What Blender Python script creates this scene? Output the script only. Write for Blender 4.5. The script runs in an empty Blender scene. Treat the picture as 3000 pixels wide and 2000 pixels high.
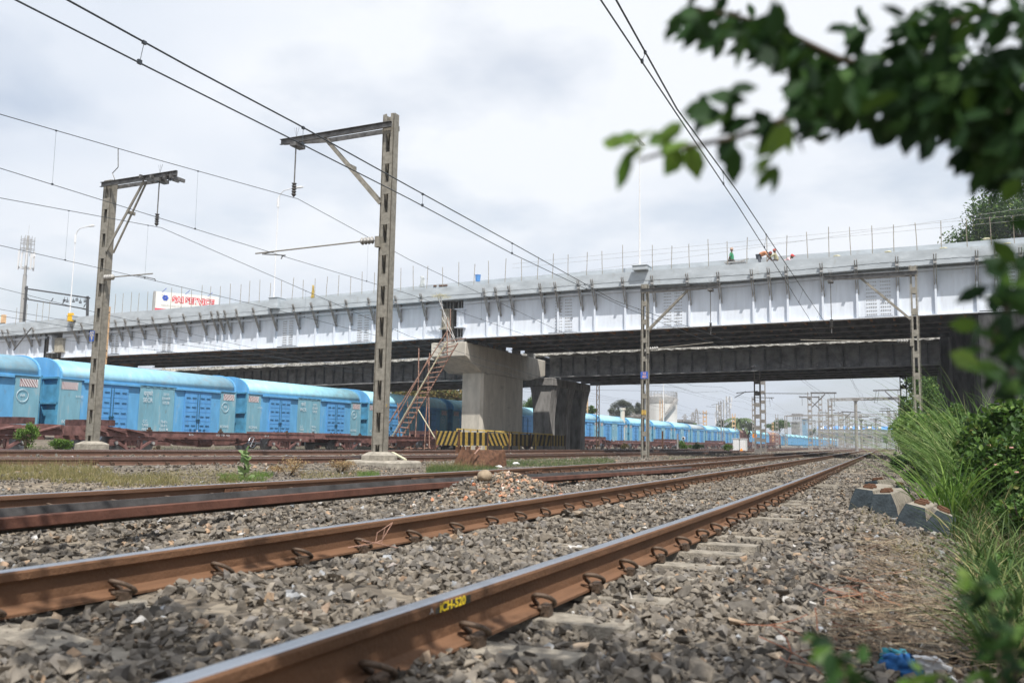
import bpy, bmesh, math, random
import numpy as np
from mathutils import Vector, Matrix
R_=math.radians
random.seed(7); rng=np.random.default_rng(7)
# ------------------------------------------------------------------ camera
FPX=2528.3; CZ=0.54; PIT=0.1142; ROL=0.0174; YAW=0.4417
_F=Vector((-math.sin(YAW)*math.cos(PIT),math.cos(YAW)*math.cos(PIT),math.sin(PIT)))
_R0=Vector((math.cos(YAW),math.sin(YAW),0)); _U0=_R0.cross(_F)
_R=math.cos(ROL)*_R0+math.sin(ROL)*_U0; _U=-math.sin(ROL)*_R0+math.cos(ROL)*_U0
sc=bpy.context.scene; COL=sc.collection
cam=bpy.data.cameras.new("camera"); cam.sensor_width=36; cam.lens=FPX/3000*36; cam.clip_start=.05; cam.clip_end=9000
camo=bpy.data.objects.new("camera",cam); COL.objects.link(camo); sc.camera=camo
camo.matrix_world=Matrix(((_R.x,_U.x,-_F.x,0),(_R.y,_U.y,-_F.y,0),(_R.z,_U.z,-_F.z,CZ),(0,0,0,1)))
cam.dof.use_dof=True; cam.dof.focus_distance=18; cam.dof.aperture_fstop=3.4
# ------------------------------------------------------------------ world (nishita sky with broken cloud)
SUN_EL=R_(58); SUN_AZ=R_(42)     # azimuth from -Y towards +X
sund=Vector((math.sin(SUN_AZ)*math.cos(SUN_EL),-math.cos(SUN_AZ)*math.cos(SUN_EL),math.sin(SUN_EL)))
w=bpy.data.worlds.new("World"); sc.world=w; w.use_nodes=True
nt=w.node_tree; nt.nodes.clear()
def nn(t,k,**kw):
    n=t.nodes.new(k)
    for a,b in kw.items():
        if a in n.inputs: n.inputs[a].default_value=b
        else: setattr(n,a,b)
    return n
def lk(t,a,b): t.links.new(a,b)
sky=nn(nt,'ShaderNodeTexSky'); sky.sky_type='NISHITA'; sky.sun_disc=False; sky.sun_elevation=SUN_EL; sky.sun_rotation=math.atan2(sund.x,sund.y); sky.air_density=1.2; sky.dust_density=2.5
bgs=nn(nt,'ShaderNodeBackground'); bgs.inputs['Strength'].default_value=.125; lk(nt,sky.outputs[0],bgs.inputs[0])
tc=nn(nt,'ShaderNodeTexCoord'); sep=nn(nt,'ShaderNodeSeparateXYZ'); lk(nt,tc.outputs['Generated'],sep.inputs[0])
# project the direction on a cloud deck plane
zz=nn(nt,'ShaderNodeMath',operation='MAXIMUM'); lk(nt,sep.outputs[2],zz.inputs[0]); zz.inputs[1].default_value=0.0
za=nn(nt,'ShaderNodeMath',operation='ADD'); lk(nt,zz.outputs[0],za.inputs[0]); za.inputs[1].default_value=.22
dx=nn(nt,'ShaderNodeMath',operation='DIVIDE'); lk(nt,sep.outputs[0],dx.inputs[0]); lk(nt,za.outputs[0],dx.inputs[1])
dy=nn(nt,'ShaderNodeMath',operation='DIVIDE'); lk(nt,sep.outputs[1],dy.inputs[0]); lk(nt,za.outputs[0],dy.inputs[1])
cb=nn(nt,'ShaderNodeCombineXYZ'); lk(nt,dx.outputs[0],cb.inputs[0]); lk(nt,dy.outputs[0],cb.inputs[1])
def wn(scale,det,rough,off,dist=.3):
    m=nn(nt,'ShaderNodeMapping'); m.inputs['Location'].default_value=off; lk(nt,cb.outputs[0],m.inputs[0])
    n=nn(nt,'ShaderNodeTexNoise'); n.inputs['Scale'].default_value=scale; n.inputs['Detail'].default_value=det; n.inputs['Roughness'].default_value=rough; n.inputs['Distortion'].default_value=dist
    lk(nt,m.outputs[0],n.inputs[0]); return n
n1=wn(1.3,8,.5,(5.3,4.7,0),.1); n2=wn(.6,8,.5,(6.1,2.9,5),.1)
cov=nn(nt,'ShaderNodeValToRGB'); cov.color_ramp.elements[0].position=.30; cov.color_ramp.elements[1].position=.50; lk(nt,n1.outputs[0],cov.inputs[0])
shd=nn(nt,'ShaderNodeValToRGB'); e=shd.color_ramp.elements
e[0].position=.40; e[0].color=(.50,.56,.67,1); e[1].position=.60; e[1].color=(.86,.885,.925,1)
a=e.new(.48); a.color=(.71,.76,.84,1); lk(nt,n2.outputs[0],shd.inputs[0])
# pale haze near the horizon
hz=nn(nt,'ShaderNodeMapRange'); hz.inputs['From Min'].default_value=0.0; hz.inputs['From Max'].default_value=.16; hz.inputs['To Min'].default_value=1; hz.inputs['To Max'].default_value=0; lk(nt,sep.outputs[2],hz.inputs[0])
hm=nn(nt,'ShaderNodeMixRGB'); hm.inputs['Color2'].default_value=(.60,.67,.78,1); lk(nt,hz.outputs[0],hm.inputs[0]); lk(nt,shd.outputs[0],hm.inputs[1])
bgc=nn(nt,'ShaderNodeBackground'); bgc.inputs['Strength'].default_value=1.0; lk(nt,hm.outputs[0],bgc.inputs[0])
cm=nn(nt,'ShaderNodeMath',operation='MAXIMUM'); lk(nt,cov.outputs[0],cm.inputs[0]); hz2=nn(nt,'ShaderNodeMath',operation='MULTIPLY'); lk(nt,hz.outputs[0],hz2.inputs[0]); hz2.inputs[1].default_value=.9; lk(nt,hz2.outputs[0],cm.inputs[1])
cs=nn(nt,'ShaderNodeMath',operation='MULTIPLY_ADD'); lk(nt,cm.outputs[0],cs.inputs[0]); cs.inputs[1].default_value=.62; cs.inputs[2].default_value=.32
mx=nn(nt,'ShaderNodeMixShader'); lk(nt,cs.outputs[0],mx.inputs[0]); lk(nt,bgs.outputs[0],mx.inputs[1]); lk(nt,bgc.outputs[0],mx.inputs[2])
wo=nn(nt,'ShaderNodeOutputWorld'); lk(nt,mx.outputs[0],wo.inputs[0])
sl=bpy.data.lights.new("sun",'SUN'); sl.energy=4.6; sl.angle=R_(.6); sl.color=(1,.96,.9)
so=bpy.data.objects.new("sun",sl); COL.objects.link(so); so.rotation_euler=sund.to_track_quat('Z','Y').to_euler()
sc.view_settings.view_transform='Standard'; sc.view_settings.look='None'; sc.view_settings.exposure=.24; sc.view_settings.gamma=1
sc.cycles.max_bounces=6; sc.cycles.transparent_max_bounces=12; sc.cycles.caustics_reflective=False; sc.cycles.caustics_refractive=False
# ------------------------------------------------------------------ pixel -> point helpers (pixels of the 3000x2000 picture)
def ray(x,y): return _F+_R*((x-1500)/FPX)-_U*((y-1000)/FPX)
def onY(x,y,Y): d=ray(x,y); t=Y/d.y; return Vector((d.x*t,Y,d.z*t+CZ))
def onX(x,y,X): d=ray(x,y); t=X/d.x; return Vector((X,d.y*t,d.z*t+CZ))
def onZ(x,y,z): d=ray(x,y); t=(z-CZ)/d.z; return Vector((d.x*t,d.y*t,z))
def onD(x,y,D): return ray(x,y)*D+Vector((0,0,CZ))
# ------------------------------------------------------------------ object helpers
def tag(o,label=None,cat=None,group=None,kind=None):
    if label:o['label']=label
    if cat:o['category']=cat
    if group:o['group']=group
    if kind:o['kind']=kind
    return o
def thing(name,label,cat,loc=(0,0,0),group=None,rz=0):
    o=bpy.data.objects.new(name,None); o.empty_display_size=.1; COL.objects.link(o); o.location=loc; o.rotation_euler=(0,0,rz)
    return tag(o,label,cat,group)
class MB:
    def __init__(s): s.v=[]; s.f=[]
    def add(s,vs,fs):
        n=len(s.v); s.v+= [tuple(v) for v in vs]; s.f+=[tuple(i+n for i in f) for f in fs]; return s
    def box(s,a,b):
        x0,y0,z0=[min(a[i],b[i]) for i in range(3)]; x1,y1,z1=[max(a[i],b[i]) for i in range(3)]
        return s.add([(x0,y0,z0),(x1,y0,z0),(x1,y1,z0),(x0,y1,z0),(x0,y0,z1),(x1,y0,z1),(x1,y1,z1),(x0,y1,z1)],
          [(0,3,2,1),(4,5,6,7),(0,1,5,4),(1,2,6,5),(2,3,7,6),(3,0,4,7)])
    def bar(s,p,q,w,d=None,up=(0,0,1)):
        d=d or w; p=Vector(p);q=Vector(q);t=(q-p).normalized();u=Vector(up)
        if abs(t.dot(u))>.98:u=Vector((1,0,0))
        a=t.cross(u).normalized()*(w/2); b=a.cross(t).normalized()*(d/2)
        vs=[p-a-b,p+a-b,p+a+b,p-a+b,q-a-b,q+a-b,q+a+b,q-a+b]
        return s.add(vs,[(0,1,2,3),(7,6,5,4),(0,4,5,1),(1,5,6,2),(2,6,7,3),(3,7,4,0)])
    def tube(s,pts,r,n=6,r2=None,cap=True):
        pts=[Vector(p) for p in pts]; m=len(pts); rings=[]; base=len(s.v); vs=[]; a=None
        for i,p in enumerate(pts):
            t=(pts[min(i+1,m-1)]-pts[max(i-1,0)]).normalized()
            if a is None:
                u=Vector((0,0,1)) if abs(t.z)<.9 else Vector((1,0,0)); a=t.cross(u).normalized()
            else:
                a=(a-t*a.dot(t)).normalized()
            b=t.cross(a); rr=r if r2 is None else r+(r2-r)*i/(m-1)
            vs+=[p+(a*math.cos(k*2*math.pi/n)+b*math.sin(k*2*math.pi/n))*rr for k in range(n)]
        fs=[]
        for i in range(m-1):
            for k in range(n):
                k2=(k+1)%n; fs.append((i*n+k,i*n+k2,(i+1)*n+k2,(i+1)*n+k))
        if cap: fs.append(tuple(range(n-1,-1,-1))); fs.append(tuple((m-1)*n+k for k in range(n)))
        return s.add(vs,fs)
    def cyl(s,p,q,r,n=12,r2=None): return s.tube([p,q],r,n,r2)
    def lathe(s,prof,c=(0,0,0),n=16,axis=None):
        vs=[];fs=[];m=len(prof); c=Vector(c)
        for (r,z) in prof:
            for k in range(n):
                t=k*2*math.pi/n; vs.append((c.x+r*math.cos(t),c.y+r*math.sin(t),c.z+z))
        for i in range(m-1):
            for k in range(n):
                k2=(k+1)%n; fs.append((i*n+k,i*n+k2,(i+1)*n+k2,(i+1)*n+k))
        fs.append(tuple(range(n-1,-1,-1))); fs.append(tuple((m-1)*n+k for k in range(n)))
        return s.add(vs,fs)
    def prism(s,poly,fn,t0,t1):
        """poly: 2d outline, fn(a,b,t)->3d"""
        n=len(poly); vs=[fn(a,b,t0) for a,b in poly]+[fn(a,b,t1) for a,b in poly]
        fs=[tuple(range(n-1,-1,-1)),tuple(range(n,2*n))]+[(i,(i+1)%n,n+(i+1)%n,n+i) for i in range(n)]
        return s.add(vs,fs)
    def build(s,name,mat,parent=None,smooth=False,bevel=0,loc=None):
        me=bpy.data.meshes.new(name); me.from_pydata(s.v,[],s.f); me.validate()
        bm=bmesh.new(); bm.from_mesh(me); bmesh.ops.recalc_face_normals(bm,faces=bm.faces)
        if bevel: bmesh.ops.bevel(bm,geom=[e for e in bm.edges if len(e.link_faces)==2 and e.calc_face_angle(0)>.6],offset=bevel,segments=1,affect='EDGES')
        bm.to_mesh(me); bm.free()
        if smooth: me.polygons.foreach_set('use_smooth',[True]*len(me.polygons))
        if mat: me.materials.append(mat)
        o=bpy.data.objects.new(name,me); COL.objects.link(o)
        if parent: o.parent=parent
        if loc: o.location=loc
        return o
def npmesh(name,V,F,mat,parent=None,attr=None,smooth=False):
    """V (n,3), F (m,k) same-size faces, attr per-face float"""
    me=bpy.data.meshes.new(name); V=np.asarray(V,np.float32); F=np.asarray(F,np.int32); m,k=F.shape
    me.vertices.add(len(V)); me.vertices.foreach_set('co',V.ravel())
    me.loops.add(m*k); me.loops.foreach_set('vertex_index',F.ravel())
    me.polygons.add(m); me.polygons.foreach_set('loop_start',np.arange(0,m*k,k,dtype=np.int32))
    me.update(calc_edges=True); me.polygons.foreach_set('use_smooth',np.full(m,bool(smooth)))
    if attr is not None:
        at=me.attributes.new('rnd','FLOAT','FACE'); at.data.foreach_set('value',np.asarray(attr,np.float32))
    if mat: me.materials.append(mat)
    o=bpy.data.objects.new(name,me); COL.objects.link(o)
    if parent:o.parent=parent
    return o
def copy_tree(o,parent=None):
    c=o.copy(); COL.objects.link(c)
    if parent: c.parent=parent
    for ch in list(o.children): copy_tree(ch,c)
    return c
_tc={}
def text(name,s,size,mat,parent,loc,facing='X',sx=1.0,thick=0.0,rz=None,align='CENTER'):
    key=(s,align,round(thick,4))
    if key not in _tc:
        cu=bpy.data.curves.new(name,'FONT'); cu.body=s; cu.size=1; cu.align_x=align; cu.align_y='CENTER'; cu.offset=thick
        tmp=bpy.data.objects.new('t',cu); me=bpy.data.meshes.new_from_object(tmp); bpy.data.objects.remove(tmp); _tc[key]=me
    me=_tc[key].copy(); me.name=name; me.materials.clear(); me.materials.append(mat)
    o=bpy.data.objects.new(name,me); COL.objects.link(o); o.parent=parent; o.location=loc; o.scale=(size*sx,size,size)
    o.rotation_euler={'X':(R_(90),0,R_(90)),'-Y':(R_(90),0,0),'Z':(0,0,0)}[facing] if rz is None else rz
    return o
# ------------------------------------------------------------------ materials
MC={}
def mat(name,col,rough=.7,metal=0,var=.12,scale=6,bump=0,bscale=40,spec=.3,c2=None,c2at=.55,detail=6,coords='Object',stretch=None):
    if name in MC: return MC[name]
    m=bpy.data.materials.new(name); m.use_nodes=True; t=m.node_tree; b=t.nodes['Principled BSDF']
    b.inputs['Roughness'].default_value=rough; b.inputs['Metallic'].default_value=metal; b.inputs['Specular IOR Level'].default_value=spec
    tcn=nn(t,'ShaderNodeTexCoord'); src=tcn.outputs[coords]
    if stretch: mp=nn(t,'ShaderNodeMapping'); mp.inputs['Scale'].default_value=stretch; lk(t,src,mp.inputs[0]); src=mp.outputs[0]
    n=nn(t,'ShaderNodeTexNoise'); n.inputs['Scale'].default_value=scale; n.inputs['Detail'].default_value=detail; n.inputs['Roughness'].default_value=.6; lk(t,src,n.inputs[0])
    r=nn(t,'ShaderNodeValToRGB'); lk(t,n.outputs[0],r.inputs[0]); el=r.color_ramp.elements
    lo=tuple(max(0,c*(1-var*1.6)) for c in col)+(1,); hi=tuple(min(1,c*(1+var)) for c in col)+(1,)
    el[0].position=.3; el[0].color=lo; el[1].position=.65; el[1].color=hi
    if c2: a=el.new(c2at); a.color=tuple(col)+(1,); el[-1].color=tuple(c2)+(1,); el[-1].position=min(.98,c2at+.12)
    lk(t,r.outputs[0],b.inputs['Base Color'])
    if bump:
        n2=nn(t,'ShaderNodeTexNoise'); n2.inputs['Scale'].default_value=bscale; n2.inputs['Detail'].default_value=5; lk(t,tcn.outputs[coords],n2.inputs[0])
        bp=nn(t,'ShaderNodeBump'); bp.inputs['Strength'].default_value=bump; bp.inputs['Distance'].default_value=.02; lk(t,n2.outputs[0],bp.inputs['Height']); lk(t,bp.outputs[0],b.inputs['Normal'])
    MC[name]=m; return m
def ramp_mat(name,stops,rough=.85,bump=.0,bscale=60,transl=0,spec=.3,noise=.0,nscale=30):
    """colour picked by the per-face attribute rnd"""
    if name in MC: return MC[name]
    m=bpy.data.materials.new(name); m.use_nodes=True; t=m.node_tree; b=t.nodes['Principled BSDF']
    b.inputs['Roughness'].default_value=rough; b.inputs['Specular IOR Level'].default_value=spec
    at=nn(t,'ShaderNodeAttribute'); at.attribute_name='rnd'; r=nn(t,'ShaderNodeValToRGB'); el=r.color_ramp.elements
    while len(el)<len(stops): el.new(.5)
    for i,(p,c) in enumerate(stops): el[i].position=p; el[i].color=tuple(c)+(1,)
    lk(t,at.outputs['Fac'],r.inputs[0]); out=r.outputs[0]
    tcn=nn(t,'ShaderNodeTexCoord')
    if noise:
        n=nn(t,'ShaderNodeTexNoise'); n.inputs['Scale'].default_value=nscale; n.inputs['Detail'].default_value=6; lk(t,tcn.outputs['Object'],n.inputs[0])
        mr=nn(t,'ShaderNodeMapRange'); mr.inputs['From Min'].default_value=.3; mr.inputs['From Max'].default_value=.7; mr.inputs['To Min'].default_value=1-noise; mr.inputs['To Max'].default_value=1+noise; lk(t,n.outputs[0],mr.inputs[0])
        mm=nn(t,'ShaderNodeVectorMath',operation='SCALE'); lk(t,out,mm.inputs[0]); lk(t,mr.outputs[0],mm.inputs['Scale']); out=mm.outputs[0]
    lk(t,out,b.inputs['Base Color'])
    if bump:
        n2=nn(t,'ShaderNodeTexNoise'); n2.inputs['Scale'].default_value=bscale; n2.inputs['Detail'].default_value=4; lk(t,tcn.outputs['Object'],n2.inputs[0])
        bp=nn(t,'ShaderNodeBump'); bp.inputs['Strength'].default_value=bump; bp.inputs['Distance'].default_value=.01; lk(t,n2.outputs[0],bp.inputs['Height']); lk(t,bp.outputs[0],b.inputs['Normal'])
    if transl:
        tr=nn(t,'ShaderNodeBsdfTranslucent'); lk(t,out,tr.inputs[0]); ms=nn(t,'ShaderNodeMixShader'); ms.inputs[0].default_value=transl
        lk(t,b.outputs[0],ms.inputs[1]); lk(t,tr.outputs[0],ms.inputs[2]); lk(t,ms.outputs[0],t.nodes['Material Output'].inputs[0])
    MC[name]=m; return m
def grime(m,col,scale,lo,hi,amt,stretch):
    t=m.node_tree; b=t.nodes['Principled BSDF']; old=b.inputs['Base Color'].links[0].from_socket
    tcn=nn(t,'ShaderNodeTexCoord'); mp=nn(t,'ShaderNodeMapping'); mp.inputs['Scale'].default_value=stretch; mp.inputs['Location'].default_value=(3.3,1.1,7.7); lk(t,tcn.outputs['Object'],mp.inputs[0])
    n=nn(t,'ShaderNodeTexNoise'); n.inputs['Scale'].default_value=scale; n.inputs['Detail'].default_value=8; n.inputs['Roughness'].default_value=.65; lk(t,mp.outputs[0],n.inputs[0])
    r=nn(t,'ShaderNodeMapRange'); r.inputs['From Min'].default_value=lo; r.inputs['From Max'].default_value=hi; r.inputs['To Max'].default_value=amt; lk(t,n.outputs[0],r.inputs[0])
    mx_=nn(t,'ShaderNodeMixRGB'); mx_.inputs[2].default_value=tuple(col)+(1,); lk(t,r.outputs[0],mx_.inputs[0]); lk(t,old,mx_.inputs[1]); lk(t,mx_.outputs[0],b.inputs['Base Color']); return m
M_conc=mat('concrete',(.50,.465,.40),.9,var=.13,scale=2.2,bump=.35,bscale=25,stretch=(1,1,.3))
M_concf=mat('footing_concrete',(.33,.30,.25),.95,var=.25,scale=5,bump=.6,bscale=18,c2=(.22,.20,.17),c2at=.66)
M_concd=mat('old_concrete',(.27,.26,.25),.95,var=.3,scale=2.5,bump=.5,bscale=20,stretch=(1,1,.3))
M_sleep=mat('sleeper_concrete',(.28,.25,.205),.95,var=.25,scale=14,bump=.6,bscale=90)
M_mast=mat('galvanised_mast',(.27,.25,.21),.6,.25,var=.2,scale=7,bump=.15,bscale=30)
M_mastd=mat('dark_mast',(.06,.06,.06),.6,.2,var=.3,scale=4)
M_far=mat('far_mast',(.30,.28,.26),.8,var=.2,scale=3)
M_peach=mat('peach_mast',(.62,.40,.22),.7,var=.15,scale=3)
M_arm=mat('arm_steel',(.15,.145,.14),.5,.4,var=.35,scale=5)
M_ins=mat('insulator_dark',(.06,.055,.05),.25,var=.2,spec=.6)
M_insg=mat('insulator_grey',(.36,.35,.33),.35,var=.15,spec=.5)
M_wire=mat('wire_steel',(.07,.08,.09),.5,.5,var=.2)
M_white=mat('white_girder',(.70,.745,.81),.5,.0,var=.06,scale=1.6,bump=.12,bscale=6,stretch=(2.2,1,.25),c2=(.76,.77,.76),c2at=.72)
M_grey=mat('grey_parapet',(.46,.50,.53),.8,var=.13,scale=1.6,bump=.35,bscale=12,c2=(.54,.58,.61),c2at=.58,stretch=(.6,1,1.6))
M_brk=mat('bracket_steel',(.40,.39,.375),.5,.35,var=.25,scale=5)
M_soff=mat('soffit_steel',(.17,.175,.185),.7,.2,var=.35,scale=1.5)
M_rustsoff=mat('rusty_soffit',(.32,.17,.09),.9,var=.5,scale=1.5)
M_oldg=mat('old_girder',(.30,.305,.315),.8,.1,var=.3,scale=1.4,bump=.3,bscale=15)
M_oldled=mat('old_ledge',(.55,.54,.50),.95,var=.45,scale=5,bump=.9,bscale=14)
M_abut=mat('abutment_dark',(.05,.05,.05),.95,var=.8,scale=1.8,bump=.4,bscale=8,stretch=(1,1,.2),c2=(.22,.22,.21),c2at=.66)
M_rust=mat('rust_brown',(.12,.06,.035),.85,.1,var=.35,scale=8,bump=.4,bscale=40)
M_clip=mat('clip_iron',(.12,.085,.062),.6,.4,var=.3,scale=50,bump=.3,bscale=200)
M_flat=mat('maroon_flat',(.185,.095,.085),.75,var=.3,scale=3,bump=.2,bscale=20)
M_flatd=mat('maroon_dark',(.10,.05,.045),.8,var=.4,scale=4)
M_black=mat('black_gear',(.02,.02,.022),.7,var=.3)
M_steel=mat('wheel_steel',(.25,.27,.30),.35,.8,var=.2)
M_yel=mat('yellow_paint',(.52,.37,.09),.6,var=.2,scale=9)
M_blk=mat('black_paint',(.035,.035,.03),.6,var=.3,scale=9)
M_wh=mat('white_paint',(.75,.75,.75),.7,var=.12,scale=15)
M_whl=mat('white_lettering',(.62,.70,.74),.8,var=.25,scale=20)
M_maroon=mat('maroon_paint',(.22,.04,.05),.7,var=.15)
M_bluep=mat('blue_plate',(.06,.13,.45),.6,var=.12)
M_orange=mat('orange_paint',(.80,.26,.02),.6,var=.1)
M_bluebk=mat('blue_bucket',(.10,.28,.62),.5,var=.06)
M_rope=mat('pale_bamboo',(.55,.52,.36),.8,var=.25,scale=12)
M_rustp=mat('rusty_pipe',(.34,.20,.15),.8,var=.4,scale=9)
M_brick=mat('brick_red',(.42,.16,.08),.9,var=.25,scale=12,bump=.4)
M_bark=mat('bark',(.085,.065,.045),.95,var=.3,scale=14,bump=.6)
def wagon_paint(name,col,c2):
    return mat(name,col,.5,var=.12,scale=2.0,bump=.22,bscale=3.0,spec=.35,c2=c2,c2at=.60,stretch=(1,1.3,.35))
M_wb=wagon_paint('wagon_blue',(.14,.42,.72),(.26,.46,.60)); M_wt=wagon_paint('wagon_teal',(.21,.43,.53),(.34,.46,.50)); M_wr=wagon_paint('wagon_roof',(.27,.52,.66),(.38,.48,.53))
M_wrp=wagon_paint('wagon_roof_pale',(.34,.66,.78),(.44,.70,.78)); M_wrg=wagon_paint('wagon_roof_dusty',(.38,.44,.47),(.30,.46,.55)); M_wd=wagon_paint('wagon_door',(.125,.38,.73),(.22,.42,.64)); M_wdk=mat('wagon_end',(.09,.31,.48),.5,var=.2,scale=2)
M_wred=wagon_paint('wagon_red',(.27,.12,.10),(.33,.17,.14)); M_wredr=wagon_paint('wagon_red_roof',(.36,.22,.19),(.42,.30,.26)); [grime(x,(.20,.15,.11),3.0,.60,.74,.55,(1,1.6,.45)) for x in (M_wb,M_wt,M_wd,M_wdk,M_wred)]; [grime(x,(.30,.30,.28),1.6,.52,.72,.5,(1,.6,1)) for x in (M_wr,M_wrp,M_wrg,M_wredr)]; grime(M_white,(.45,.38,.30),2.2,.62,.80,.45,(2.5,1,.3)); grime(M_grey,(.30,.29,.26),1.4,.60,.78,.55,(1.6,1,.7)); grime(M_conc,(.14,.135,.125),1.1,.60,.74,.6,(.5,.5,1.6)); M_under=mat('wagon_sill',(.02,.09,.14),.7,var=.3)
# rail: rust with a polished running band
def rail_mat(name,col,shine=True):
    m=mat(name,col,.75,.15,var=.22,scale=2.2,bump=.25,bscale=60,stretch=(8,.8,3),c2=tuple(c*.6 for c in col),c2at=.6)
    t=m.node_tree; b=t.nodes['Principled BSDF']
    if shine:
        g=nn(t,'ShaderNodeNewGeometry'); s1=nn(t,'ShaderNodeSeparateXYZ'); lk(t,g.outputs['Normal'],s1.inputs[0])
        tcn=nn(t,'ShaderNodeTexCoord'); s2=nn(t,'ShaderNodeSeparateXYZ'); lk(t,tcn.outputs['Object'],s2.inputs[0])
        a=nn(t,'ShaderNodeMath',operation='GREATER_THAN'); a.inputs[1].default_value=-.012; lk(t,s2.outputs[2],a.inputs[0])
        c=nn(t,'ShaderNodeMapRange'); c.inputs['From Min'].default_value=.72; c.inputs['From Max'].default_value=.9; lk(t,s1.outputs[2],c.inputs[0])
        d=nn(t,'ShaderNodeMath',operation='MULTIPLY'); lk(t,a.outputs[0],d.inputs[0]); lk(t,c.outputs[0],d.inputs[1])
        mc=nn(t,'ShaderNodeMixRGB'); mc.inputs[2].default_value=(.42,.45,.50,1); lk(t,d.outputs[0],mc.inputs[0])
        old=b.inputs['Base Color'].links[0].from_socket; lk(t,old,mc.inputs[1]); lk(t,mc.outputs[0],b.inputs['Base Color'])
        me=nn(t,'ShaderNodeMath',operation='MULTIPLY'); me.inputs[1].default_value=.9; lk(t,d.outputs[0],me.inputs[0]); lk(t,me.outputs[0],b.inputs['Metallic'])
        ro=nn(t,'ShaderNodeMapRange'); ro.inputs['To Min'].default_value=.75; ro.inputs['To Max'].default_value=.28; lk(t,d.outputs[0],ro.inputs[0]); lk(t,ro.outputs[0],b.inputs['Roughness'])
    return m
M_railA=rail_mat('rail_rust_orange',(.185,.097,.053)); M_railB=rail_mat('rail_rust_brown',(.18,.10,.062)); M_railC=rail_mat('rail_rust_dark',(.15,.085,.06)); 
M_looseH=mat('loose_rail_rust',(.13,.058,.040),.8,.1,var=.25,scale=3,bump=.2)
M_looseW=mat('loose_rail_web',(.085,.08,.078),.65,.3,var=.3,scale=4,bump=.2)
# ------------------------------------------------------------------ track geometry
def sp(v,w): return w*np.log1p(np.exp(np.clip(v/w,-40,40)))
def xA2(Y): Y=np.asarray(Y,float); return -1.53-.034*sp(Y-6,3)
def xA1(Y): return xA2(Y)-1.676
def xB1(Y): Y=np.asarray(Y,float); return -7.08-.034*sp(Y-16,5)-.0*Y
def xB2(Y): return xB1(Y)+1.676
_c=np.array([(-30,-2),(-24,6),(-19.3,13.2),(-17.3,18),(-16.3,23),(-15.7,30),(-15.4,45),(-15.5,60),(-16.5,90),(-18.5,150),(-26,360),(-50,1100)],float)
_d=np.array([(-29,-2),(-26.3,6),(-24.1,16.5),(-21.9,27.6),(-20.4,42.5),(-19.8,60),(-20.4,90),(-22.3,150),(-30,360),(-54,1100)],float)
def cr(P,Y):
    Y=np.asarray(Y,float); k=np.array([np.interp(Y+o,P[:,1],P[:,0]) for o in (-4,-2,0,2,4)]); return k.mean(0)
def xC2(Y): return cr(_c,Y)
def xD2(Y): return cr(_d,Y)
ZC=-.08; ZD=0.0; XE=-32.85; ZE=-.28; XF=-37.6
TR=[(lambda Y:xA2(Y)-.838,0.),(lambda Y:xB2(Y)-.838,0.),(lambda Y:xC2(Y)-.838,ZC),(lambda Y:xD2(Y)-.838,ZD),(lambda Y:XE+0*np.asarray(Y,float),ZE),(lambda Y:XF+0*np.asarray(Y,float),ZE)]
def vn(x,y,s,seed=0):
    """cheap value noise"""
    x=np.asarray(x)*s+seed*17.3; y=np.asarray(y)*s+seed*5.1; xi=np.floor(x); yi=np.floor(y); fx=x-xi; fy=y-yi; fx=fx*fx*(3-2*fx); fy=fy*fy*(3-2*fy)
    h=lambda a,b: np.modf(np.sin(a*127.1+b*311.7+seed)*43758.5453)[0]
    return (h(xi,yi)*(1-fx)+h(xi+1,yi)*fx)*(1-fy)+(h(xi,yi+1)*(1-fx)+h(xi+1,yi+1)*fx)*fy
PX=[-90,-45,-40,-35,-30,-28,-26,-21.5,-19,-14.7,-13,-11,-9.3,-8.2,-4.9,-4.3,-.4,.35,1.0,1.6,2.6,4.5,8,14,40]
PZ=[-.1,-.2,-.35,-.4,-.38,-.26,-.2,-.25,-.27,-.28,-.28,-.30,-.28,-.22,-.22,-.2,-.2,-.33,-.47,-.45,-.15,.9,2.3,3.2,3.6]
def gh(X,Y):
    X=np.asarray(X,float);Y=np.asarray(Y,float); u=X+.034*sp(np.minimum(Y,260)-6,3)*np.where(X>-14,1,0)
    h=np.interp(u,PX,PZ)
    for fx,z in TR:
        d=np.abs(X-fx(Y)); w=np.clip((d-1.45)/.9,0,1); w=w*w*(3-2*w); h=(z-.205)*(1-w)+h*w
    h=h+.045*(vn(X,Y,.9,1))+.025*vn(X,Y,3.1,2)
    # rubble heaps under the loose rail
    for hx,hy,hr,hh in ((-4.5,9.5,1.0,.27),(-4.2,15.6,1.6,.12),(-4.3,6.0,.9,.07)):
        h=h+hh*np.exp(-(((X-hx)**2*1.6+(Y-hy)**2)/hr**2))
    h=np.where((X<-5.1)&(X>-5.9)&(Y<11)&(Y>1),h-.05,h)
    h=h+.07*np.clip(1-np.abs(X+4.62)/.55,0,1)*np.clip((12.5-Y)/2,0,1)
    return h

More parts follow.
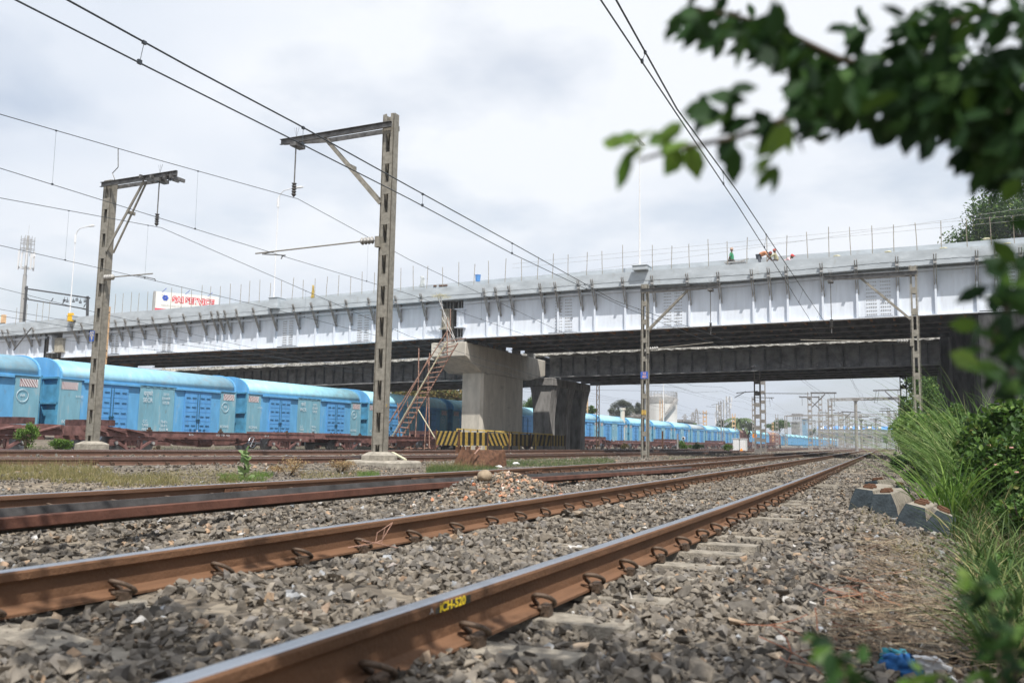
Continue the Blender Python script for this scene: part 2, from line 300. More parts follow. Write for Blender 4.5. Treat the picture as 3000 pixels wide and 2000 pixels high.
_NF=np.array(_F);_NR=np.array(_R);_NU=np.array(_U)
def onGv(px,py,zo=0.0):
    """vectorised: where the view rays through these pixels meet the ground"""
    px=np.asarray(px,float);py=np.asarray(py,float); d=_NF+np.outer((px-1500)/FPX,_NR)-np.outer((py-1000)/FPX,_NU)
    f=lambda t:(d[:,2]*t+CZ)-(gh(d[:,0]*t,d[:,1]*t)+zo)
    lo=np.full(len(px),1.0); hi=np.full(len(px),200.0); found=np.zeros(len(px),bool); t=1.0
    while t<200:
        t2=t*1.05; g=f(np.full(len(px),t2)); k=(~found)&(g<=0); lo[k]=t; hi[k]=t2; found|=k
        if found.all(): break
        t=t2
    for _ in range(14):
        m=(lo+hi)/2; g=f(m); lo=np.where(g>0,m,lo); hi=np.where(g>0,hi,m)
    return d*lo[:,None]+np.array([0,0,CZ])
def onG(x,y,zo=0.0): return Vector(onGv([x],[y],zo)[0])
# ================================================================== GROUND
gx=np.unique(np.concatenate([np.arange(-14,3,.16),np.arange(-48,-14,.7),np.arange(3,16,.5),-np.geomspace(48,1500,18),np.geomspace(16,900,16)]))
gy=np.unique(np.concatenate([np.arange(-6,24,.22),np.arange(24,110,1.2),np.geomspace(110,4200,34),-np.geomspace(6,300,10)]))
GX,GY=np.meshgrid(gx,gy); GZ=gh(GX,GY)
V=np.stack([GX,GY,GZ],-1).reshape(-1,3); nx=len(gx); ny=len(gy)
i=np.arange((ny-1)*(nx-1)); r=i//(nx-1); c=i%(nx-1); q=r*nx+c
F=np.stack([q,q+1,q+nx+1,q+nx],-1)
mg=bpy.data.materials.new('ground_gravel'); mg.use_nodes=True; t=mg.node_tree; b=t.nodes['Principled BSDF']; b.inputs['Roughness'].default_value=.95; b.inputs['Specular IOR Level'].default_value=.15
tcn=nn(t,'ShaderNodeTexCoord'); vo=nn(t,'ShaderNodeTexVoronoi'); vo.inputs['Scale'].default_value=13; lk(t,tcn.outputs['Object'],vo.inputs[0])
sv=nn(t,'ShaderNodeSeparateColor'); lk(t,vo.outputs['Color'],sv.inputs[0])
rm=nn(t,'ShaderNodeValToRGB'); lk(t,sv.outputs[0],rm.inputs[0]); el=rm.color_ramp.elements; el[0].color=(.10,.088,.075,1); el[1].color=(.30,.265,.215,1); a=el.new(.5); a.color=(.19,.165,.135,1)
nz=nn(t,'ShaderNodeTexNoise'); nz.inputs['Scale'].default_value=.35; nz.inputs['Detail'].default_value=8; lk(t,tcn.outputs['Object'],nz.inputs[0])
rz=nn(t,'ShaderNodeValToRGB'); lk(t,nz.outputs[0],rz.inputs[0]); rz.color_ramp.elements[0].position=.35; rz.color_ramp.elements[1].position=.62; rz.color_ramp.elements[0].color=(.72,.72,.72,1); rz.color_ramp.elements[1].color=(1.1,1.05,.98,1)
mm=nn(t,'ShaderNodeMixRGB',blend_type='MULTIPLY'); mm.inputs[0].default_value=1; lk(t,rm.outputs[0],mm.inputs[1]); lk(t,rz.outputs[0],mm.inputs[2])
# green-brown soil away from the tracks
sx=nn(t,'ShaderNodeSeparateXYZ'); lk(t,tcn.outputs['Object'],sx.inputs[0])
mr=nn(t,'ShaderNodeMapRange'); mr.inputs['From Min'].default_value=1.0; mr.inputs['From Max'].default_value=2.2; lk(t,sx.outputs[0],mr.inputs[0])
ms=nn(t,'ShaderNodeMixRGB'); ms.inputs[2].default_value=(.07,.065,.035,1); lk(t,mr.outputs[0],ms.inputs[0]); lk(t,mm.outputs[0],ms.inputs[1]); lk(t,ms.outputs[0],b.inputs['Base Color'])
bp=nn(t,'ShaderNodeBump'); bp.inputs['Strength'].default_value=1; bp.inputs['Distance'].default_value=.05; lk(t,vo.outputs['Distance'],bp.inputs['Height']); lk(t,bp.outputs[0],b.inputs['Normal'])
g=npmesh('ground',V,F,mg,smooth=True); tag(g,kind='structure')
# ================================================================== BALLAST
def rocks(nv,seed,flat=.92):
    out=[]; rr=random.Random(seed)
    for k in range(nv):
        bm=bmesh.new()
        for _ in range(8):
            v=Vector((rr.gauss(0,1),rr.gauss(0,1),rr.gauss(0,1))).normalized()
            bm.verts.new((v.x*rr.uniform(.8,1.3),v.y*rr.uniform(.65,1.05),v.z*flat*rr.uniform(.6,1)))
        res=bmesh.ops.convex_hull(bm,input=bm.verts)
        for v in [v for v in bm.verts if not v.link_faces]: bm.verts.remove(v)
        bmesh.ops.triangulate(bm,faces=bm.faces)
        bm.verts.index_update()
        out.append((np.array([v.co[:] for v in bm.verts]),np.array([[v.index for v in f.verts] for f in bm.faces]))); bm.free()
    return out
RK=rocks(26,3)
def rotm(n):
    a=rng.normal(size=(n,4)); a/=np.linalg.norm(a,axis=1)[:,None]; w,x,y,z=a.T
    return np.stack([np.stack([1-2*(y*y+z*z),2*(x*y-z*w),2*(x*z+y*w)],-1),np.stack([2*(x*y+z*w),1-2*(x*x+z*z),2*(y*z-x*w)],-1),np.stack([2*(x*z-y*w),2*(y*z+x*w),1-2*(x*x+y*y)],-1)],1)
def scatter(name,P,S,mat,col=None,kinds=RK,flat=.35,label=None):
    """P centres, S radii -> one mesh of stones"""
    n=len(P); kind=rng.integers(0,len(kinds),n); Vs=[];Fs=[];As=[];off=0; rnd=rng.random(n) if col is None else col
    for k,(rv,rf) in enumerate(kinds):
        idx=np.where(kind==k)[0]
        if len(idx)==0: continue
        # random spin about z, modest tilt, keeps stones lying on their flat side
        M=rotm(len(idx)); a=rng.random(len(idx))*2*math.pi; Z=np.zeros((len(idx),3,3)); Z[:,0,0]=np.cos(a);Z[:,0,1]=-np.sin(a);Z[:,1,0]=np.sin(a);Z[:,1,1]=np.cos(a);Z[:,2,2]=1
        use=rng.random(len(idx))<.45; M=np.where(use[:,None,None],M,Z)
        v=np.einsum('nij,vj->nvi',M,rv)*S[idx][:,None,None]+P[idx][:,None,:]
        f=rf[None]+(np.arange(len(idx))*len(rv))[:,None,None]+off; off+=len(idx)*len(rv)
        Vs.append(v.reshape(-1,3)); Fs.append(f.reshape(-1,3)); As.append(np.repeat(rnd[idx],len(rf)))
    o=npmesh(name,np.concatenate(Vs),np.concatenate(Fs),mat,attr=np.concatenate(As)); return o
M_stone=ramp_mat('ballast_stone',[(0,(.095,.086,.075)),(.2,(.14,.124,.104)),(.45,(.18,.157,.128)),(.66,(.22,.19,.152)),(.80,(.16,.148,.136)),(.93,(.25,.215,.17)),(.975,(.36,.24,.15)),(.985,(.26,.28,.30)),(.9975,(.45,.43,.40))],rough=.9,bump=.5,bscale=70,noise=.28,nscale=28)
def inview(X,Y,mx=120,my=160):
    P=np.stack([X,Y,gh(X,Y)-CZ],-1); d=P@np.array(_F); ok=d>.6; d=np.where(ok,d,1)
    px=1500+FPX*(P@np.array(_R))/d; py=1000-FPX*(P@np.array(_U))/d
    return ok&(px>-mx-260*0)&(px<3000+mx)&(py<2000+my)
def uni(n,x0,x1,y0,y1): return rng.uniform(x0,x1,n),rng.uniform(y0,y1,n)
def keep_rail(X,Y,S):
    """keep stones off the rails and let the sleeper tops peep out"""
    ok=np.ones(len(X),bool)
    for f2 in (xA2,xB2,xC2,xD2):
        for o in (0,-1.676): ok&=~((np.abs(X-(f2(Y)+o+.0))<.085+S*.8))
    return ok
SLEEP0=.33; SLS=.6181   # first sleeper and spacing on track A
def sleeper_mask(X,Y):
    u=X-xA2(Y); ph=np.abs(((Y-SLEEP0)/SLS+.5)%1-.5)*SLS
    return (u>-2.25)&(u<.55)&(ph<.11)
Xs=[];Ys=[];Ss=[]
for (n,x0,x1,y0,y1,s0,s1) in ((30000,-6.8,1.3,1.2,7,.017,.041),(22000,-6.8,1.3,1.2,7,.008,.018),(20000,-9.5,1.3,4,14,.020,.044),(38000,-14,1.3,7,26,.022,.042),(20000,-16,1.0,20,50,.03,.05),(9000,-30,0,45,120,.05,.08),(9000,-30,-14,10,45,.04,.07)):
    x,y=uni(n,x0,x1,y0,y1); s=s0+(s1-s0)*rng.random(n)**1.6; Xs.append(x);Ys.append(y);Ss.append(s)
X=np.concatenate(Xs);Y=np.concatenate(Ys);S=np.concatenate(Ss)
k=inview(X,Y)&keep_rail(X,Y,S); X,Y,S=X[k],Y[k],S[k]
sm=sleeper_mask(X,Y); pt=vn(X,Y,1.3,5); k=~(sm&(rng.random(len(X))<np.where(pt>.5,.85,.5))); X,Y,S=X[k],Y[k],S[k]
# bare soil between the track beds further out
k=~((X<-8.6)&(X>-13.9)&(Y<40)&(rng.random(len(X))<.55)); X,Y,S=X[k],Y[k],S[k]
Z=gh(X,Y)+S*rng.uniform(-.25,.55,len(X))+.012
big=rng.random(len(X))<.012; S=np.where(big&(Y<9),S*1.7,S)
o=scatter('ballast_stones',np.stack([X,Y,Z],-1),S,M_stone); tag(o,'loose grey-brown ballast stones covering the ground around the rails','ballast',kind='stuff')
# ================================================================== RAILS
RP=[(-.075,-.172),(.075,-.172),(.075,-.161),(.030,-.150),(.0095,-.138),(.0085,-.060),(.012,-.046),(.034,-.040),(.036,-.012),(.031,-.003),(.020,0),(-.020,0),(-.031,-.003),(-.036,-.012),(-.034,-.040),(-.012,-.046),(-.0085,-.060),(-.0095,-.138),(-.030,-.150),(-.075,-.161)]
def rail(name,fx,z,y0,y1,mat,parent,zf=None):
    ys=[];y=y0
    while y<y1: ys.append(y); y+=.5 if y<60 else (3 if y<150 else 15)
    ys.append(y1); ys=np.array(ys); xs=fx(ys); n=len(RP); V=[];F=[]
    for i in range(len(ys)):
        V+=[(xs[i]+a,ys[i],b) for a,b in RP]
    for i in range(len(ys)-1):
        F+=[(i*n+k,i*n+(k+1)%n,(i+1)*n+(k+1)%n,(i+1)*n+k) for k in range(n)]
    o=npmesh(name,V,F,mat,parent,smooth=False); o.location=(0,0,z); return o
# spring clip + shoulder, outline of the bent rod (x away from rail, y along, z up)
def clip_mesh():
    m=MB(); s=[(.045,.030,-.150),(.040,.012,-.138),(.042,-.030,-.112),(.060,-.050,-.098),(.088,-.040,-.100),(.112,-.010,-.112),(.122,.025,-.132),(.112,.050,-.150),(.090,.055,-.155),(.078,.030,-.150),(.078,-.050,-.152)]
    P=[Vector(p) for p in s]; Q=[]
    for i in range(len(P)-1):
        p0,p1,p2,p3=P[max(i-1,0)],P[i],P[i+1],P[min(i+2,len(P)-1)]
        for t in (0,.33,.66): Q.append(.5*((2*p1)+(-p0+p2)*t+(2*p0-5*p1+4*p2-p3)*t*t+(-p0+3*p1-3*p2+p3)*t**3))
    Q.append(P[-1]); m.tube(Q,.0105,7)
    return m
cm_=clip_mesh(); sh_=MB(); sh_.box((.076,-.032,-.19),(.115,.030,-.145)); sh_.box((.06,-.028,-.165),(.082,.026,-.148)); sh_.tube([(.084,-.04,-.158),(.084,.04,-.158)],.018,8)
CLIP=None
def make_clip(parent,x,y,z,side=1,ang=0):
    global CLIP,SHO
    if CLIP is None:
        c=cm_.build('rail_clip',M_clip,None,smooth=True); CLIP=c.data; bpy.data.objects.remove(c)
        c=sh_.build('shoulder',M_clip,None); SHO=c.data; bpy.data.objects.remove(c)
        bm=bmesh.new(); bm.from_mesh(CLIP); b2=bmesh.new(); b2.from_mesh(SHO); n=len(bm.verts)
        tmp=SHO; bm.from_mesh(tmp); bm.to_mesh(CLIP); bm.free(); b2.free()
    o=bpy.data.objects.new('rail_clip',CLIP); COL.objects.link(o); o.parent=parent; o.location=(x,y,z); o.scale=(side*.98,.95 if side>0 else -.95,.96)
    o.rotation_euler=(random.uniform(-.06,.06),random.uniform(-.08,.08),ang+random.uniform(-.12,.12)); return o
def sleeper_mb(L=2.7):
    m=MB(); prof=[(-.13,-.40),(.13,-.40),(.09,-.19),(-.09,-.19)]
    m.prism([(a,b) for a,b in prof],lambda a,b,t:(t,a,b-(.025 if abs(t)<.4 and b>-.3 else 0)),-L/2,-.45)
    m.prism(prof,lambda a,b,t:(t,a,b-(.022 if abs(t)<.4 and b>-.3 else 0)),-.45,-.25)
    m.prism(prof,lambda a,b,t:(t,a,b-(.022 if b>-.3 else 0)),-.25,.25)
    m.prism(prof,lambda a,b,t:(t,a,b-(.022 if abs(t)<.4 and b>-.3 else 0)),.25,.45)
    m.prism(prof,lambda a,b,t:(t,a,b-(.0)),.45,L/2); return m
def sleeper_one():
    me=bpy.data.meshes.new('sleeper'); V=[];F=[]
    xs=[-1.35,-.5,-.3,.3,.5,1.35]; dz=[0,0,-.02,-.02,0,0]
    for x,d in zip(xs,dz):
        V+=[(x,-.13,-.42),(x,.13,-.42),(x,.095,-.186+d),(x,-.095,-.186+d)]
    for i in range(5):
        for k in range(4): F.append((i*4+k,i*4+(k+1)%4,(i+1)*4+(k+1)%4,(i+1)*4+k))
    F+=[(3,2,1,0),(20,21,22,23)]; me.from_pydata(V,[],F); me.materials.append(M_sleep); return me
SLM=sleeper_one()
def track(label,f2,z,mat,y0,y1,nsl,clips=True,s0=SLEEP0,sls=SLS,two=True,nclip=90,first=0,b2start=None):
    t=thing('railway_track',label,'railway track',(0,0,0),'railway tracks running under the bridges')
    f1=lambda Y:f2(Y)-1.676
    rf=rail('rail',lambda Y:f1(Y)-.036,z,y0,y1,mat,t); rn=rail('rail',lambda Y:f2(Y)+.036,z,y0 if b2start is None else b2start,y1,mat,t)
    n=0
    for i in range(nsl):
        y=s0+i*sls
        if y<y0 or (b2start is not None and y<11): continue
        xc=float(f2(y))-.838; dx=float(f2(y+.5)-f2(y-.5))
        o=bpy.data.objects.new('sleeper',SLM); COL.objects.link(o); o.parent=t; o.location=(xc+random.uniform(-.02,.02),y,z+random.uniform(-.006,.008)); o.rotation_euler=(0,0,-math.atan(dx))
    if clips:
        for i in range(nclip):
            y=s0+i*sls
            if y<y0: continue
            x1=float(f1(y))-.036; x2=float(f2(y))+.036
            make_clip(rf,x1,y,0,1); 
            if b2start is None or y>b2start: make_clip(rn,x2,y,0,1)
            if y<12:
                make_clip(rf,x1,y,0,-1)
                if b2start is None: make_clip(rn,x2,y,0,-1)
        if nclip>=60:
            # the rest of the clips down the line, one stuff part per rail
            for rl,fx in ((rf,lambda y:float(f1(y))-.036),(rn,lambda y:float(f2(y))+.036)):
                m=MB()
                for i in range(nclip,nclip+90):
                    y=s0+i*sls; x=fx(y); m.tube([(x+.04,y+.03,-.15),(x+.05,y-.03,-.105),(x+.1,y-.02,-.11),(x+.12,y+.04,-.15)],.012,4)
                tag(m.build('rail_clip',M_clip,rl),kind='stuff')
    return t,rf,rn
tA,rA1,rA2=track('nearest track, two bright-topped orange-rust rails on concrete sleepers running from the lower left corner',xA2,0,M_railA,.9,900,98)
tB,rB1,rB2=track('second track from the camera, just beyond the loose rail lying on its side',xB2,0,M_railB,1.0,700,98,s0=.1,sls=.66,nclip=88,b2start=11.3)
tC,rC1,rC2=track('third track from the camera, dark rails just behind the mast on the big concrete plinth',xC2,ZC,M_railC,8,600,60,s0=9,sls=.65,nclip=50)
tD,rD1,rD2=track('fourth track from the camera, thin dark rails in front of the brown container flat wagons',xD2,ZD,M_railC,8,600,50,clips=False,s0=12,sls=.65)
# fishplates (joint bars)
def fishplate(parent,fx,y,z,L=.6):
    m=MB(); x=float(fx(y)); m.box((x+.010,y-L/2,-.130),(x+.030,y+L/2,-.055))
    for k in (-.35,-.12,.12,.35): m.cyl((x+.03,y+k*L,-.092),(x+.048,y+k*L,-.092),.016,6)
    return m.build('joint_bar',M_rust,parent,bevel=.004)
for yy in (7.9,11.9,16.5,21.0,30.0): fishplate(rB1,lambda y:xB1(y)-.036,yy,0,.7)
for yy in (21.3,33.0): fishplate(rB2,lambda y:xB2(y)+.036,yy,0,.6)
fishplate(rC2,lambda y:xC2(y)+.036,onZ(420,1357,ZC-.08).y,0,.9)
fishplate(rA1,lambda y:xA1(y)-.036,24.5,0,.6); fishplate(rA2,lambda y:xA2(y)+.036,27.0,0,.6)
# lettering on the near rail head side
p0=onX(1272,1780,float(xA2(4.2))+.002+.036); 
M_yelt=mat('yellow_lettering',(.85,.62,.03),.6,var=.05)
def rail_text(s,px,py,mt,size,th=.02,nm='lettering'):
    p=onX(px,py,-1.5); x=float(xA2(p.y))+.0725
    return text(nm,s,size,mt,rA2,(x,p.y,-.026),'X',sx=1.25,thick=th)
rail_text('ICH-520',1318,1758,M_yelt,.042,.022); rail_text('A',1254,1786,M_wh,.026,.0)
m=MB(); p=onX(1318,1758,-1.5); m.box((float(xA2(p.y))+.0715,p.y-.12,-.0405),(float(xA2(p.y))+.0722,p.y+.13,-.012)); m.build('paint_patch',M_blk,rA2)
# ---- loose rail lying on its side, head towards the camera
lp=[onZ(-160,1501,.1),onZ(0,1489,.1),onZ(300,1467,.1),onZ(600,1446,.1),onZ(900,1425,.1),onZ(1200,1404,.1),onZ(1500,1390,.07),onZ(1800,1376,.02),onZ(2025,1366,-.06)]
t=thing('loose_rail','long rusty loose rail lying on its side on rubble between the first two tracks','rail',(0,0,0))
def sweep(poly,pts,name,mt,parent):
    V=[];F=[];n=len(poly)
    for i,p in enumerate(pts):
        d=(pts[min(i+1,len(pts)-1)]-pts[max(i-1,0)]); a=Vector((d.y,-d.x,0)).normalized()
        for (u,v) in poly: V.append(p+a*u+Vector((0,0,v)))
    for i in range(len(pts)-1):
        for k in range(n): F.append((i*n+k,i*n+(k+1)%n,(i+1)*n+(k+1)%n,(i+1)*n+k))
    m=MB(); m.add(V,F+[tuple(range(n-1,-1,-1)),tuple(range((len(pts)-1)*n,len(pts)*n))]); return m.build(name,mt,parent)
# u: towards camera side (+), v: down from foot edge
sweep([(-.012,.0),(0,0),(.012,-.045),(.012,-.10),(0,-.145),(-.012,-.145)],lp,'rail_foot',M_looseW,t)
sweep([(.012,-.062),(.10,-.062),(.10,-.083),(.012,-.083)],lp,'rail_web',M_looseW,t)
sweep([(.101,-.040),(.150,-.038),(.160,-.044),(.162,-.100),(.150,-.108),(.101,-.106)],lp,'rail_head',M_looseH,t)
# supports: rubble heap stones and a boulder
n=520; x=rng.normal(-4.45,.36,n); y=rng.normal(9.5,.7,n); s=rng.uniform(.02,.045,n); z=gh(x,y)+s*.4
k=(np.abs(x-(-4.95))>.12)|(z<-.02)
M_rub=ramp_mat('rubble_stone',[(0,(.24,.19,.14)),(.4,(.36,.28,.20)),(.7,(.44,.26,.16)),(.88,(.50,.20,.11)),(1,(.6,.55,.48))],rough=.95,bump=.4,noise=.25)
o=scatter('rubble_heap',np.stack([x,y,z],-1)[k],s[k],M_rub); tag(o,'low heap of broken brick and stone rubble beside the loose rail','rubble',kind='stuff')
def boulder(name,c,r,mt,seed,sq=(1,1,.85)):
    bm=bmesh.new(); bmesh.ops.create_icosphere(bm,subdivisions=3,radius=1); rr=random.Random(seed)
    pl=[(Vector((rr.gauss(0,1),rr.gauss(0,1),rr.gauss(0,1))).normalized(),rr.uniform(.72,.92)) for _ in range(9)]
    for v in bm.verts:
        for nrm,dd in pl:
            q=v.co.dot(nrm)
            if q>dd: v.co-=nrm*(q-dd)*.85
        v.co=Vector((v.co.x*r*sq[0],v.co.y*r*sq[1],v.co.z*r*sq[2]))
    me=bpy.data.meshes.new(name); bm.to_mesh(me); bm.free(); me.materials.append(mt); me.polygons.foreach_set('use_smooth',[True]*len(me.polygons))
    o=bpy.data.objects.new(name,me); COL.objects.link(o); o.location=c; return o
M_bould=mat('boulder_stone',(.30,.235,.165),.95,var=.3,scale=9,bump=.6,bscale=22)
tag(boulder('boulder',onY(1420,1394,8.9),.088,M_bould,4),'round tan boulder sitting on top of the rubble heap by the loose rail','boulder')
# ================================================================== NEW ROAD BRIDGE
YB=53.75
def px_line(pts): # piecewise-linear in px
    xs=[p[0] for p in pts]; ys=[p[1] for p in pts]; return lambda x: float(np.interp(x,xs,ys))
def ext(pts):
    (x0,y0),(x1,y1)=pts[0],pts[1]; (x2,y2),(x3,y3)=pts[-2],pts[-1]
    return [(x0-700,y0-(y1-y0)/(x1-x0)*700)]+pts+[(x3+800,y3+(y3-y2)/(x3-x2)*800)]
botL=px_line(ext([(184,1047),(600,1028),(900,1014),(1297,989)])); botR=px_line(ext([(1391,989),(2100,953),(2865,915)]))
bot=lambda x: botL(x) if x<1345 else botR(x)
edge=px_line(ext([(0,985),(193,970),(700,927),(955,906),(1261,882),(1431,868),(1800,840),(2140,823),(2555,787),(2974,757)])) # underside of the concrete edge
top=px_line(ext([(0,955),(327,917),(703,890),(955,870),(1251,845),(1431,831),(1800,800),(2140,775),(2555,743),(2974,713)]))
topb=px_line(ext([(0,949),(703,885),(955,864),(1251,835),(1500,813),(1912,779),(2400,741),(2687,720),(3000,695)]))
def wx(px,py,Y): return onY(px,py,Y)
br=thing('road_bridge','new white riveted steel girder road bridge with grey concrete parapet crossing over all the tracks','bridge',(0,0,0))
def strip(name,xs,f1,f2,y0,y1,mt,parent,Yr=None):
    """slab following two pixel curves, thickness y0..y1 in depth; pixel curves read on plane Yr"""
    Yr=Yr or y0; m=MB(); V=[];n=len(xs)
    for x in xs:
        a=onY(x,f1(x),Yr); b=onY(x,f2(x),Yr); zt=max(a.z,b.z); zb=min(a.z,b.z)
        V+=[(a.x,y0,zb),(a.x,y0,zt),(a.x,y1,zt),(a.x,y1,zb)]
    F=[]
    for i in range(n-1):
        for k in range(4): F.append((i*4+k,i*4+(k+1)%4,(i+1)*4+(k+1)%4,(i+1)*4+k))
    F+=[(0,1,2,3),(4*n-1,4*n-2,4*n-3,4*n-4)]; m.add(V,F); return m.build(name,mt,parent)
XL_=list(np.linspace(-500,1297,34)); XR_=list(np.linspace(1358,3700,40)); XLn=list(np.linspace(184,1297,24)); XF_=list(np.linspace(-500,132,8))
# concrete edge / kerb and rear barrier
allx=list(np.linspace(-500,3700,90))
strip('parapet',allx,edge,top,52.95,53.35,M_grey,br,52.95)
for (k0,k1) in ((-500,700),(701,1290),(1300,2300),(2301,3700)):
    xs_=list(np.arange(k0,k1,7.0))
    strip('crack_line',xs_,lambda x:edge(x)-(edge(x)-top(x))*.30+1.2*(vn(x,1,.02)-.5)+1.6*(vn(x,2,.3)-.5),lambda x:edge(x)-(edge(x)-top(x))*.30+1.2*(vn(x,1,.02)-.5)+1.6*(vn(x,2,.3)-.5)+.15+1.1*max(0,vn(x,3,.21,4)-.45),52.93,52.949,M_brk,br,52.93)
strip('crash_barrier',allx,lambda x:top(x)+8,topb,54.9,55.15,M_grey,br,54.9)
# concrete deck
def deckz(px): return onY(px,edge(px),52.95).z
m=MB(); V=[]
for px in allx:
    a=onY(px,edge(px),52.95); V+=[(a.x,53.352,a.z+.05),(a.x,53.352,a.z+.42),(a.x,64.6,a.z+.42),(a.x,64.6,a.z+.05)]
F=[]
for i in range(len(allx)-1):
    for k in range(4): F.append((i*4+k,i*4+(k+1)%4,(i+1)*4+(k+1)%4,(i+1)*4+k))
m.add(V,F+[(3,2,1,0)]); m.build('deck_slab',M_grey,br)
# girder spans: web, flanges
def z_at(f,x,Y): return onY(x,f(x),Y)
flt=lambda x: edge(x)+3 ; flb=lambda x: edge(x)+12
for nm,xs in (('span',XF_),('span',XLn),('span',XR_)):
    web=strip('girder_web',xs,lambda x:edge(x)+2,lambda x:bot(x),YB,YB+.03,M_white,br,YB)
    strip('top_flange',xs,lambda x:edge(x)+10,lambda x:edge(x)+16,YB-.24,YB-.002,M_white,br,YB-.24)
    # bottom flange
    m=MB();V=[]
    for x in xs:
        a=onY(x,bot(x),YB); V+=[(a.x,YB-.22,a.z-.045),(a.x,YB-.22,a.z+.0),(a.x,YB+.26,a.z+.0),(a.x,YB+.26,a.z-.045)]
    F=[]
    for i in range(len(xs)-1):
        for k in range(4): F.append((i*4+k,i*4+(k+1)%4,(i+1)*4+(k+1)%4,(i+1)*4+k))
    m.add(V,F+[(0,1,2,3),(4*len(xs)-1,4*len(xs)-2,4*len(xs)-3,4*len(xs)-4)]); m.build('bottom_flange',M_white,br)
    # inner girders seen from below, and cross bracing between them
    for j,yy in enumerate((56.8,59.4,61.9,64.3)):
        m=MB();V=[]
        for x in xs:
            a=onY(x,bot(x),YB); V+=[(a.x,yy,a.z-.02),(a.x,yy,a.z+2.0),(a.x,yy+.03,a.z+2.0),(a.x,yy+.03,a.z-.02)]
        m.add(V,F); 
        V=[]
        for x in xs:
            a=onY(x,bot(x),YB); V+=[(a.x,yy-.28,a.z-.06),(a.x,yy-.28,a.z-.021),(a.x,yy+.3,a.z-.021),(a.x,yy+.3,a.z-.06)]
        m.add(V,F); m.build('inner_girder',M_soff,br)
    m=MB(); x0=onY(xs[0],bot(xs[0]),YB).x; x1=onY(xs[-1],bot(xs[-1]),YB).x; n=int((x1-x0)/1.25)
    for i in range(n+1):
        x=x0+.3+(x1-x0-.6)*i/n; pz=np.interp(x,[onY(q,bot(q),YB).x for q in xs],[onY(q,bot(q),YB).z for q in xs])
        for ya,yb in ((54.3,56.5),(57.1,59.1),(59.7,61.6),(62.2,64.0)):
            m.box((x-.06,ya,pz+.12),(x+.06,yb,pz+.30)); 
            if i%2==0: m.bar((x,ya,pz+.35),(x+1.2,yb,pz+.35),.1,.1)
    tag(m.build('cross_bracing',M_rustsoff,br),kind='stuff')
# soffit plates (stay-in-place forms), rusty strips high between the girders
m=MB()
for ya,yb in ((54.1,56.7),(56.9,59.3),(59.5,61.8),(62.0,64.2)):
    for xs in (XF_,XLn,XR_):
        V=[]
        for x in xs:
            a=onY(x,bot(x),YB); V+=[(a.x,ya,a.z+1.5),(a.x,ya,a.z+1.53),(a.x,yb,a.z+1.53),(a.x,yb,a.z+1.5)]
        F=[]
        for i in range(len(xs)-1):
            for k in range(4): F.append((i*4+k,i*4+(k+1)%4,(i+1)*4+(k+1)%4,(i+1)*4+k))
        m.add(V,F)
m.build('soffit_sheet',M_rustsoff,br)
# brackets with stiffeners below them
BX=[-60,-15,30,46,95,119,231,261,300,326,360,388,427,469,518,559,607,640,659,679,713,762,812,879,931,986,1032,1098,1176,1250,1433,1467,1506,1596,1640,1707,1747,1836,1921,2023,2113,2210,2259,2310,2412,2512,2631,2741,2862,2918,2988,3110]
def bracket(px):
    yb=edge(px)+ (bot(px)-edge(px))*.47; p=onY(px,yb,YB); zt=onY(px,edge(px),YB).z; x=p.x
    m=MB(); yo=YB-.98
    for s in (-.075,.045):
        # triangular gusset
        m.prism([(YB-.005,p.z),(yo,zt-.12+.62),(yo,zt-.26+.62),(YB-.005,p.z-.0)][:3]+[(YB-.005,p.z-.12)],lambda a,b,t:(t,a,b),x+s,x+s+.028)
        m.bar((x+s+.015,yo-.03,zt+.42),(x+s+.015,YB-.02,p.z-.1),.085,.05,up=(1,0,0))
    m.bar((x,YB-.03,zt-.05),(x,YB-.03,p.z-.05),.20,.045,up=(1,0,0))
    m.bar((x,yo+.05,zt-.06),(x,YB-.02,zt-.10),.16,.09)
    m.build('bracket',M_brk,br)
def stiff(px):
    a=onY(px,edge(px)+13,YB); b=onY(px,bot(px)-1,YB); m=MB()
    m.box((a.x-.012,YB-.2,b.z),(a.x+.012,YB-.001,a.z)); m.box((a.x-.10,YB-.2,b.z),(a.x-.013,YB-.188,a.z)); m.build('stiffener',M_white,br)
for px in BX:
    if px<132 or 184<px<1297 or px>1358: bracket(px); stiff(px)
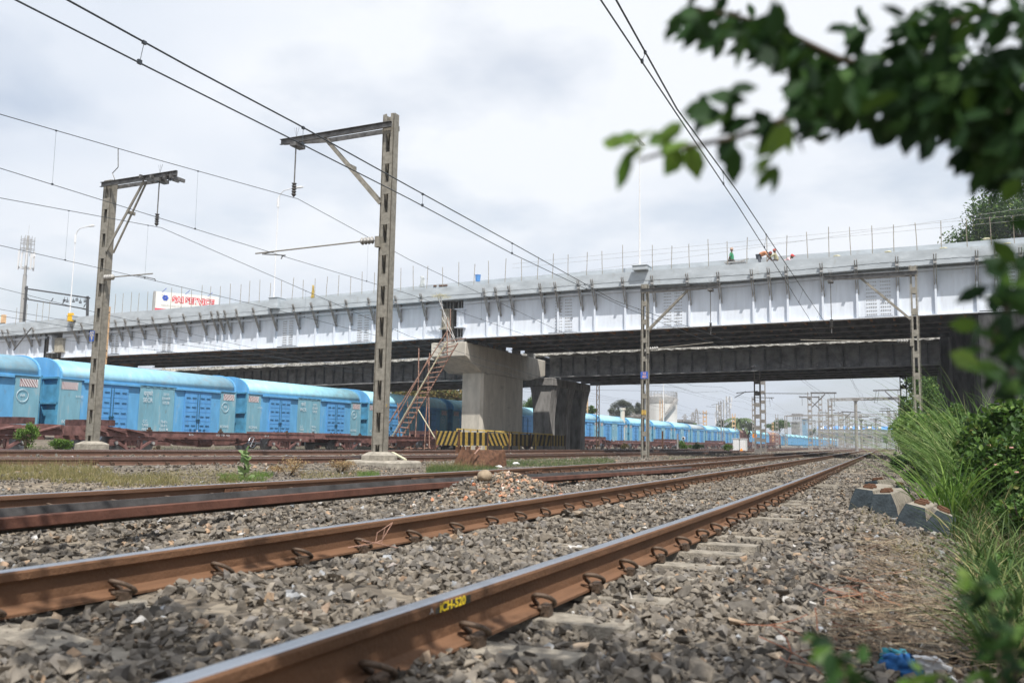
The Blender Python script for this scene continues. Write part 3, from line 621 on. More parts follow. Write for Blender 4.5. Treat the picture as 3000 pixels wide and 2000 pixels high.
# riveted splice plates
def splice(x0,x1):
    xm=(x0+x1)/2; a=onY(x0,bot(x0)-5,YB); c=onY(x1,edge(xm)+22,YB); m=MB(); xmid=(a.x+c.x)/2
    m.box((a.x,YB-.016,a.z),(xmid-.03,YB-.001,c.z)); m.box((xmid+.03,YB-.016,a.z),(c.x,YB-.001,c.z))
    o=m.build('splice_plate',M_white,br); r=MB()
    nz=11; 
    for h in (0,1):
        xa,xb=(a.x+.12,xmid-.14) if h==0 else (xmid+.14,c.x-.12)
        for i in range(5):
            for j in range(nz):
                X=xa+(xb-xa)*i/4; Z=a.z+.1+(c.z-a.z-.2)*j/(nz-1)
                r.add([(X-.032,YB-.017,Z-.032),(X+.032,YB-.017,Z-.032),(X+.032,YB-.017,Z+.032),(X-.032,YB-.017,Z+.032),(X-.02,YB-.045,Z-.02),(X+.02,YB-.045,Z-.02),(X+.02,YB-.045,Z+.02),(X-.02,YB-.045,Z+.02)],[(4,5,6,7),(0,1,5,4),(1,2,6,5),(2,3,7,6),(3,0,4,7)])
    tag(r.build('rivets',M_brk,o),kind='stuff')
    # bolted flange patch under the girder
    m=MB(); 
    for i in range(16):
        X=a.x-.3+(c.x-a.x+.6)*i/15; m.box((X-.03,YB-.2,a.z-.15),(X+.03,YB-.14,a.z-.1)); m.box((X-.03,YB+.05,a.z-.15),(X+.03,YB+.11,a.z-.1))
    m.box((a.x-.35,YB-.21,a.z-.1),(c.x+.35,YB+.12,a.z-.07)); m.build('flange_splice',M_soff,br)
for x0,x1 in ((323,350),(473,506),(825,863),(1043,1085),(1623,1680),(1941,2002),(2535,2612),(2955,3010)): splice(x0,x1)
# expansion joints: end diaphragms and bolted restrainer boxes
def rbox(x0,x1,y0,y1,mt,Y=53.5):
    a=onY(x0,y1,Y); c=onY(x1,y0,Y); m=MB()
    m.box((a.x,Y,a.z),(c.x,Y+.03,c.z)); m.box((a.x,Y+.032,a.z),(a.x+.03,Y+.5,c.z)); m.box((c.x-.03,Y+.032,a.z),(c.x,Y+.5,c.z))
    m.box((a.x-.1,Y-.15,c.z),(c.x+.1,Y+.5,c.z+.06)); m.box((a.x-.1,Y-.15,a.z-.06),(c.x+.1,Y+.5,a.z))
    for i in range(9):
        z=a.z+.1+(c.z-a.z-.2)*i/8
        for s in (.12,.3,.7,.88):
            X=a.x+(c.x-a.x)*s; m.box((X-.03,Y-.05,z-.03),(X+.03,Y-.001,z+.03))
    return m.build('restrainer_box',mt,br)
M_tan=mat('tan_box',(.42,.39,.32),.8,var=.15,scale=6)
rbox(1293,1316,908,962,M_tan); rbox(1337,1358,906,958,M_white); rbox(158,185,992,1030,M_tan); rbox(142,153,984,1032,M_white)
m=MB()
for px in (1300,1312,1321,1330,1345,1354,140,148,160,176):
    m=MB(); a=onY(px,edge(px)+6,54.1); b=onY(px,bot(px),54.1); m.box((a.x-.03,54.0,b.z),(a.x+.03,54.5,a.z)); m.build('end_diaphragm',M_brk,br)
m=MB(); a=onY(1297,edge(1297)+5,54.6); b=onY(1358,bot(1358),54.6); m.box((a.x,54.55,b.z),(b.x,54.6,a.z)); a=onY(132,edge(132)+5,54.6); b=onY(184,bot(184),54.6); m.box((a.x,54.55,b.z),(b.x,54.6,a.z)); m.build('joint_plate',M_soff,br)
# lamp pedestals belong to the bridge
def pedestal(px0,px1,py0,py1):
    a=onY(px0,py1,52.6); c=onY(px1,py0,52.6); m=MB(); m.box((a.x,52.55,a.z),(c.x,53.6,c.z)); m.box((a.x-.03,52.5,c.z+.002),(c.x+.03,53.65,c.z+.08)); return m.build('lamp_pedestal',M_grey,br,bevel=.02)
pedestal(1853,1896,777,792); pedestal(787,814,872,904); pedestal(196,214,926,938)
# ---------------- reinforcing bars standing along the kerb, each one a thing
REB=[(60,935,-30),(96,920,-30),(128,915,-30),(160,912,-28)]
rebx=[45,75,105,123,142,335,358,383,404,431,446,499,530,560,588,614,643,673,703,729,759,790,823,855,887,922,955,990,1026,1060,1095,1174,1211,1250,1297,1344,1388,1431,1479,1528,1574,1618,1664,1718,1765,1825,1912,1967,2020,2076,2132,2188,2246,2304,2367,2429,2493,2556,2619,2687,2758,2834,2905,2972]
M_reb=mat('rebar',(.30,.26,.20),.8,.2,var=.3,scale=10)
for i,px in enumerate(rebx):
    a=onY(px,top(px),53.15); h=random.uniform(1.45,1.85); q=Vector((random.uniform(-.07,.07),random.uniform(-.05,.05),h)); m=MB(); m.tube([(0,0,-.1),q*.5+Vector((random.uniform(-.015,.015),0,0)),q],.021,5)
    o=m.build('reinforcing_bar',M_reb,None); o.location=a
    tag(o,'thin reinforcing bar standing upright in the grey kerb of the white bridge','reinforcing bar','reinforcing bars along the bridge kerb')
# wires strung between the bars
m=MB()
for dz in (.95,1.25):
    P=[]
    for px in [1500,1700,1900,2132,2367,2619,2834,3000,3300]:
        a=onY(px,top(px),53.1); P.append((a.x,53.12,a.z+dz+ (px-1500)/1500*.3))
    m.tube(P,.008,4)
P=[]
for px in (1700,1912,2132,2367,2619,2834,3000,3300):
    a=onY(px,top(px),53.1); P.append((a.x,53.1,a.z+.3+(px-1700)/1300*1.6))
m.tube(P,.008,4)
tag(m.build('guard_wires',M_brk,None),'three thin slack wires strung along the bars above the right end of the bridge kerb','wire')
# ---------------- street lamps on the deck
def street_lamp(px,pyb,pyt,pxt,label,arm=True,r=.055):
    b=onY(px,pyb,53.1); tp=onY(pxt,pyt,53.1); h=tp.z-b.z; t=thing('street_lamp',label,'street lamp',b,'street lamps on the bridge'); m=MB(); m.tube([(0,0,0),(0,0,h)],r,8,r*.6); m.box((-.2,-.2,-.01),(.2,.2,.03)); m.build('lamp_post',M_wh,t,smooth=False)
    if arm:
        m=MB(); m.tube([(0,0,h-.25),(.15,0,h+.15),(.5,0,h+.42),(1.5,0,h+.5)],.04,6); m.tube([(-.02,0,h-.9),(-.02,0,h-.2)],.1,6); m.build('lamp_arm',M_wh,t)
        m=MB(); m.lathe([(.02,-.5),(.09,-.42),(.13,-.1),(.14,.25),(.07,.5)],n=10); o=m.build('lamp_head',M_wh,t); o.location=(1.95,0,h+.5); o.rotation_euler=(0,R_(90),0); o.scale=(.6,1,1)
    else:
        m=MB(); m.box((-.15,-.9,h),(.15,.9,h+.12)); m.build('lamp_head',M_wh,t)
street_lamp(1874,778,415,1874,'slim white lamp post rising from the bridge parapet left of the four workers',False)
street_lamp(802,872,575,817,'white lamp post on the bridge behind the mast with the thick concrete plinth')
street_lamp(204,926,684,220,'white curved-arm street lamp at the far left of the bridge near the cell tower')
# things lying on the bridge
a=onY(1400,822,54.2); t=MB(); t.lathe([(.16,0),(.2,.42),(.225,.43),(.225,.46),(.19,.46)],n=18); o=t.build('bucket',M_bluebk,None,smooth=False); o.location=(a.x,54.2,a.z-.05); tag(o,'blue plastic bucket standing on the bridge parapet','bucket')
def sheet(name,px,py,Y,w,h,mt,label,cat,seed):
    a=onY(px,py,Y); rr=random.Random(seed); V=[];F=[];n=9
    for i in range(n):
        for j in range(n):
            u=i/(n-1)-.5; v=j/(n-1); V.append((u*w*(1.1-.5*v+.1*math.sin(i*2+j))+rr.uniform(-.05,.05)*w,rr.uniform(-.1,.1)*w,v*h+rr.uniform(-.05,.05)*h))
    for i in range(n-1):
        for j in range(n-1): q=i*n+j; F.append((q,q+1,q+n+1,q+n))
    m=MB(); m.add(V,F); o=m.build(name,mt,None,smooth=True); o.location=a; sm=o.modifiers.new('s','SOLIDIFY'); sm.thickness=.015; return tag(o,label,cat)
M_sack=mat('white_sack',(.62,.66,.66),.8,var=.2,scale=8,c2=(.35,.55,.62),c2at=.6)
sheet('cement_bag',1237,843,53.0,.42,.85,M_sack,'crumpled pale sack draped over the bridge kerb left of the scaffold','sack',3)
sheet('yellow_cloth',916,874,53.0,.28,1.05,M_yel,'orange-yellow cloth hanging from a bar on the bridge','cloth',4)
for k,px in enumerate((1257,1273,1281,1289)):
    a=onY(px,833-(px-1257)*.06,54.0); m=MB(); m.box((-.12,-.1,0),(.12,.1,.1)); o=m.build('brick',M_rust,None,bevel=.01); o.location=(a.x,54.9,a.z-.02); tag(o,'rough brick lying on the bridge parapet beside the pale sack','brick','bricks on the bridge parapet')
for k,(px,py) in enumerate(((2452,750),(2601,738),(2764,727),(2890,700),(2950,714))):
    a=onY(px,py,53.15); o=boulder('stone_lump',a,.13,M_rope,k+20,(1.6,.8,.5)); tag(o,'pale tan lump of mortar lying on the grey kerb right of the workers','mortar lump','mortar lumps on the bridge kerb')
# ---------------- new pier
pr=thing('bridge_pier','tall new pale concrete bridge pier with hammerhead cap behind the striped barricades','bridge pier',(0,0,0))
zc0=6.42; zc1=7.38; x0,x1=-31.76,-28.9
m=MB(); prof=[(53.5,zc0),(53.5,zc1+.05),(67.9,zc1+.0),(67.9,zc0-.35),(64.5,5.42),(56.0,5.42)]
m.prism(prof,lambda a,b,t:(t,a,b),x0,x1); m.build('pier_cap',M_conc,pr,bevel=.05)
m=MB(); m.prism([(-30.48,56.0),(-28.98,56.0),(-28.80,56.2),(-28.80,63.1),(-28.98,63.3),(-30.48,63.3)],lambda a,b,t:(a,b,t),-.5,5.418); m.build('pier_shaft',M_conc,pr,bevel=.02)
m=MB()
for yy in (54.0,57.2,60.2,63.2,66.2):
    for xx in (-30.6,-29.5): m=MB(); m.box((xx-.3,yy-.2,zc1+.052),(xx+.3,yy+.25,zc1+.45)); m.build('bearing_block',M_brk,pr,bevel=.02)
# second pier of the new bridge, mostly hidden behind the train
p2=thing('bridge_pier','far left pale concrete bridge pier mostly hidden behind the blue wagons','bridge pier',(0,0,0)); a=onY(150,1040,54)
m=MB(); m.prism([(p[0],p[1]-.2) for p in prof],lambda a_,b,t:(t,a_,b),a.x-1.2,a.x+1.6); m.build('pier_cap',M_conc,p2,bevel=.05)
m=MB(); m.box((a.x-.6,56,-.5),(a.x+1.1,63.3,5.2)); m.build('pier_shaft',M_conc,p2)
# ---------------- old bridge
YO=69.0
ob=thing('old_bridge','older dark riveted plate girder bridge with a crumbling pale ledge behind the white bridge','bridge',(0,0,0))
led=px_line(ext([(600,1078),(1266,1049),(1579,1036),(2100,1014),(2757,988)])); ledt=lambda x: led(x)-3; ledb=lambda x:led(x)+6
ogb=px_line(ext([(900,1130),(1262,1117),(1700,1102),(2100,1090),(2757,1068)]))
cut=lambda x: led(x)+7
XO1=list(np.linspace(-600,1560,50)); XO2=list(np.linspace(1612,2760,30)); XO=list(np.linspace(-600,2757,70))
def jag(xs): return xs
o=strip('deck_ledge',list(np.linspace(-600,2757,260)),lambda x:ledt(x)+1.6*vn(x,0,.06)-1.0*vn(x,0,.4,2),lambda x:ledb(x)+3.5*(vn(x,0,.12,3)-.3),YO-1.1,YO+.4,M_oldled,ob,YO-1.1)
for xs in (XO1,XO2):
    strip('girder_web',xs,lambda x:led(x)+9,lambda x:ogb(x)-0,YO,YO+.03,M_oldg,ob,YO)
    strip('top_flange',xs,lambda x:led(x)+11,lambda x:led(x)+14.5,YO-.22,YO-.002,M_oldg,ob,YO)
    strip('bottom_flange',xs,lambda x:ogb(x)-2.5,lambda x:ogb(x)+1,YO-.24,YO+.26,M_oldg,ob,YO)
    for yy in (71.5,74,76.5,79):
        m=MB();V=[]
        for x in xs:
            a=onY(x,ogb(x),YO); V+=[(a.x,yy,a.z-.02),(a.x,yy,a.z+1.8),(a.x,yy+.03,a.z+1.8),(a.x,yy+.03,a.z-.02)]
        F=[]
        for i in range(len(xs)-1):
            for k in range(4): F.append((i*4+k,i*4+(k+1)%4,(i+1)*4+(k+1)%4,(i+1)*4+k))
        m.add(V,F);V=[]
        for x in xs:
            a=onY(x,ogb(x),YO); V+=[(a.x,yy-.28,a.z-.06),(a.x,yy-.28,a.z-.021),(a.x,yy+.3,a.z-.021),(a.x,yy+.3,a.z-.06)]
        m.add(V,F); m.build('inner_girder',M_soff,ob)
    V=[]
    m=MB()
    for x in xs:
        a=onY(x,led(x)+8,YO); V+=[(a.x,YO+.42,a.z-.15),(a.x,YO+.42,a.z+.25),(a.x,79.5,a.z+.25),(a.x,79.5,a.z-.15)]
    m.add(V,F); m.build('deck_slab',M_oldg,ob)
# stiffeners every ~43px near the right, measured positions extended by equal world spacing
wxr=[onY(p,1060,YO).x for p in (1868,1908,1950,1988,2030,2072,2114,2157,2202,2244,2289,2333,2376,2423)]
dx_=(wxr[-1]-wxr[0])/(len(wxr)-1); x=wxr[0]-dx_*45
def pxof(X,Y,Z):
    v=Vector((X,Y,Z-CZ)); d=v.dot(_F); return 1500+FPX*v.dot(_R)/d
cnt=0
while x<2.0:
    p=pxof(x,YO,7); 
    if (-200<p<1560) or (1612<p<2750):
        a=onY(p,led(p)+14,YO); b=onY(p,ogb(p)-2,YO); m=MB(); m.box((a.x-.045,YO-.16,b.z),(a.x+.045,YO-.002,a.z))
        for j in range(12):
            z=b.z+.1+(a.z-b.z-.2)*j/11; m.box((a.x-.13,YO-.03,z-.025),(a.x-.08,YO-.002,z+.025)); m.box((a.x+.08,YO-.03,z-.025),(a.x+.13,YO-.002,z+.025))
        m.build('stiffener',M_soff,ob)
    x+=dx_
for x0,x1 in ((1936,1967),(2357,2393),(1215,1240),(1300,1330)):
    a=onY(x0,ogb(x0)-6,YO); c=onY(x1,led(x1)+17,YO); m=MB()
    for i in range(9):
        for j in range(11):
            X=a.x+(c.x-a.x)*i/8; Z=a.z+(c.z-a.z)*j/10; m.box((X-.025,YO-.03,Z-.025),(X+.025,YO-.002,Z+.025))
    tag(m.build('rivets',M_oldled,ob),kind='stuff')
# rivet rows along the flanges
m=MB(); xx=onY(-100,1100,YO).x
while xx<1.6:
    p=pxof(xx,YO,7); a=onY(p,ogb(p)-5,YO); b=onY(p,led(p)+18,YO)
    for z in (a.z,a.z+.14,b.z): m.box((xx-.022,YO-.025,z-.022),(xx+.022,YO-.002,z+.022))
    xx+=.22
tag(m.build('rivets',M_soff,ob),kind='stuff')
# old pier: cap beam on three flaring columns
op=thing('old_bridge_pier','older pier with weathered cap beam on three flaring columns beside the new pier','bridge pier',(0,0,0))
xa,xb=-30.45,-28.25
m=MB(); m.box((xa-.35,68.0,5.25),(xb,77.4,5.93)); m.build('pier_cap',M_concd,op,bevel=.05)
for (ya,yb) in ((68.25,69.6),(72.1,73.3),(75.9,77.1)):
    m=MB(); n=10; V=[]
    for i in range(n+1):
        t=i/n; z=-.5+(5.248+.5)*t; f=.85-.0*t; w0=(xb-xa)/2*(.62+.0*t); 
        fl=max(0,(t-.45)/.55)**2; w0=(xb-xa)/2*(.66+.30*fl); hy=(yb-ya)/2*(1.0); cx=(xa+xb)/2-.05; hy=0.0
        gy=.35*fl; V+=[(cx-w0,ya-gy*(ya>69),z),(cx+w0,ya-gy*(ya>69),z),(cx+w0,yb+gy,z),(cx-w0,yb+gy,z)]
    F=[(3,2,1,0),(4*n,4*n+1,4*n+2,4*n+3)]
    for i in range(n):
        for k in range(4): F.append((i*4+k,i*4+(k+1)%4,(i+1)*4+(k+1)%4,(i+1)*4+k))
    m.add(V,F); m.build('column',M_concd,op)
# abutment at the right
ab=thing('bridge_abutment','dark stained concrete abutment wall carrying both bridges behind the tall grass','abutment',(0,0,0))
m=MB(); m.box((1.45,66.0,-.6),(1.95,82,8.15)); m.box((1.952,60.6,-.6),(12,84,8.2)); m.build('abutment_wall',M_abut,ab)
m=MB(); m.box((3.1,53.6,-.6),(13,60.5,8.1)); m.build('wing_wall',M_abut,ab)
# ================================================================== HEAVY OVERHEAD MASTS
def insulator_mb(p,q,r=.085,n=5,rod=.02):
    m=MB(); p=Vector(p);q=Vector(q);d=q-p; m.tube([p,q],rod,6)
    for i in range(n):
        c=p+d*(.12+.76*i/(n-1)); u=d.normalized(); m.tube([c-u*.02,c+u*.012,c+u*.05],r,10,r*.45)
    return m
def lattice(mb,w,d,h,step=.9,bat=.34,th=.06,tap=1.0):
    """two channels with batten plates: w between outer faces (x), d depth (y)"""
    for s in (-1,1):
        x=s*(w/2-th/2); mb.box((x-th*.12*s-th/2*0-.006,-d/2,0),(x-th*.12*s+.006,d/2,h))
        mb.box((min(x,x-s*th)-.0,-d/2-.006,0),(max(x,x-s*th),-d/2+.006,h)); mb.box((min(x,x-s*th),d/2-.006,0),(max(x,x-s*th),d/2+.006,h))
        mb.box((s*w/2-.012 if s>0 else s*w/2,-d/2,0),(s*w/2 if s>0 else s*w/2+.012,d/2,h))
    z=.25
    while z<h-.1:
        for yy in (-d/2-.012,d/2+.002):
            mb.box((-w/2+w*.12,yy,z),(w/2-w*.12,yy+.01,min(h,z+bat)))
        z+=step
def heavy_mast(label,base,h,w,d,group,armdir,armL,arm_z,brace,rod,stay,rz=0,foot=None,plinth=None,step=.9,bat=.34,arm_t=(.12,.16)):
    t=thing('overhead_line_mast',label,'overhead line mast',base,group)
    m=MB(); lattice(m,w,d,h,step,bat,th=w*.22); m.build('post',M_mast,t)
    m=MB(); y=d/2+.06; s=armdir; x0=-s*w*.45
    # channel arm: web with flanges
    for yy in (-y-.05,):
        m.box((x0,yy-.012,arm_z-arm_t[1]/2),(s*armL,yy,arm_z+arm_t[1]/2)); m.box((x0,yy-.08,arm_z+arm_t[1]/2),(s*armL,yy,arm_z+arm_t[1]/2+.014)); m.box((x0,yy-.08,arm_z-arm_t[1]/2-.014),(s*armL,yy,arm_z-arm_t[1]/2))
    m.box((x0,y+.0,arm_z-arm_t[1]/2),(s*armL*.6,y+.014,arm_z+arm_t[1]/2))
    m.bar((s*armL*.6,y,arm_z),(s*armL*.98,-y,arm_z),.03,arm_t[1])
    m.build('cantilever_arm',M_arm,t)
    m=MB(); (bx,bz)=brace
    m.bar((s*bx,-y,arm_z-.08),(s*(w/2-.02),-d/2-.03,bz),.035,.10); m.bar((s*bx,-y+.12,arm_z-.08),(s*(w/2-.02),d/2+.03,bz),.035,.08); m.bar((s*(bx*.55+w*.2),-y,(arm_z*.55+bz*.45)),(s*(bx*.55+w*.2),y,(arm_z*.55+bz*.45)),.05,.12)
    m.build('brace',M_mast,t)
    rx,rz0=rod
    m=MB(); m.tube([(s*rx,-y-.05,arm_z-.05),(s*rx,-y-.05,arm_z-.15-(arm_z-.15-rz0)*.72)],.022,6); m.box((s*rx-.12,-y-.2,arm_z-.22),(s*rx+.12,y-.1,arm_z-.10))
    for k in range(5): m.tube([(s*rx,-y-.05,arm_z+.1),(s*rx+(k-2)*.05,-y-.05+(k%2)*.05,arm_z+.42)],.004,3)
    m.build('hanger_rod',M_arm,t)
    z1=arm_z-.15-(arm_z-.15-rz0)*.72
    insulator_mb((s*rx,-y-.05,z1),(s*rx,-y-.05,z1-.45),.085).build('insulator',M_ins,t,smooth=True)
    m=MB(); m.tube([(s*rx,-y-.05,z1-.45),(s*rx,-y-.05,rz0)],.02,5); m.build('clamp',M_arm,t)
    if stay:
        (sx0,sz0,sx1,sz1,rg)=stay; yy=-y-.05; a=Vector((s*w/2,yy,sz0)); b=Vector((s*sx1,yy,sz1)); dd=(b-a)
        i1=a+dd*(.45/dd.length)
        insulator_mb(a+dd*(.12/dd.length),a+dd*(.58/dd.length),.115,4,.04).build('insulator',M_insg,t,smooth=True)
        m=MB(); m.tube([a+dd*(.55/dd.length),b],.022,6); m.box((s*(w/2)-.05,yy-.03,sz0-.22),(s*(w/2)+.1,yy+.1,sz0+.1)); m.build('stay_tube',M_mast,t)
        if rg: m=MB(); m.tube([Vector((s*rg[0],yy,rg[1])),Vector((s*rg[2],yy,rg[3]+.04)),Vector((s*(rg[2])+s*.12,yy,rg[3]+.02)),Vector((s*(rg[2])+s*.16,yy,rg[3]-.06))],.018,6); m.tube([b+(a-b)*.2,Vector((s*rg[0],yy,rg[1]))],.012,5); m.build('registration_arm',M_arm,t)
    if foot:
        m=MB(); fw,fd,fh,cap=foot; m.box((-fw/2,-fd/2,-fh),(fw/2,fd/2,-cap)); 
        m.add([(-fw/2,-fd/2,-cap),(fw/2,-fd/2,-cap),(fw/2,fd/2,-cap),(-fw/2,fd/2,-cap),(-w*.6,-d*.7,.05),(w*.6,-d*.7,.05),(w*.6,d*.7,.05),(-w*.6,d*.7,.05)],[(4,5,6,7),(0,1,5,4),(1,2,6,5),(2,3,7,6),(3,0,4,7)])
        m.build('footing',M_concf,t)
    if plinth:
        m=MB(); a,b2,c,dd_,e,f=plinth; m.box((a,c,e),(b2,dd_,f)); m.build('plinth',M_concf,t,bevel=.06)
    return t
GM='heavy lattice masts beside the tracks'
def rel(p,b): return (abs(p.x-b.x),p.z-b.z)
# mast 2 (big, centre-left)
Y2=21.2; b=onY(1112,1328,Y2); tpp=onY(1147,337,Y2); 
q=lambda x,y,Y,b: (onY(x,y,Y).x-b.x, onY(x,y,Y).z-b.z)
arm=q(837,437,Y2,b); bra=q(962,417,Y2,b); brz=q(1122,600,Y2,b); rod=q(874,583,Y2,b); st1=q(1107,708,Y2,b); st2=q(763,747,Y2,b); rg1=q(783,746,Y2,b); rg2=q(850,756,Y2,b)
mast2=heavy_mast('tall grey lattice mast on a thick concrete plinth, arm reaching left over the third track',b,tpp.z-b.z,.42,.24,GM,-1,-arm[0],(arm[1]+q(1148,361,Y2,b)[1])/2,(-bra[0],brz[1]),(-rod[0],rod[1]),(0,st1[1],-st2[0],st2[1],(-rg1[0],rg1[1]-.03,-rg2[0],rg2[1])),foot=(.74,.74,.19,.05),plinth=(-.85,1.0,-.55,.75,-.75,-.192),step=.93,bat=.36,arm_t=(.12,.15))
# mast 1 (left)
Y1=22.0; b=onY(270,1296,Y1); tpp=onY(323,531,Y1)
arm=q(536,506,Y1,b); bra=q(434,537,Y1,b); brz=q(296,741,Y1,b); rod=q(474,667,Y1,b); st1=q(311,818,Y1,b); st2=q(463,805,Y1,b); rg1=q(415,808,Y1,b); rg2=q(468,822,Y1,b)
mast1=heavy_mast('tall grey lattice mast at the left with a blue number plate, arm reaching right',b,tpp.z-b.z,.44,.26,GM,1,arm[0],(arm[1]+q(306,555,Y1,b)[1])/2,(bra[0],brz[1]),(rod[0],rod[1]),(0,st1[1],st2[0],st2[1],(rg1[0],rg1[1]-.02,rg2[0]-.1,rg2[1])),foot=(.80,.80,.6,.05),step=.93,bat=.42,arm_t=(.12,.15))
m=MB(); a=q(510,532,Y1,b); m.tube([(a[0],-.2,a[1]+.28),(a[0],-.2,a[1]+.14)],.05,8,.09); m.tube([(a[0],-.2,a[1]+.14),(a[0],-.2,a[1]+.10)],.16,12,.15); m.tube([(a[0],-.2,a[1]+.10),(a[0],-.2,a[1]-.02)],.06,8); m.build('bell_insulator',M_ins,mast1)
m=MB(); 
for px in (437,468,508,525): a=q(px,530,Y1,b); m.box((a[0]-.05,-.42,a[1]+.0),(a[0]+.03,.25,a[1]+.12))
m.build('clamp_bars',M_arm,mast1)
m=MB(); P=[onY(346,436,Y1),onY(346,490,Y1),onY(329,508,Y1),onY(336,525,Y1),onY(326,548,Y1)]; m.tube([p-b for p in P],.018,5); m.build('jumper_cable',M_arm,mast1)
def plate(parent,b,x0,x1,y0,y1,Y,mt,s1,s2,tm,dy,size,border=None):
    a=onY(x0,y1,Y)-b; c=onY(x1,y0,Y)-b; m=MB(); m.box((a.x,dy-.008,a.z),(c.x,dy,c.z)); o=m.build('number_plate',mt,parent)
    zc=(a.z+c.z)/2; xm=(a.x+c.x)/2; hh=(c.z-a.z)
    text('lettering',s1,size,tm,o,(xm,dy-.012,zc+hh*.23),'-Y',thick=.012); text('lettering',s2,size,tm,o,(xm,dy-.012,zc-hh*.25),'-Y',thick=.012)
    if border: m=MB(); m.box((a.x,dy-.013,zc-.006),(c.x,dy-.009,zc+.006)); m.build('divider',border,o)
M_letty=mat('plate_letter',(.72,.62,.30),.7); M_letto=mat('plate_letter_orange',(.85,.45,.28),.7)
plate(mast1,b,273,288,970,1001,Y1,M_bluep,'52','9',M_letty,-.16,.19,M_letty)
text('lettering','XY',.1,M_whl,mast1,(onY(284,1171,Y1)-b)+Vector((0,-.02,0)),'-Y'); text('lettering','52/9',.08,M_whl,mast1,(onY(286,1181,Y1)-b)+Vector((0,-.02,0)),'-Y')
b2=Vector(mast2.location); text('lettering','2124',.13,M_yel,mast2,(onY(1126,1188,Y2)-b2)+Vector((0,-.05,0)),'-Y',thick=.005)
# mast 3 and mast 4 in front of the bridge
Y3=44.0; b=onY(1890,1347,Y3); tpp=onY(1878,834,Y3)
arm=q(2111,840,Y3,b); bra=q(2018,848,Y3,b); brz=q(1897,967,Y3,b); rod=q(2085,983,Y3,b); st1=q(1902,1024,Y3,b); st2=q(2092,1004,Y3,b)
mast3=heavy_mast('slim grey lattice mast carrying a blue 52 8D plate in front of the bridges',b,tpp.z-b.z,.40,.22,GM,1,arm[0],arm[1],(bra[0],brz[1]),(rod[0],rod[1]),(0,st1[1],st2[0],st2[1],None),step=.98,bat=.25)
plate(mast3,b,1879,1901,1089,1109,Y3,M_bluep,'52','8D',M_letto,-.14,.17)
plate(mast3,b,1882,1895,1201,1215,Y3,M_yel,'52','9D',M_maroon,-.14,.10)
Y4=44.0; b=onY(2692,1262,Y4); b.z=gh(b.x,Y4)-.1; tpp=onY(2670,779,Y4)
arm=q(2416,818,Y4,b); bra=q(2522,816,Y4,b); brz=q(2669,936,Y4,b); rod=q(2438,978,Y4,b); st1=q(2666,1001,Y4,b); st2=q(2347,997,Y4,b)
mast4=heavy_mast('grey lattice mast rising out of the greenery at the right, its arm reaching left',b,tpp.z-b.z,.38,.22,GM,-1,-arm[0],arm[1],(-bra[0],brz[1]),(-rod[0],rod[1]),(0,st1[1],-st2[0],st2[1],None),step=1.0,bat=.3)
# ================================================================== WIRES
def wireline(label,cat_px,con_px,fX,r=.0085,droppers=(),grp='overhead lines above the tracks',ext_to=None,extz=None):
    t=thing('overhead_line',label,'overhead line',(0,0,0),grp)
    def pts(px):
        out=[]
        for (x,y,X) in px: out.append(onX(x,y,X))
        return out
    out=[]
    for nm,px in (('catenary_wire',cat_px),('contact_wire',con_px)):
        P=pts(px)
        if ext_to:
            for (X,Y,zc,zk) in ext_to: P.append(Vector((X,Y,zc if nm=='catenary_wire' else zk)))
        m=MB(); m.tube(P,r*(1.15 if nm=='catenary_wire' else 1),5); m.build(nm,M_wire,t); out.append(P)
    for Y in droppers:
        zz=[]
        for P in out:
            ys=[p.y for p in P]; zz.append(Vector((np.interp(Y,ys,[p.x for p in P]),Y,np.interp(Y,ys,[p.z for p in P]))))
        m=MB(); m.tube([zz[0],zz[1]],.0035,4); m.box(zz[0]-Vector((.012,.02,.02)),zz[0]+Vector((.012,.02,.012))); m.box(zz[1]-Vector((.012,.02,.012)),zz[1]+Vector((.012,.02,.03))); m.build('dropper',M_wire,t)
    return out
def far_ext(fx,z0,Y0,n=9,span=54):
    out=[]
    for k in range(n):
        for u in (.25,.5,.75,1):
            Y=Y0+span*(k+u); sag=.75*(4*u*(1-u)); out.append((float(fx(Y)),Y,z0+.95-sag*1.0,z0))
    return out
xa=lambda Y:xA2(Y)-.838; xb=lambda Y:xB2(Y)-.838; xc=lambda Y:xC2(Y)-.838; xd=lambda Y:xD2(Y)-.838
wA=wireline('pair of overhead wires above the nearest track running to the arm of the rightmost mast',[(1700,-96,-2.5),(1805,0,-2.45),(1983,319,-2.6),(2160,560,-2.9),(2437,975,-4.05)],[(1660,-160,-2.5),(1760,0,-2.5),(1983,335,-2.6),(2160,600,-2.9),(2400,980,-4.1)],None,droppers=(8.5,14,20,30,38),ext_to=far_ext(xa,5.35,48))
wB=wireline('overhead wire pair above the second track, running from the upper left to the slim mast',[(100,-52,-6.4),(197,0,-6.3),(561,200,-6.4),(867,362,-6.6),(1200,547,-7.0),(1500,712,-7.6),(1800,880,-8.6),(2085,981,-10.0)],[(-60,-52,-6.4),(45,0,-6.4),(439,200,-6.4),(867,414,-6.6),(1200,583,-7.0),(1500,743,-7.6),(1830,900,-8.6),(2120,1020,-9.9)],None,droppers=(5.4,8,11.5,16,22,29,36),ext_to=far_ext(xb,5.45,48))
wC=wireline('pair of overhead wires above the third track held by the arm of the plinth mast',[(-120,295,-17.2),(0,335,-17.2),(439,462,-17.5),(873,583,-17.9),(1200,761,-17.3),(1650,975,-16.8),(2030,1130,-16.6)],[(-120,465,-17.2),(0,493,-17.2),(474,641,-17.5),(857,759,-17.9),(1200,862,-17.3),(1650,1020,-16.8),(2030,1150,-16.6)],None,droppers=(12.5,17,25,33,42),ext_to=far_ext(xc,5.6,70))
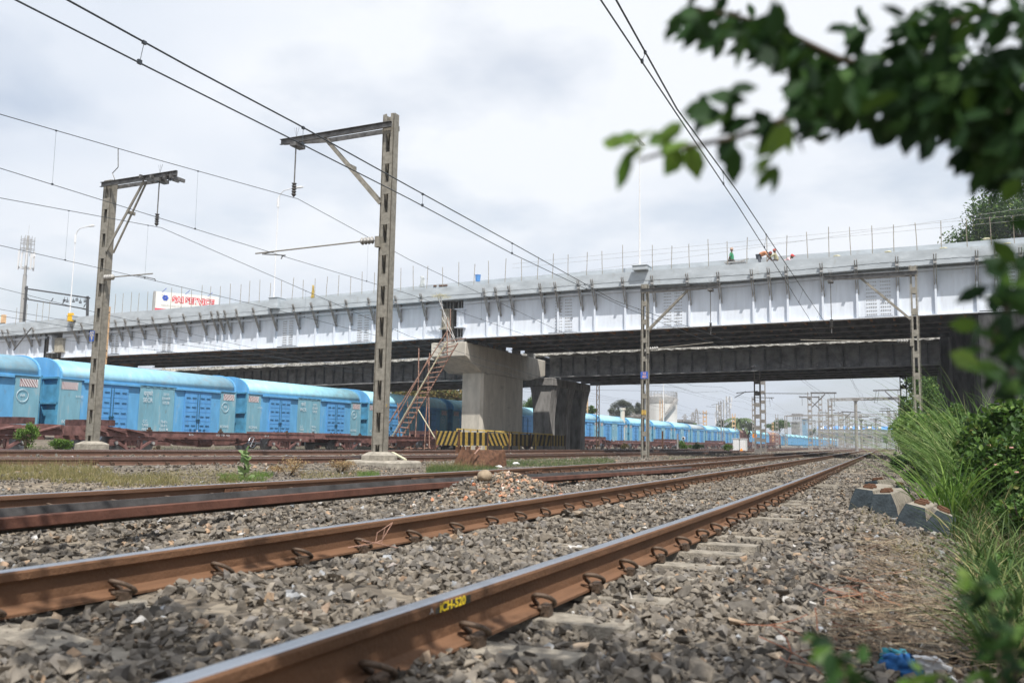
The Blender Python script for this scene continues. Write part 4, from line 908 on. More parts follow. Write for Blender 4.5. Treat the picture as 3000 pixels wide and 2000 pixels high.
wD=wireline('pair of overhead wires above the fourth track held by the arm of the left mast',[(-120,556,-22.6),(0,580,-22.6),(472,667,-22.8),(800,810,-22),(1200,985,-21.2),(1600,1110,-20.6)],[(-120,690,-22.6),(0,719,-22.6),(474,827,-22.8),(800,905,-22),(1200,1008,-21.2),(1640,1140,-20.6)],None,droppers=(17,20,27,35,44),ext_to=far_ext(xd,5.6,70))
wE=wireline('pair of overhead wires above the brown container flat wagons',[(-120,822,-32.85),(0,844,-32.85),(277,914,-32.85),(700,1010,-32.85),(1100,1092,-32.85)],[(-120,886,-32.85),(0,906,-32.85),(700,1024,-32.85),(1100,1100,-32.85)],None,droppers=(30,38,50),ext_to=far_ext(lambda Y:-32.85,5.6,70))
wF=wireline('pair of overhead wires above the blue covered wagons',[(-120,907,-37.6),(0,925,-37.6),(500,1005,-37.6),(900,1060,-37.6)],[(-120,960,-37.6),(0,975,-37.6),(500,1030,-37.6),(900,1075,-37.6)],None,droppers=(34,44),ext_to=far_ext(lambda Y:-37.6,5.7,70))
# small dark bird perched on the wire
a=onX(2205,1075,-9.0); m=MB(); 
o=boulder('bird',a,.16,M_black,9,(1.1,.55,.6)); tag(o,'small black bird perched on the wire in front of the dark girder','bird')
m=MB(); m.tube([(.1,0,.05),(.17,0,.12),(.24,0,.1)],.05,8,.012); m.build('head',M_black,o); m=MB(); m.bar((-.1,0,-.02),(-.32,0,-.12),.09,.02); m.build('tail',M_black,o)
# ================================================================== COVERED WAGONS (blue train)
XW=-36.0; WH=1.6; ZB=.70; ZEV=3.08; ZT=4.02
def wagon_body(L,cb,ct,cr,cd,cend,detail=True):
    r=thing('covered_wagon',None,None); H=L/2
    def f(name,y0,y1,mt,dx=0,z0=ZB,z1=ZEV):
        m=MB(); m.box((-WH+.0-dx,y0,z0),(WH+dx,y1,z1)); return m
    # main body: zones with their own paint
    z=[-H,-H+1.15,-H+4.55,H-4.55,H-1.15,H]
    m=MB(); m.box((-WH+.02,z[0]+.02,ZB),(WH-.02,z[5]-.02,ZEV-.002)); body=m.build('body',cb,r)
    for a,b in ((z[0],z[1]),(z[4],z[5])):
        m=MB(); m.box((WH-.018,a,ZB),(WH+.02,b,ZEV-.06))
        m.box((WH+.021,a+.0 if a<0 else b-.07,ZB),(WH+.05,a+.07 if a<0 else b,ZEV-.06))
        m.build('end_panel',ct,r)
    m=MB(); m.box((WH-.018,z[2],ZB),(WH+.014,z[3],ZEV-.06))
    n=5
    for i in range(n+1):
        y=z[2]+(z[3]-z[2])*i/n; m.box((WH+.013,y-.03,ZB+.02),(WH+.035,y+.03,ZEV-.15)); m.box((WH+.013,y-.1,ZEV-.14),(WH+.05,y+.1,ZEV-.08))
    m.build('centre_panel',ct,r)
    # eave rail, bottom sill with tabs
    m=MB(); m.box((WH-.0,-H,ZEV-.055),(WH+.07,H,ZEV-.002)); m.box((-WH-.07,-H,ZEV-.055),(-WH,H,ZEV-.002))
    for a,b in ((z[1],z[2]),(z[3],z[4])): m.box((WH+.021,a+.1,ZEV-.16),(WH+.12,b-.1,ZEV-.06))
    m.build('eave_rail',cb,r)
    m=MB(); m.box((-WH+.1,-H+.05,ZB-.22),(WH-.06,H-.05,ZB-.003)); m.build('sill',M_under,r)
    if detail:
        m=MB(); y=-H+1.3
        while y<H-1.2: m.box((WH-.05,y,ZB-.05),(WH+.03,y+.12,ZB-.004)); y+=.62
        m.build('sill_tabs',cb,r)
    # doors: two leaves each zone
    for a,b in ((z[1],z[2]),(z[3],z[4])):
        c=(a+b)/2; d=None
        m=MB(); m.box((WH+.0,c-.95,ZB-.02),(WH+.055,c-.012,ZEV-.17)); m.box((WH+.0,c+.012,ZB-.02),(WH+.055,c+.95,ZEV-.17))
        for k in range(5): 
            zz=ZB+.12+k*(ZEV-ZB-.4)/4
            for s0,s1 in ((-.9,-.07),(.07,.9)): m.box((WH+.056,c+s0,zz-.01),(WH+.066,c+s1,zz+.01))
        d=m.build('door',cd,r)
        if detail:
            m=MB()
            for k in range(4):
                zz=ZB+.35+k*.5
                for s in (-.72,-.30,.30,.72): m.box((WH+.067,c+s-.14,zz),(WH+.09,c+s+.14,zz+.024))
            for s in (-.5,-.2,.2,.5): m.box((WH+.085,c+s-.06,ZB+.12),(WH+.12,c+s+.06,ZB+.16))
            m.tube([(WH+.09,c-.08,ZB+.1),(WH+.09,c-.08,ZEV-.3)],.014,5); m.tube([(WH+.09,c+.08,ZB+.1),(WH+.09,c+.08,ZEV-.3)],.014,5); m.box((WH+.085,c-.14,ZB+.62),(WH+.12,c+.14,ZB+.69))
            m.build('door_handles',M_under,d)
            m=MB(); m.box((WH+.085,c-.04,ZB+.03),(WH+.1,c+.03,ZB+.11)); m.build('seal_tag',M_wh,d)
    # barrel roof with an overhanging end rib
    n=14; arc=[]
    for i in range(n+1):
        t=math.pi*i/n; arc.append((WH*1.005*math.cos(t)*(1.0),ZEV+(ZT-ZEV)*math.sin(t)**.82))
    rr=[];m=MB(); m.prism(arc,lambda a,b,t:(a,t,b),-H+.09,H-.09); ro=m.build('roof',cr,r,smooth=False)
    for p in ro.data.polygons: p.use_smooth=len(p.vertices)==4 and abs(p.normal.y)<.5
    for s in (-1,1):
        m=MB(); arc2=[(a*1.03,ZEV+(b-ZEV)*1.05) for a,b in arc]; y0,y1=(s*H-s*.09,s*H)
        m.prism(arc2,lambda a,b,t:(a,t,b),min(y0,y1)+.001*s,max(y0,y1)+.001*s); m.build('roof_end_rib',cb,r)
        m=MB()
        yb=s*H+s*.022
        m.box((-WH,yb,ZB),(WH,s*H-s*.001+0,ZEV)) ; 
        for zz in (ZB+.02,ZB+1.15,ZEV-.06): m.box((-WH,s*H+s*.024,zz),(WH,s*H+s*.14,zz+.09))
        for xx in (-WH,-.55,.55,WH-.06): m.box((xx,s*H+s*.024,ZB+.12),(xx+.06,s*H+s*.09,ZEV-.07))
        m.build('end_wall',cend,r)
    # far-side doors are not needed in detail; plain underframe beam
    return r
def hazard(r,y0,y1,z0,z1):
    m=MB(); m.box((WH+.021,y0,z0),(WH+.03,y1,z1)); o=m.build('hazard_plate',M_wh,r)
    m=MB(); n=7; w=(y1-y0); 
    for i in range(-2,n):
        a=y0+w*i/n; pts=[(a,z1),(a+w/n*.36,z1),(a+w/n*.36+w/n*2,z0),(a+w/n*2,z0)]
        # clip to the plate
        q=[]
        for (yy,zz) in pts: q.append((min(max(yy,y0),y1),zz))
        if abs(q[1][0]-q[0][0])+abs(q[2][0]-q[3][0])<.01: continue
        m.add([(WH+.037,a_,b_) for a_,b_ in q],[(0,1,2,3)])
    m.build('stripes',M_maroon,o)
def lettering(r,L,txt,big=True):
    H=L/2; x=WH+.056
    for s,y,z,sz in txt: text('lettering',s,sz,M_whl,r,(x,y,z),'X',thick=.012,sx=.9)
W0=11.3
LB=[('दपूमरे',-.62,2.62,.30),('SECR',-.62,2.28,.30),('331409',.55,2.42,.20),('53538',.55,2.2,.20),('22122',.55,2.64,.17),('C.C.',-.7,1.20,.20),('TARE',-.7,1.0,.2),('AREA',-.7,.8,.2),('70-8 t',.5,1.20,.2),('20-8 t',.5,1.0,.2),('53-55 M',.5,.8,.2),('BCXNHL',-5.1,1.05,.2),('11.21',-5.1,.88,.12),('6-11-23',-4.6,2.25,.14),('WR',4.85,2.15,.17),('BCXNHL',4.85,1.05,.19)]
LB2=[(a if a!='SECR' else 'WCR',b,c,d) for a,b,c,d in LB]; LB2[0]=('पमरे',-.62,2.62,.30)
def decorate(r,tx):
    lettering(r,W0,tx); hazard(r,-W0/2+.1,-W0/2+.95,2.55,2.9); hazard(r,W0/2-.95,W0/2-.1,2.55,2.9)
    m=MB(); pts=[(WH+.056,4.85+.27*math.cos(t),2.15+.27*math.sin(t)) for t in np.linspace(0,2*math.pi,21)]; m.tube(pts,.012,4); m.build('route_mark',M_whl,r)
GW='covered wagons of the long blue train'
protoA=wagon_body(W0,M_wb,M_wt,M_wr,M_wd,M_wdk); decorate(protoA,LB)
protoB=wagon_body(W0,M_wb,M_wt,M_wrp,M_wd,M_wdk); decorate(protoB,LB2)
protoC=wagon_body(W0,M_wb,M_wt,M_wrg,M_wd,M_wdk); lettering(protoC,W0,LB2[:6])
protoD=wagon_body(W0,M_wt,M_wb,M_wrp,M_wb,M_wdk,detail=False)
protoR=wagon_body(W0,M_wred,M_wred,M_wredr,M_wred,M_wred,detail=False)
starts=[2.0,14.6,27.2,39.6,52.1,64.6,77.1,89.7,102.2,114.2,125.9,137.7,149.4,161.0,172.6,184.0,194.9,205.5,216,226,236,246,256.5]
while starts[-1]<470: starts.append(starts[-1]+11.6)
kinds={0:'A',1:'A',2:'A',3:'B',4:'B',5:'B',6:'B',12:'C',16:'R',20:'R',21:'R',22:'C'}
used={}
wl={1:'blue covered wagon cut off by the left edge, behind the small leafy bush',
 2:'blue covered wagon with dusty streaked roof, directly behind the leftmost heavy mast',
 3:'blue covered wagon with clean pale roof, between the two heavy masts',
 4:'blue covered wagon entering the bridge shade right behind the plinth mast',
 5:'dark shaded blue covered wagon behind the rusty scaffold ladder',6:'shaded blue covered wagon between scaffold and new pier',
 7:'blue covered wagon glimpsed between the new pier and the old pier',8:'sunlit blue wagon just right of the old pier columns',
 9:'sunlit blue wagon left of the slim mast with the 52 8D plate',10:'sunlit blue wagon directly behind the slim mast with the 52 8D plate',
 11:'blue wagon right of the slim mast, with the brown flat wagon end in front',12:'blue wagon whose roof is dusty grey, right of the slim mast',
 13:'blue wagon second to the right of the dusty roofed one behind the round signal',14:'blue wagon behind the thin grey mast left of the white cabinets',15:'last blue wagon before the first brown-red one',
 16:'single brown-red covered wagon between blue ones, behind the white cabinets',17:'blue wagon just right of the single brown-red wagon',18:'blue wagon behind the orange disc sign',19:'blue wagon just left of the brown-red pair',
 20:'first of two coupled brown-red covered wagons',21:'second of two coupled brown-red covered wagons',22:'dull grey-blue wagon just right of the brown-red pair'}
for i,y in enumerate(starts):
    if i==0: continue
    k=kinds.get(i,'B' if i<16 else 'D'); pr_={'A':protoA,'B':protoB,'C':protoC,'D':protoD,'R':protoR}[k]
    nxt=starts[i+1] if i+1<len(starts) else y+11.7
    o=pr_ if not used.get(k) else copy_tree(pr_); used[k]=1
    L=nxt-y-1.0; o.location=(XF,y+L/2,0); o.scale=(1,L/W0,1)
    lab=wl.get(i,'distant blue covered wagon in the far run of the train beyond the brown-red pair')
    tag(o,lab,'wagon',GW if i<=22 else 'distant blue wagons beyond the brown-red pair')
# ================================================================== CONTAINER FLATS (maroon)
def bogie(parent,y):
    b=MB(); 
    for s in (-1,1):
        x=s*1.28
        b.bar((x,y-1.12,.34),(x,y+1.12,.34),.12,.14); b.bar((x,y-1.25,.27),(x,y-1.05,.34),.12,.12); b.bar((x,y+1.25,.27),(x,y+1.05,.34),.12,.12)
        b.bar((x,y-1.05,.28),(x,y-.35,-.10),.11,.13); b.bar((x,y+1.05,.28),(x,y+.35,-.10),.11,.13); b.bar((x,y-.45,-.11),(x,y+.45,-.11),.12,.1)
        b.bar((x,y-.42,-.1),(x,y-.42,.3),.10,.10,up=(0,1,0)); b.bar((x,y+.42,-.1),(x,y+.42,.3),.10,.10,up=(0,1,0))
        for yy in (y-1.15,y+1.15): b.box((x-.08,yy-.14,.02),(x+.08,yy+.14,.28))
    b.box((-1.28,y-.2,.02),(1.28,y+.2,.26)); o=b.build('bogie_frame',M_flat,parent,bevel=.012)
    m=MB()
    for s in (-1,1):
        for k in (-.26,0,.26):
            for j in range(7): m.tube([(s*1.28,y+k,-.05+j*.045),(s*1.28,y+k,-.03+j*.045)],.10,8)
    m.build('springs',M_flatd,o)
    for yy in (y-1.0,y+1.0):
        m=MB()
        for s in (-1,1): m.tube([(s*.80,yy,.14),(s*.93,yy,.14)],.44,22); m.tube([(s*.93,yy,.14),(s*1.42,yy,.14)],.09,10)
        m.tube([(-.8,yy,.14),(.8,yy,.14)],.08,8); m.build('wheelset',M_steel,o,smooth=False)
    m=MB()
    for s in (-1,1):
        for yy in (y-1.0,y+1.0): m.tube([(s*1.36,yy,.14),(s*1.44,yy,.14)],.07,8)
    m.build('axle_cap',M_insg,o)
def flat():
    r=thing('container_flat_wagon',None,None); L=15.4;H=L/2
    m=MB()
    for s in (-1,1):
        x=s*1.32
        m.box((x-.05,-H+.1,.44),(x+.05,H-.1,.66)); m.box((x-.12,-H+.1,.66),(x+.08,H-.1,.685)); m.box((x-.12,-H+.1,.42),(x+.08,H-.1,.438))
        m.prism([(-3.4,.43),(-2.4,.05),(-.6,-.02),(-.5,.43)],lambda a,b,t:(t,a,b),x-.04-.25*s,x-.02-.25*s); m.prism([(.2,.43),(.3,.02),(2.2,.05),(3.2,.43)],lambda a,b,t:(t,a,b),x-.04-.35*s,x-.02-.35*s)
        # tapered humps at the low (-y) end
        m.prism([(-H,.44),(-H,.86),(-H+1.0,.88),(-H+3.1,.69),(-H+3.1,.44)],lambda a,b,t:(t,a,b),x-.04,x+.02)
    for k in range(9): y=-H+.6+k*(L-1.2)/8; m.box((-1.25,y-.06,.46),(1.25,y+.06,.64))
    m.box((-.25,-H,.25),(.25,H,.62)); m.box((-1.35,-H,.44),(1.35,-H+.12,.84)); m.box((-1.35,H-.12,.44),(1.35,H,.70))
    m.build('underframe',M_flat,r)
    for k in range(3):
        m=MB()
        for s in (-1,1):
            y=-H+.25+k*1.0; m.add([(s*1.34,y,.86-k*.04),(s*1.52,y,.84-k*.04),(s*1.50,y+.95,.60-k*.01),(s*1.34,y+.95,.64-k*.01),(s*1.34,y,.80-k*.04),(s*1.52,y,.78-k*.04),(s*1.50,y+.95,.56-k*.01),(s*1.34,y+.95,.60-k*.01)],[(0,1,2,3),(7,6,5,4),(0,4,5,1),(1,5,6,2),(2,6,7,3),(3,7,4,0)])
        m.build('end_fin',M_flat,r)
    m=MB(); m.box((-1.35,-H+1.3,.86),(1.36,-H+1.65,1.12)); m.box((-.9,-H+1.34,1.121),(.9,-H+1.6,1.13)); m.build('container_stop',M_flatd,r)
    m=MB(); m.box((-1.38,H-2.6,.69),(1.38,H-.4,.78)); m.build('container_stop',M_flat,r)
    for y in (-4.2,0.2,5.2):
        m=MB(); m.box((1.30,y-.1,.686),(1.46,y+.1,.76)); m.box((1.34,y-.05,.76),(1.42,y+.05,.86)); m.build('twist_lock',M_clip,r)
    bogie(r,-H+2.75); bogie(r,H-2.55)
    m=MB(); m.tube([(1.0,-.9,.16),(1.0,-.1,.16)],.2,12); m.tube([(1.0,-.2,.18),(.7,.7,.2)],.03,5); m.tube([(.7,.6,.2),(.7,1.3,.2)],.13,10); m.build('brake_cylinder',M_flatd,r)
    m=MB(); P=[(1.47,2.4+.27*math.cos(t),.22+.27*math.sin(t)) for t in np.linspace(0,2*math.pi,17)]; m.tube(P,.02,5)
    for a in range(3): t=a*math.pi/3; m.tube([(1.47,2.4+.27*math.cos(t),.22+.27*math.sin(t)),(1.47,2.4-.27*math.cos(t),.22-.27*math.sin(t))],.014,4)
    m.build('brake_wheel',M_steel,r)
    m=MB()
    for (y0,z0,y1,z1) in ((-3,.35,-1.2,.1),(3.2,.35,1.2,.1),(-2,.3,2,.3),(1.6,.2,3.6,.38),(-4.4,.3,-2.6,.2)): m.tube([(1.1,y0,z0),(1.1,y1,z1)],.03,5)
    m.build('brake_rods',M_flatd,r)
    text('lettering','0720  0901  1636',.13,M_whl,r,(1.405 if False else 1.372,0.4,.55),'X'); text('lettering','BLCA',.12,M_whl,r,(1.372,-1.7,.55),'X'); text('lettering','40-1 52',.11,M_whl,r,(1.372,3.6,.55),'X')
    return r
pf=flat(); flab={0:'brown container flat wagon cut by the left edge, behind the leafy bush',1:'brown container flat wagon right of the joint behind the leftmost heavy mast',2:'brown container flat wagon passing behind the plinth mast and the scaffold',
 3:'brown container flat wagon mostly hidden behind the barricades and the new pier',4:'brown container flat wagon glimpsed between the two piers',5:'brown container flat wagon seen right of the old pier, humped end near the lattice mast',6:'brown container flat wagon behind the slim mast, sixth along its train',7:'brown container flat wagon behind the round signal and thin bushes',8:'brown container flat wagon left of the white cabinets',9:'brown container flat wagon behind the white cabinets',10:'brown container flat wagon behind the orange disc sign',11:'brown container flat wagon right of the orange disc sign',12:'last visible brown container flat wagon, behind the distant double mast'}
for i in range(13):
    yc=24.55+16.2*i-8.1; o=pf if i==0 else copy_tree(pf); o.location=(XE,yc,0)
    if i%2==0: o.scale=(1,-1,1)
    if i==0 or i%2==0:
        o.scale=(1,1,1)
        o.rotation_euler=(0,0,0)
    tag(o,flab[i],'flat wagon','brown container flat wagons in front of the blue train')
# mirrored copies would flip the lettering, so every second wagon is turned end for end instead
k=0
for o in [o for o in COL.objects if o.name.startswith('container_flat_wagon')]:
    if round((o.location.y-24.55+8.1)/16.2)%2==0: o.rotation_euler=(0,0,math.pi)
# ================================================================== SCAFFOLD LADDER
YS=51.5
sc_=thing('scaffold_ladder','rusty tube scaffold ladder leaning up against the new pier cap','scaffold',(0,0,0))
P=lambda x,y,Y=YS: onY(x,y,Y)
A0,A1=P(1137,1312),P(1303,1010); B0,B1=P(1156,1316),P(1335,1003)
# two inclined stringers, many rungs
m=MB(); m.tube([A0,A1],.05,7); m.build('stringer',M_rustp,sc_); m=MB(); m.tube([B0,B1+Vector((0,.3,0))],.05,7); m.build('stringer',M_rustp,sc_)
for i in range(21):
    t=(i+.3)/21; a=A0.lerp(A1,t); b=B0.lerp(B1,t); m=MB(); m.tube([a+(a-b).normalized()*.12,b+(b-a).normalized()*.14],.042,6); m.build('rung',M_rustp,sc_)
def pole(p,q,mt=M_rustp,r=.04,nm='pole'): m=MB(); m.tube([p,q],r,6); m.build(nm,mt,sc_)
pole(P(1136,1300,51.3),P(1310,1000,51.3),M_rope,.04,'bamboo_pole'); pole(P(1225,1199,51.2),P(1277,1287,51.2),M_rope,.04,'bamboo_pole')
pole(P(1131,1252),P(1310,970)); pole(P(1258,1046),P(1161,1224)); pole(P(1174,1180),P(1133,1250))
for x0,y0,x1,y1 in ((1259,1034,1243,1315),(1255,1050,1258,1313),(1226,1115,1215,1314),(1194,1175,1203,1316),(1165,1180,1174,1316),(1227,1020,1226,1116),(1309,970,1311,1045)): pole(P(x0,y0,51.8),P(x1,y1,51.8))
for x0,y0,x1,y1 in ((1178,1313,1262,1312),(1172,1320,1206,1316),(1262,1312,1205,1314)): pole(P(x0,y0,52),P(x1,y1,52))
for x0,y0,x1,y1 in ((1277,857,1332,990),(1288,858,1316,1000),(1294,930,1340,1010),(1283,1005,1350,988),(1320,905,1318,1000),(1300,1003,1365,990),(1311,930,1311,1005),(1270,1020,1330,1003)): pole(P(x0,y0,52.7),P(x1,y1,52.7),M_brk if x0<1300 else M_rustp,.03)
# dry thatch bundle
m=MB()
for _ in range(60):
    p=P(random.uniform(1272,1312),random.uniform(862,872),52.6); m.tube([p,p+Vector((random.uniform(-.5,.5),random.uniform(-.1,.1),random.uniform(-.15,.12)))],.012,3)
tag(m.build('straw_bundle',M_rope,None),'bundle of dry straw tied at the top of the scaffold','straw')
# ================================================================== BARRICADES
def barricade(p,q,h0,h1,tilt,label,gap=.28):
    t=thing('barricade',label,'barricade',p,'black and yellow striped barricades around the new pier'); d=(q-p); L=math.hypot(d.x,d.y); t.rotation_euler=(0,0,math.atan2(d.y,d.x)); 
    # corrugated striped sheet: horizontal ribs; stripes are panels of paint on the ribs
    nr=14; hh=h1-gap
    for mt,par in ((M_yel,0),(M_blk,1)):
        m=MB(); ns=5
        for r in range(nr):
            z0=gap+hh*r/nr; z1=gap+hh*(r+.80)/nr
            for s in range(ns*2):
                if s%2!=par: continue
                sh=tilt*(r/nr)*L; xa=(s/(ns*2))*L*1.0+sh-(tilt*L if tilt>0 else 0); xb=xa+L/(ns*2)
                # wrap into the sheet
                for off in (0,-L,L):
                    a=max(0,xa+off); b=min(L,xb+off)
                    if b-a>.01: m.add([(a,-.0,z0),(b,-.0,z0),(b,-.035,(z0+z1)/2),(a,-.035,(z0+z1)/2),(b,0,z1),(a,0,z1)],[(0,1,2,3),(3,2,4,5)])
        m.build('striped_sheet',mt,t)
    m=MB(); m.box((0,.002,gap),(L,.012,h1)); m.build('backing',M_blk,t)
    for x in (.02,L-.02): m=MB(); m.box((x-.03,-.07,-.1),(x+.03,-.035,h1+.12)); m.build('post',M_rust,t)
    return t
zb=-.12
F0=onY(1277,1308,51.0); pts=[(1277,51.0),(1344,51.0),(1427,53.8),(1490,56.2),(1552,60.5),(1612,64.5),(1655,68.0)]
lab=['leftmost striped barricade panel, in front of the scaffold foot','striped barricade panel second from the left, below the pier corner','striped barricade panel with stripes leaning right, third from the left','fourth striped barricade panel, half in shade','fifth striped barricade panel in the bridge shade','last dark striped barricade panel at the old pier']
for i in range(6):
    (xa_,ya),(xb_,yb)=pts[i],pts[i+1]; p=onY(xa_,1308,ya); q_=onY(xb_,1308,yb); p.z=zb; q_.z=zb
    h=onY(xa_,1262+(xa_-1277)*.036,ya).z-zb
    barricade(p,q_,0,h,(.22,.0,-.25,.0,.1,0)[i],lab[i])
fr=thing('guard_fence','yellow steel guard frame standing close around the new pier behind the striped panels','barricade',(0,0,0))
F1=[(1340,54.8),(1400,54.8),(1475,56.4),(1545,60),(1620,64.5)]
for i in range(4):
    p=onY(F1[i][0],1256+(F1[i][0]-1340)*.06,F1[i][1]); q_=onY(F1[i+1][0],1256+(F1[i+1][0]-1340)*.06,F1[i+1][1])
    m=MB(); m.bar(p,q_,.06,.09); m.build('top_rail',M_yel,fr)
    n=3
    for k in range(n):
        r_=p.lerp(q_,k/n); m=MB(); m.bar(r_+Vector((0,-.05,.03)),Vector((r_.x,r_.y-.05,-.2)),.12,.06,up=(1,0,0)); m.build('upright',M_yel if (i+k)%2==0 else M_blk,fr)
# rusty steel box / rail stop
rb=thing('rusty_steel_hopper','rusty brown steel plate box with flared sides standing in the weeds between the tracks','steel box',(0,0,0))
Yr=23.0; a=onY(1320,1372,Yr); b_=onY(1392,1372,Yr); c=onY(1338,1316,Yr); d=onY(1372,1316,Yr); dep=1.5
z0=min(gh(a.x,Yr),a.z)-.05; m=MB(); m.add([(a.x,Yr,z0),(b_.x,Yr,z0),(d.x,Yr+.25,c.z),(c.x,Yr+.25,c.z),(a.x,Yr+.03,z0),(b_.x,Yr+.03,z0),(d.x,Yr+.28,c.z),(c.x,Yr+.28,c.z)],[(0,1,2,3),(7,6,5,4),(0,4,5,1),(1,5,6,2),(2,6,7,3),(3,7,4,0)]); m.build('front_plate',M_rust,rb)
m=MB(); m.add([(b_.x,Yr,z0),(b_.x+.35,Yr+dep,z0),(d.x+.5,Yr+dep,c.z),(d.x,Yr+.3,c.z),(b_.x-.03,Yr,z0),(b_.x+.32,Yr+dep,z0),(d.x+.47,Yr+dep,c.z),(d.x-.03,Yr+.3,c.z)],[(0,1,2,3),(7,6,5,4),(0,4,5,1),(1,5,6,2),(2,6,7,3),(3,7,4,0)]); m.build('side_plate',M_rust,rb)
for xx in (.3,.7):
    x=a.x+(b_.x-a.x)*xx; m=MB(); m.add([(x,Yr-.12,z0),(x,Yr-.01,z0),(x+.05,Yr+.15,c.z-.15),(x+.03,Yr-.12,z0),(x+.03,Yr-.01,z0),(x+.08,Yr+.15,c.z-.15)],[(0,1,2),(5,4,3),(0,3,4,1),(1,4,5,2),(2,5,3,0)]); m.build('gusset',M_rust,rb)
for px in (1341,1357,1372,1399): p=onY(px,1312,Yr+.5); m=MB(); m.box((p.x-.05,Yr+.45,c.z-.1),(p.x+.05,Yr+.55,p.z+.05)); m.build('lug',M_rust,rb)
m=MB(); m.tube([onY(1390,1330,Yr-.1),onY(1408,1308,Yr+.3)],.025,5); m.build('loose_rod',M_rustp,rb)
m=MB(); m.bar(onZ(1150,1325,.05),onZ(1187,1346,-.12),.1,.05); tag(m.build('wooden_plank',M_rope,None),'old wooden board lying slanted against the mast plinth','plank')
# ================================================================== OLD SLEEPERS STACKED AT THE RIGHT
M_slend=mat('sleeper_end_tar',(.05,.065,.075),.85,var=.3,scale=9,bump=.4,bscale=40,c2=(.16,.09,.05),c2at=.78)
def old_sleeper(px,py,z,rz,tilt,label,Ld=1.7,w=.30,h=.27):
    base=onG(px,py)+Vector((0,0,-.035)); t=thing('concrete_sleeper',label,'sleeper',base,'old concrete sleepers dumped beside the track'); t.rotation_euler=(tilt[0],tilt[1],rz)
    m=MB(); prof=[(-w/2,0),(w/2,0),(w*.44,h*.5),(w*.30,h),(-w*.30,h),(-w*.44,h*.5)]; m.prism(prof,lambda a,b,u:(a,u,b),.006,Ld); m.build('sleeper_body',M_sleep,t,bevel=.008)
    m=MB(); m.prism(prof,lambda a,b,u:(a*1.0,u,b*1.0),-.002,.0055); m.build('tarred_end',M_slend,t)
    for y in (.30,.55): m=MB(); m.box((-.055,y-.03,h),(.055,y+.03,h+.03)); m.box((-.045,y-.015,h+.03),(.045,y+.02,h+.045)); m.build('rail_insert',M_rust,t,bevel=.006)
    return t
old_sleeper(2525,1494,-.42,-.10,(0,.10),'old concrete sleeper with tarred end at the left of the dumped stack, nearest the track')
old_sleeper(2590,1510,-.44,-.08,(0,-.05),'old concrete sleeper second in the dumped stack, its tarred end facing forward')
old_sleeper(2665,1547,-.46,-.14,(0,.22),'old concrete sleeper third in the dumped stack, rolled with a blackish end')
old_sleeper(2742,1568,-.42,.05,(0,.38),'old concrete sleeper half buried in grass at the right end of the dumped stack')
old_sleeper(2560,1452,-.38,-.2,(.0,-.15),'old concrete sleeper lying behind the dumped stack with its top inserts showing')
old_sleeper(2640,1466,-.34,.12,(0,.1),'old concrete sleeper at the back of the dumped stack beside the tall grass')
sheet('crisp_packet',2712,1512,onG(2712,1530).y,.09,.12,M_orange,'crumpled orange and red wrapper caught between the dumped sleepers','wrapper',8)
# ================================================================== LEAVES AND BLADES
def leaf_mesh(name,P,S,mt,parent=None,asp=.45,up=.3,attr=None,fold=.15,dirs=None):
    """one pointed leaf per point; dirs optional preferred growth direction (n,3)"""
    n=len(P); P=np.asarray(P,float); S=np.broadcast_to(np.asarray(S,float),(n,))
    d=rng.normal(size=(n,3)); 
    if dirs is not None: d=d*.6+dirs
    d[:,2]+=up*0; d/=np.linalg.norm(d,axis=1)[:,None]
    nrm=rng.normal(size=(n,3)); nrm[:,2]=np.abs(nrm[:,2])+up*2; s=np.cross(d,nrm); s/=np.linalg.norm(s,axis=1)[:,None]; nn_=np.cross(s,d)
    prof=[(0,0),(.28,.40),(.62,.42),(1.0,0),(.62,-.42),(.28,-.40)]
    V=np.zeros((n,6,3))
    for k,(a,b) in enumerate(prof): V[:,k]=P+d*(S*a)[:,None]+s*(S*asp*b*1.15)[:,None]+nn_*(S*(abs(b)*fold))[:,None]
    i=np.arange(n)*6; F=np.concatenate([np.stack([i,i+1,i+2,i+3],-1),np.stack([i,i+3,i+4,i+5],-1)])
    a=rng.random(n) if attr is None else attr
    return npmesh(name,V.reshape(-1,3),F,mt,parent,attr=np.concatenate([a,a]))
def blade_mesh(name,P,Hh,W,mt,parent=None,lean=.4,dirs=None,droop=.5,seg=4,attr=None):
    n=len(P); P=np.asarray(P,float); Hh=np.broadcast_to(np.asarray(Hh,float),(n,)); W=np.broadcast_to(np.asarray(W,float),(n,))
    if dirs is None: a=rng.random(n)*2*math.pi; h=np.stack([np.cos(a),np.sin(a),0*a],-1)
    else: h=dirs
    lean_=lean*rng.uniform(.3,1.4,n); V=np.zeros((n,(seg+1)*2,3)); a2=rng.random(n)*math.pi*2; s=np.stack([np.cos(a2),np.sin(a2),0*a2],-1)
    for k in range(seg+1):
        t=k/seg; out=lean_*t+droop*t*t*lean_*1.2; z=t-droop*.55*t*t*t*np.clip(lean_*1.5,0,1.3)
        c=P+h*(out*Hh)[:,None]; c[:,2]+=z*Hh; w=W*(1-t)**.7*.5+W*.02
        V[:,2*k]=c-s*w[:,None]; V[:,2*k+1]=c+s*w[:,None]
    i=np.arange(n)*(seg+1)*2; F=[]
    for k in range(seg): F.append(np.stack([i+2*k,i+2*k+1,i+2*k+3,i+2*k+2],-1))
    a=rng.random(n) if attr is None else attr
    return npmesh(name,V.reshape(-1,3),np.concatenate(F),mt,parent,attr=np.tile(a,seg))
G=lambda *a: a
M_leaf=ramp_mat('leaf_green',[(0,(.022,.055,.012)),(.35,(.045,.105,.018)),(.7,(.08,.165,.025)),(.93,(.14,.23,.04)),(1,(.20,.20,.05))],rough=.55,transl=.3,spec=.35)
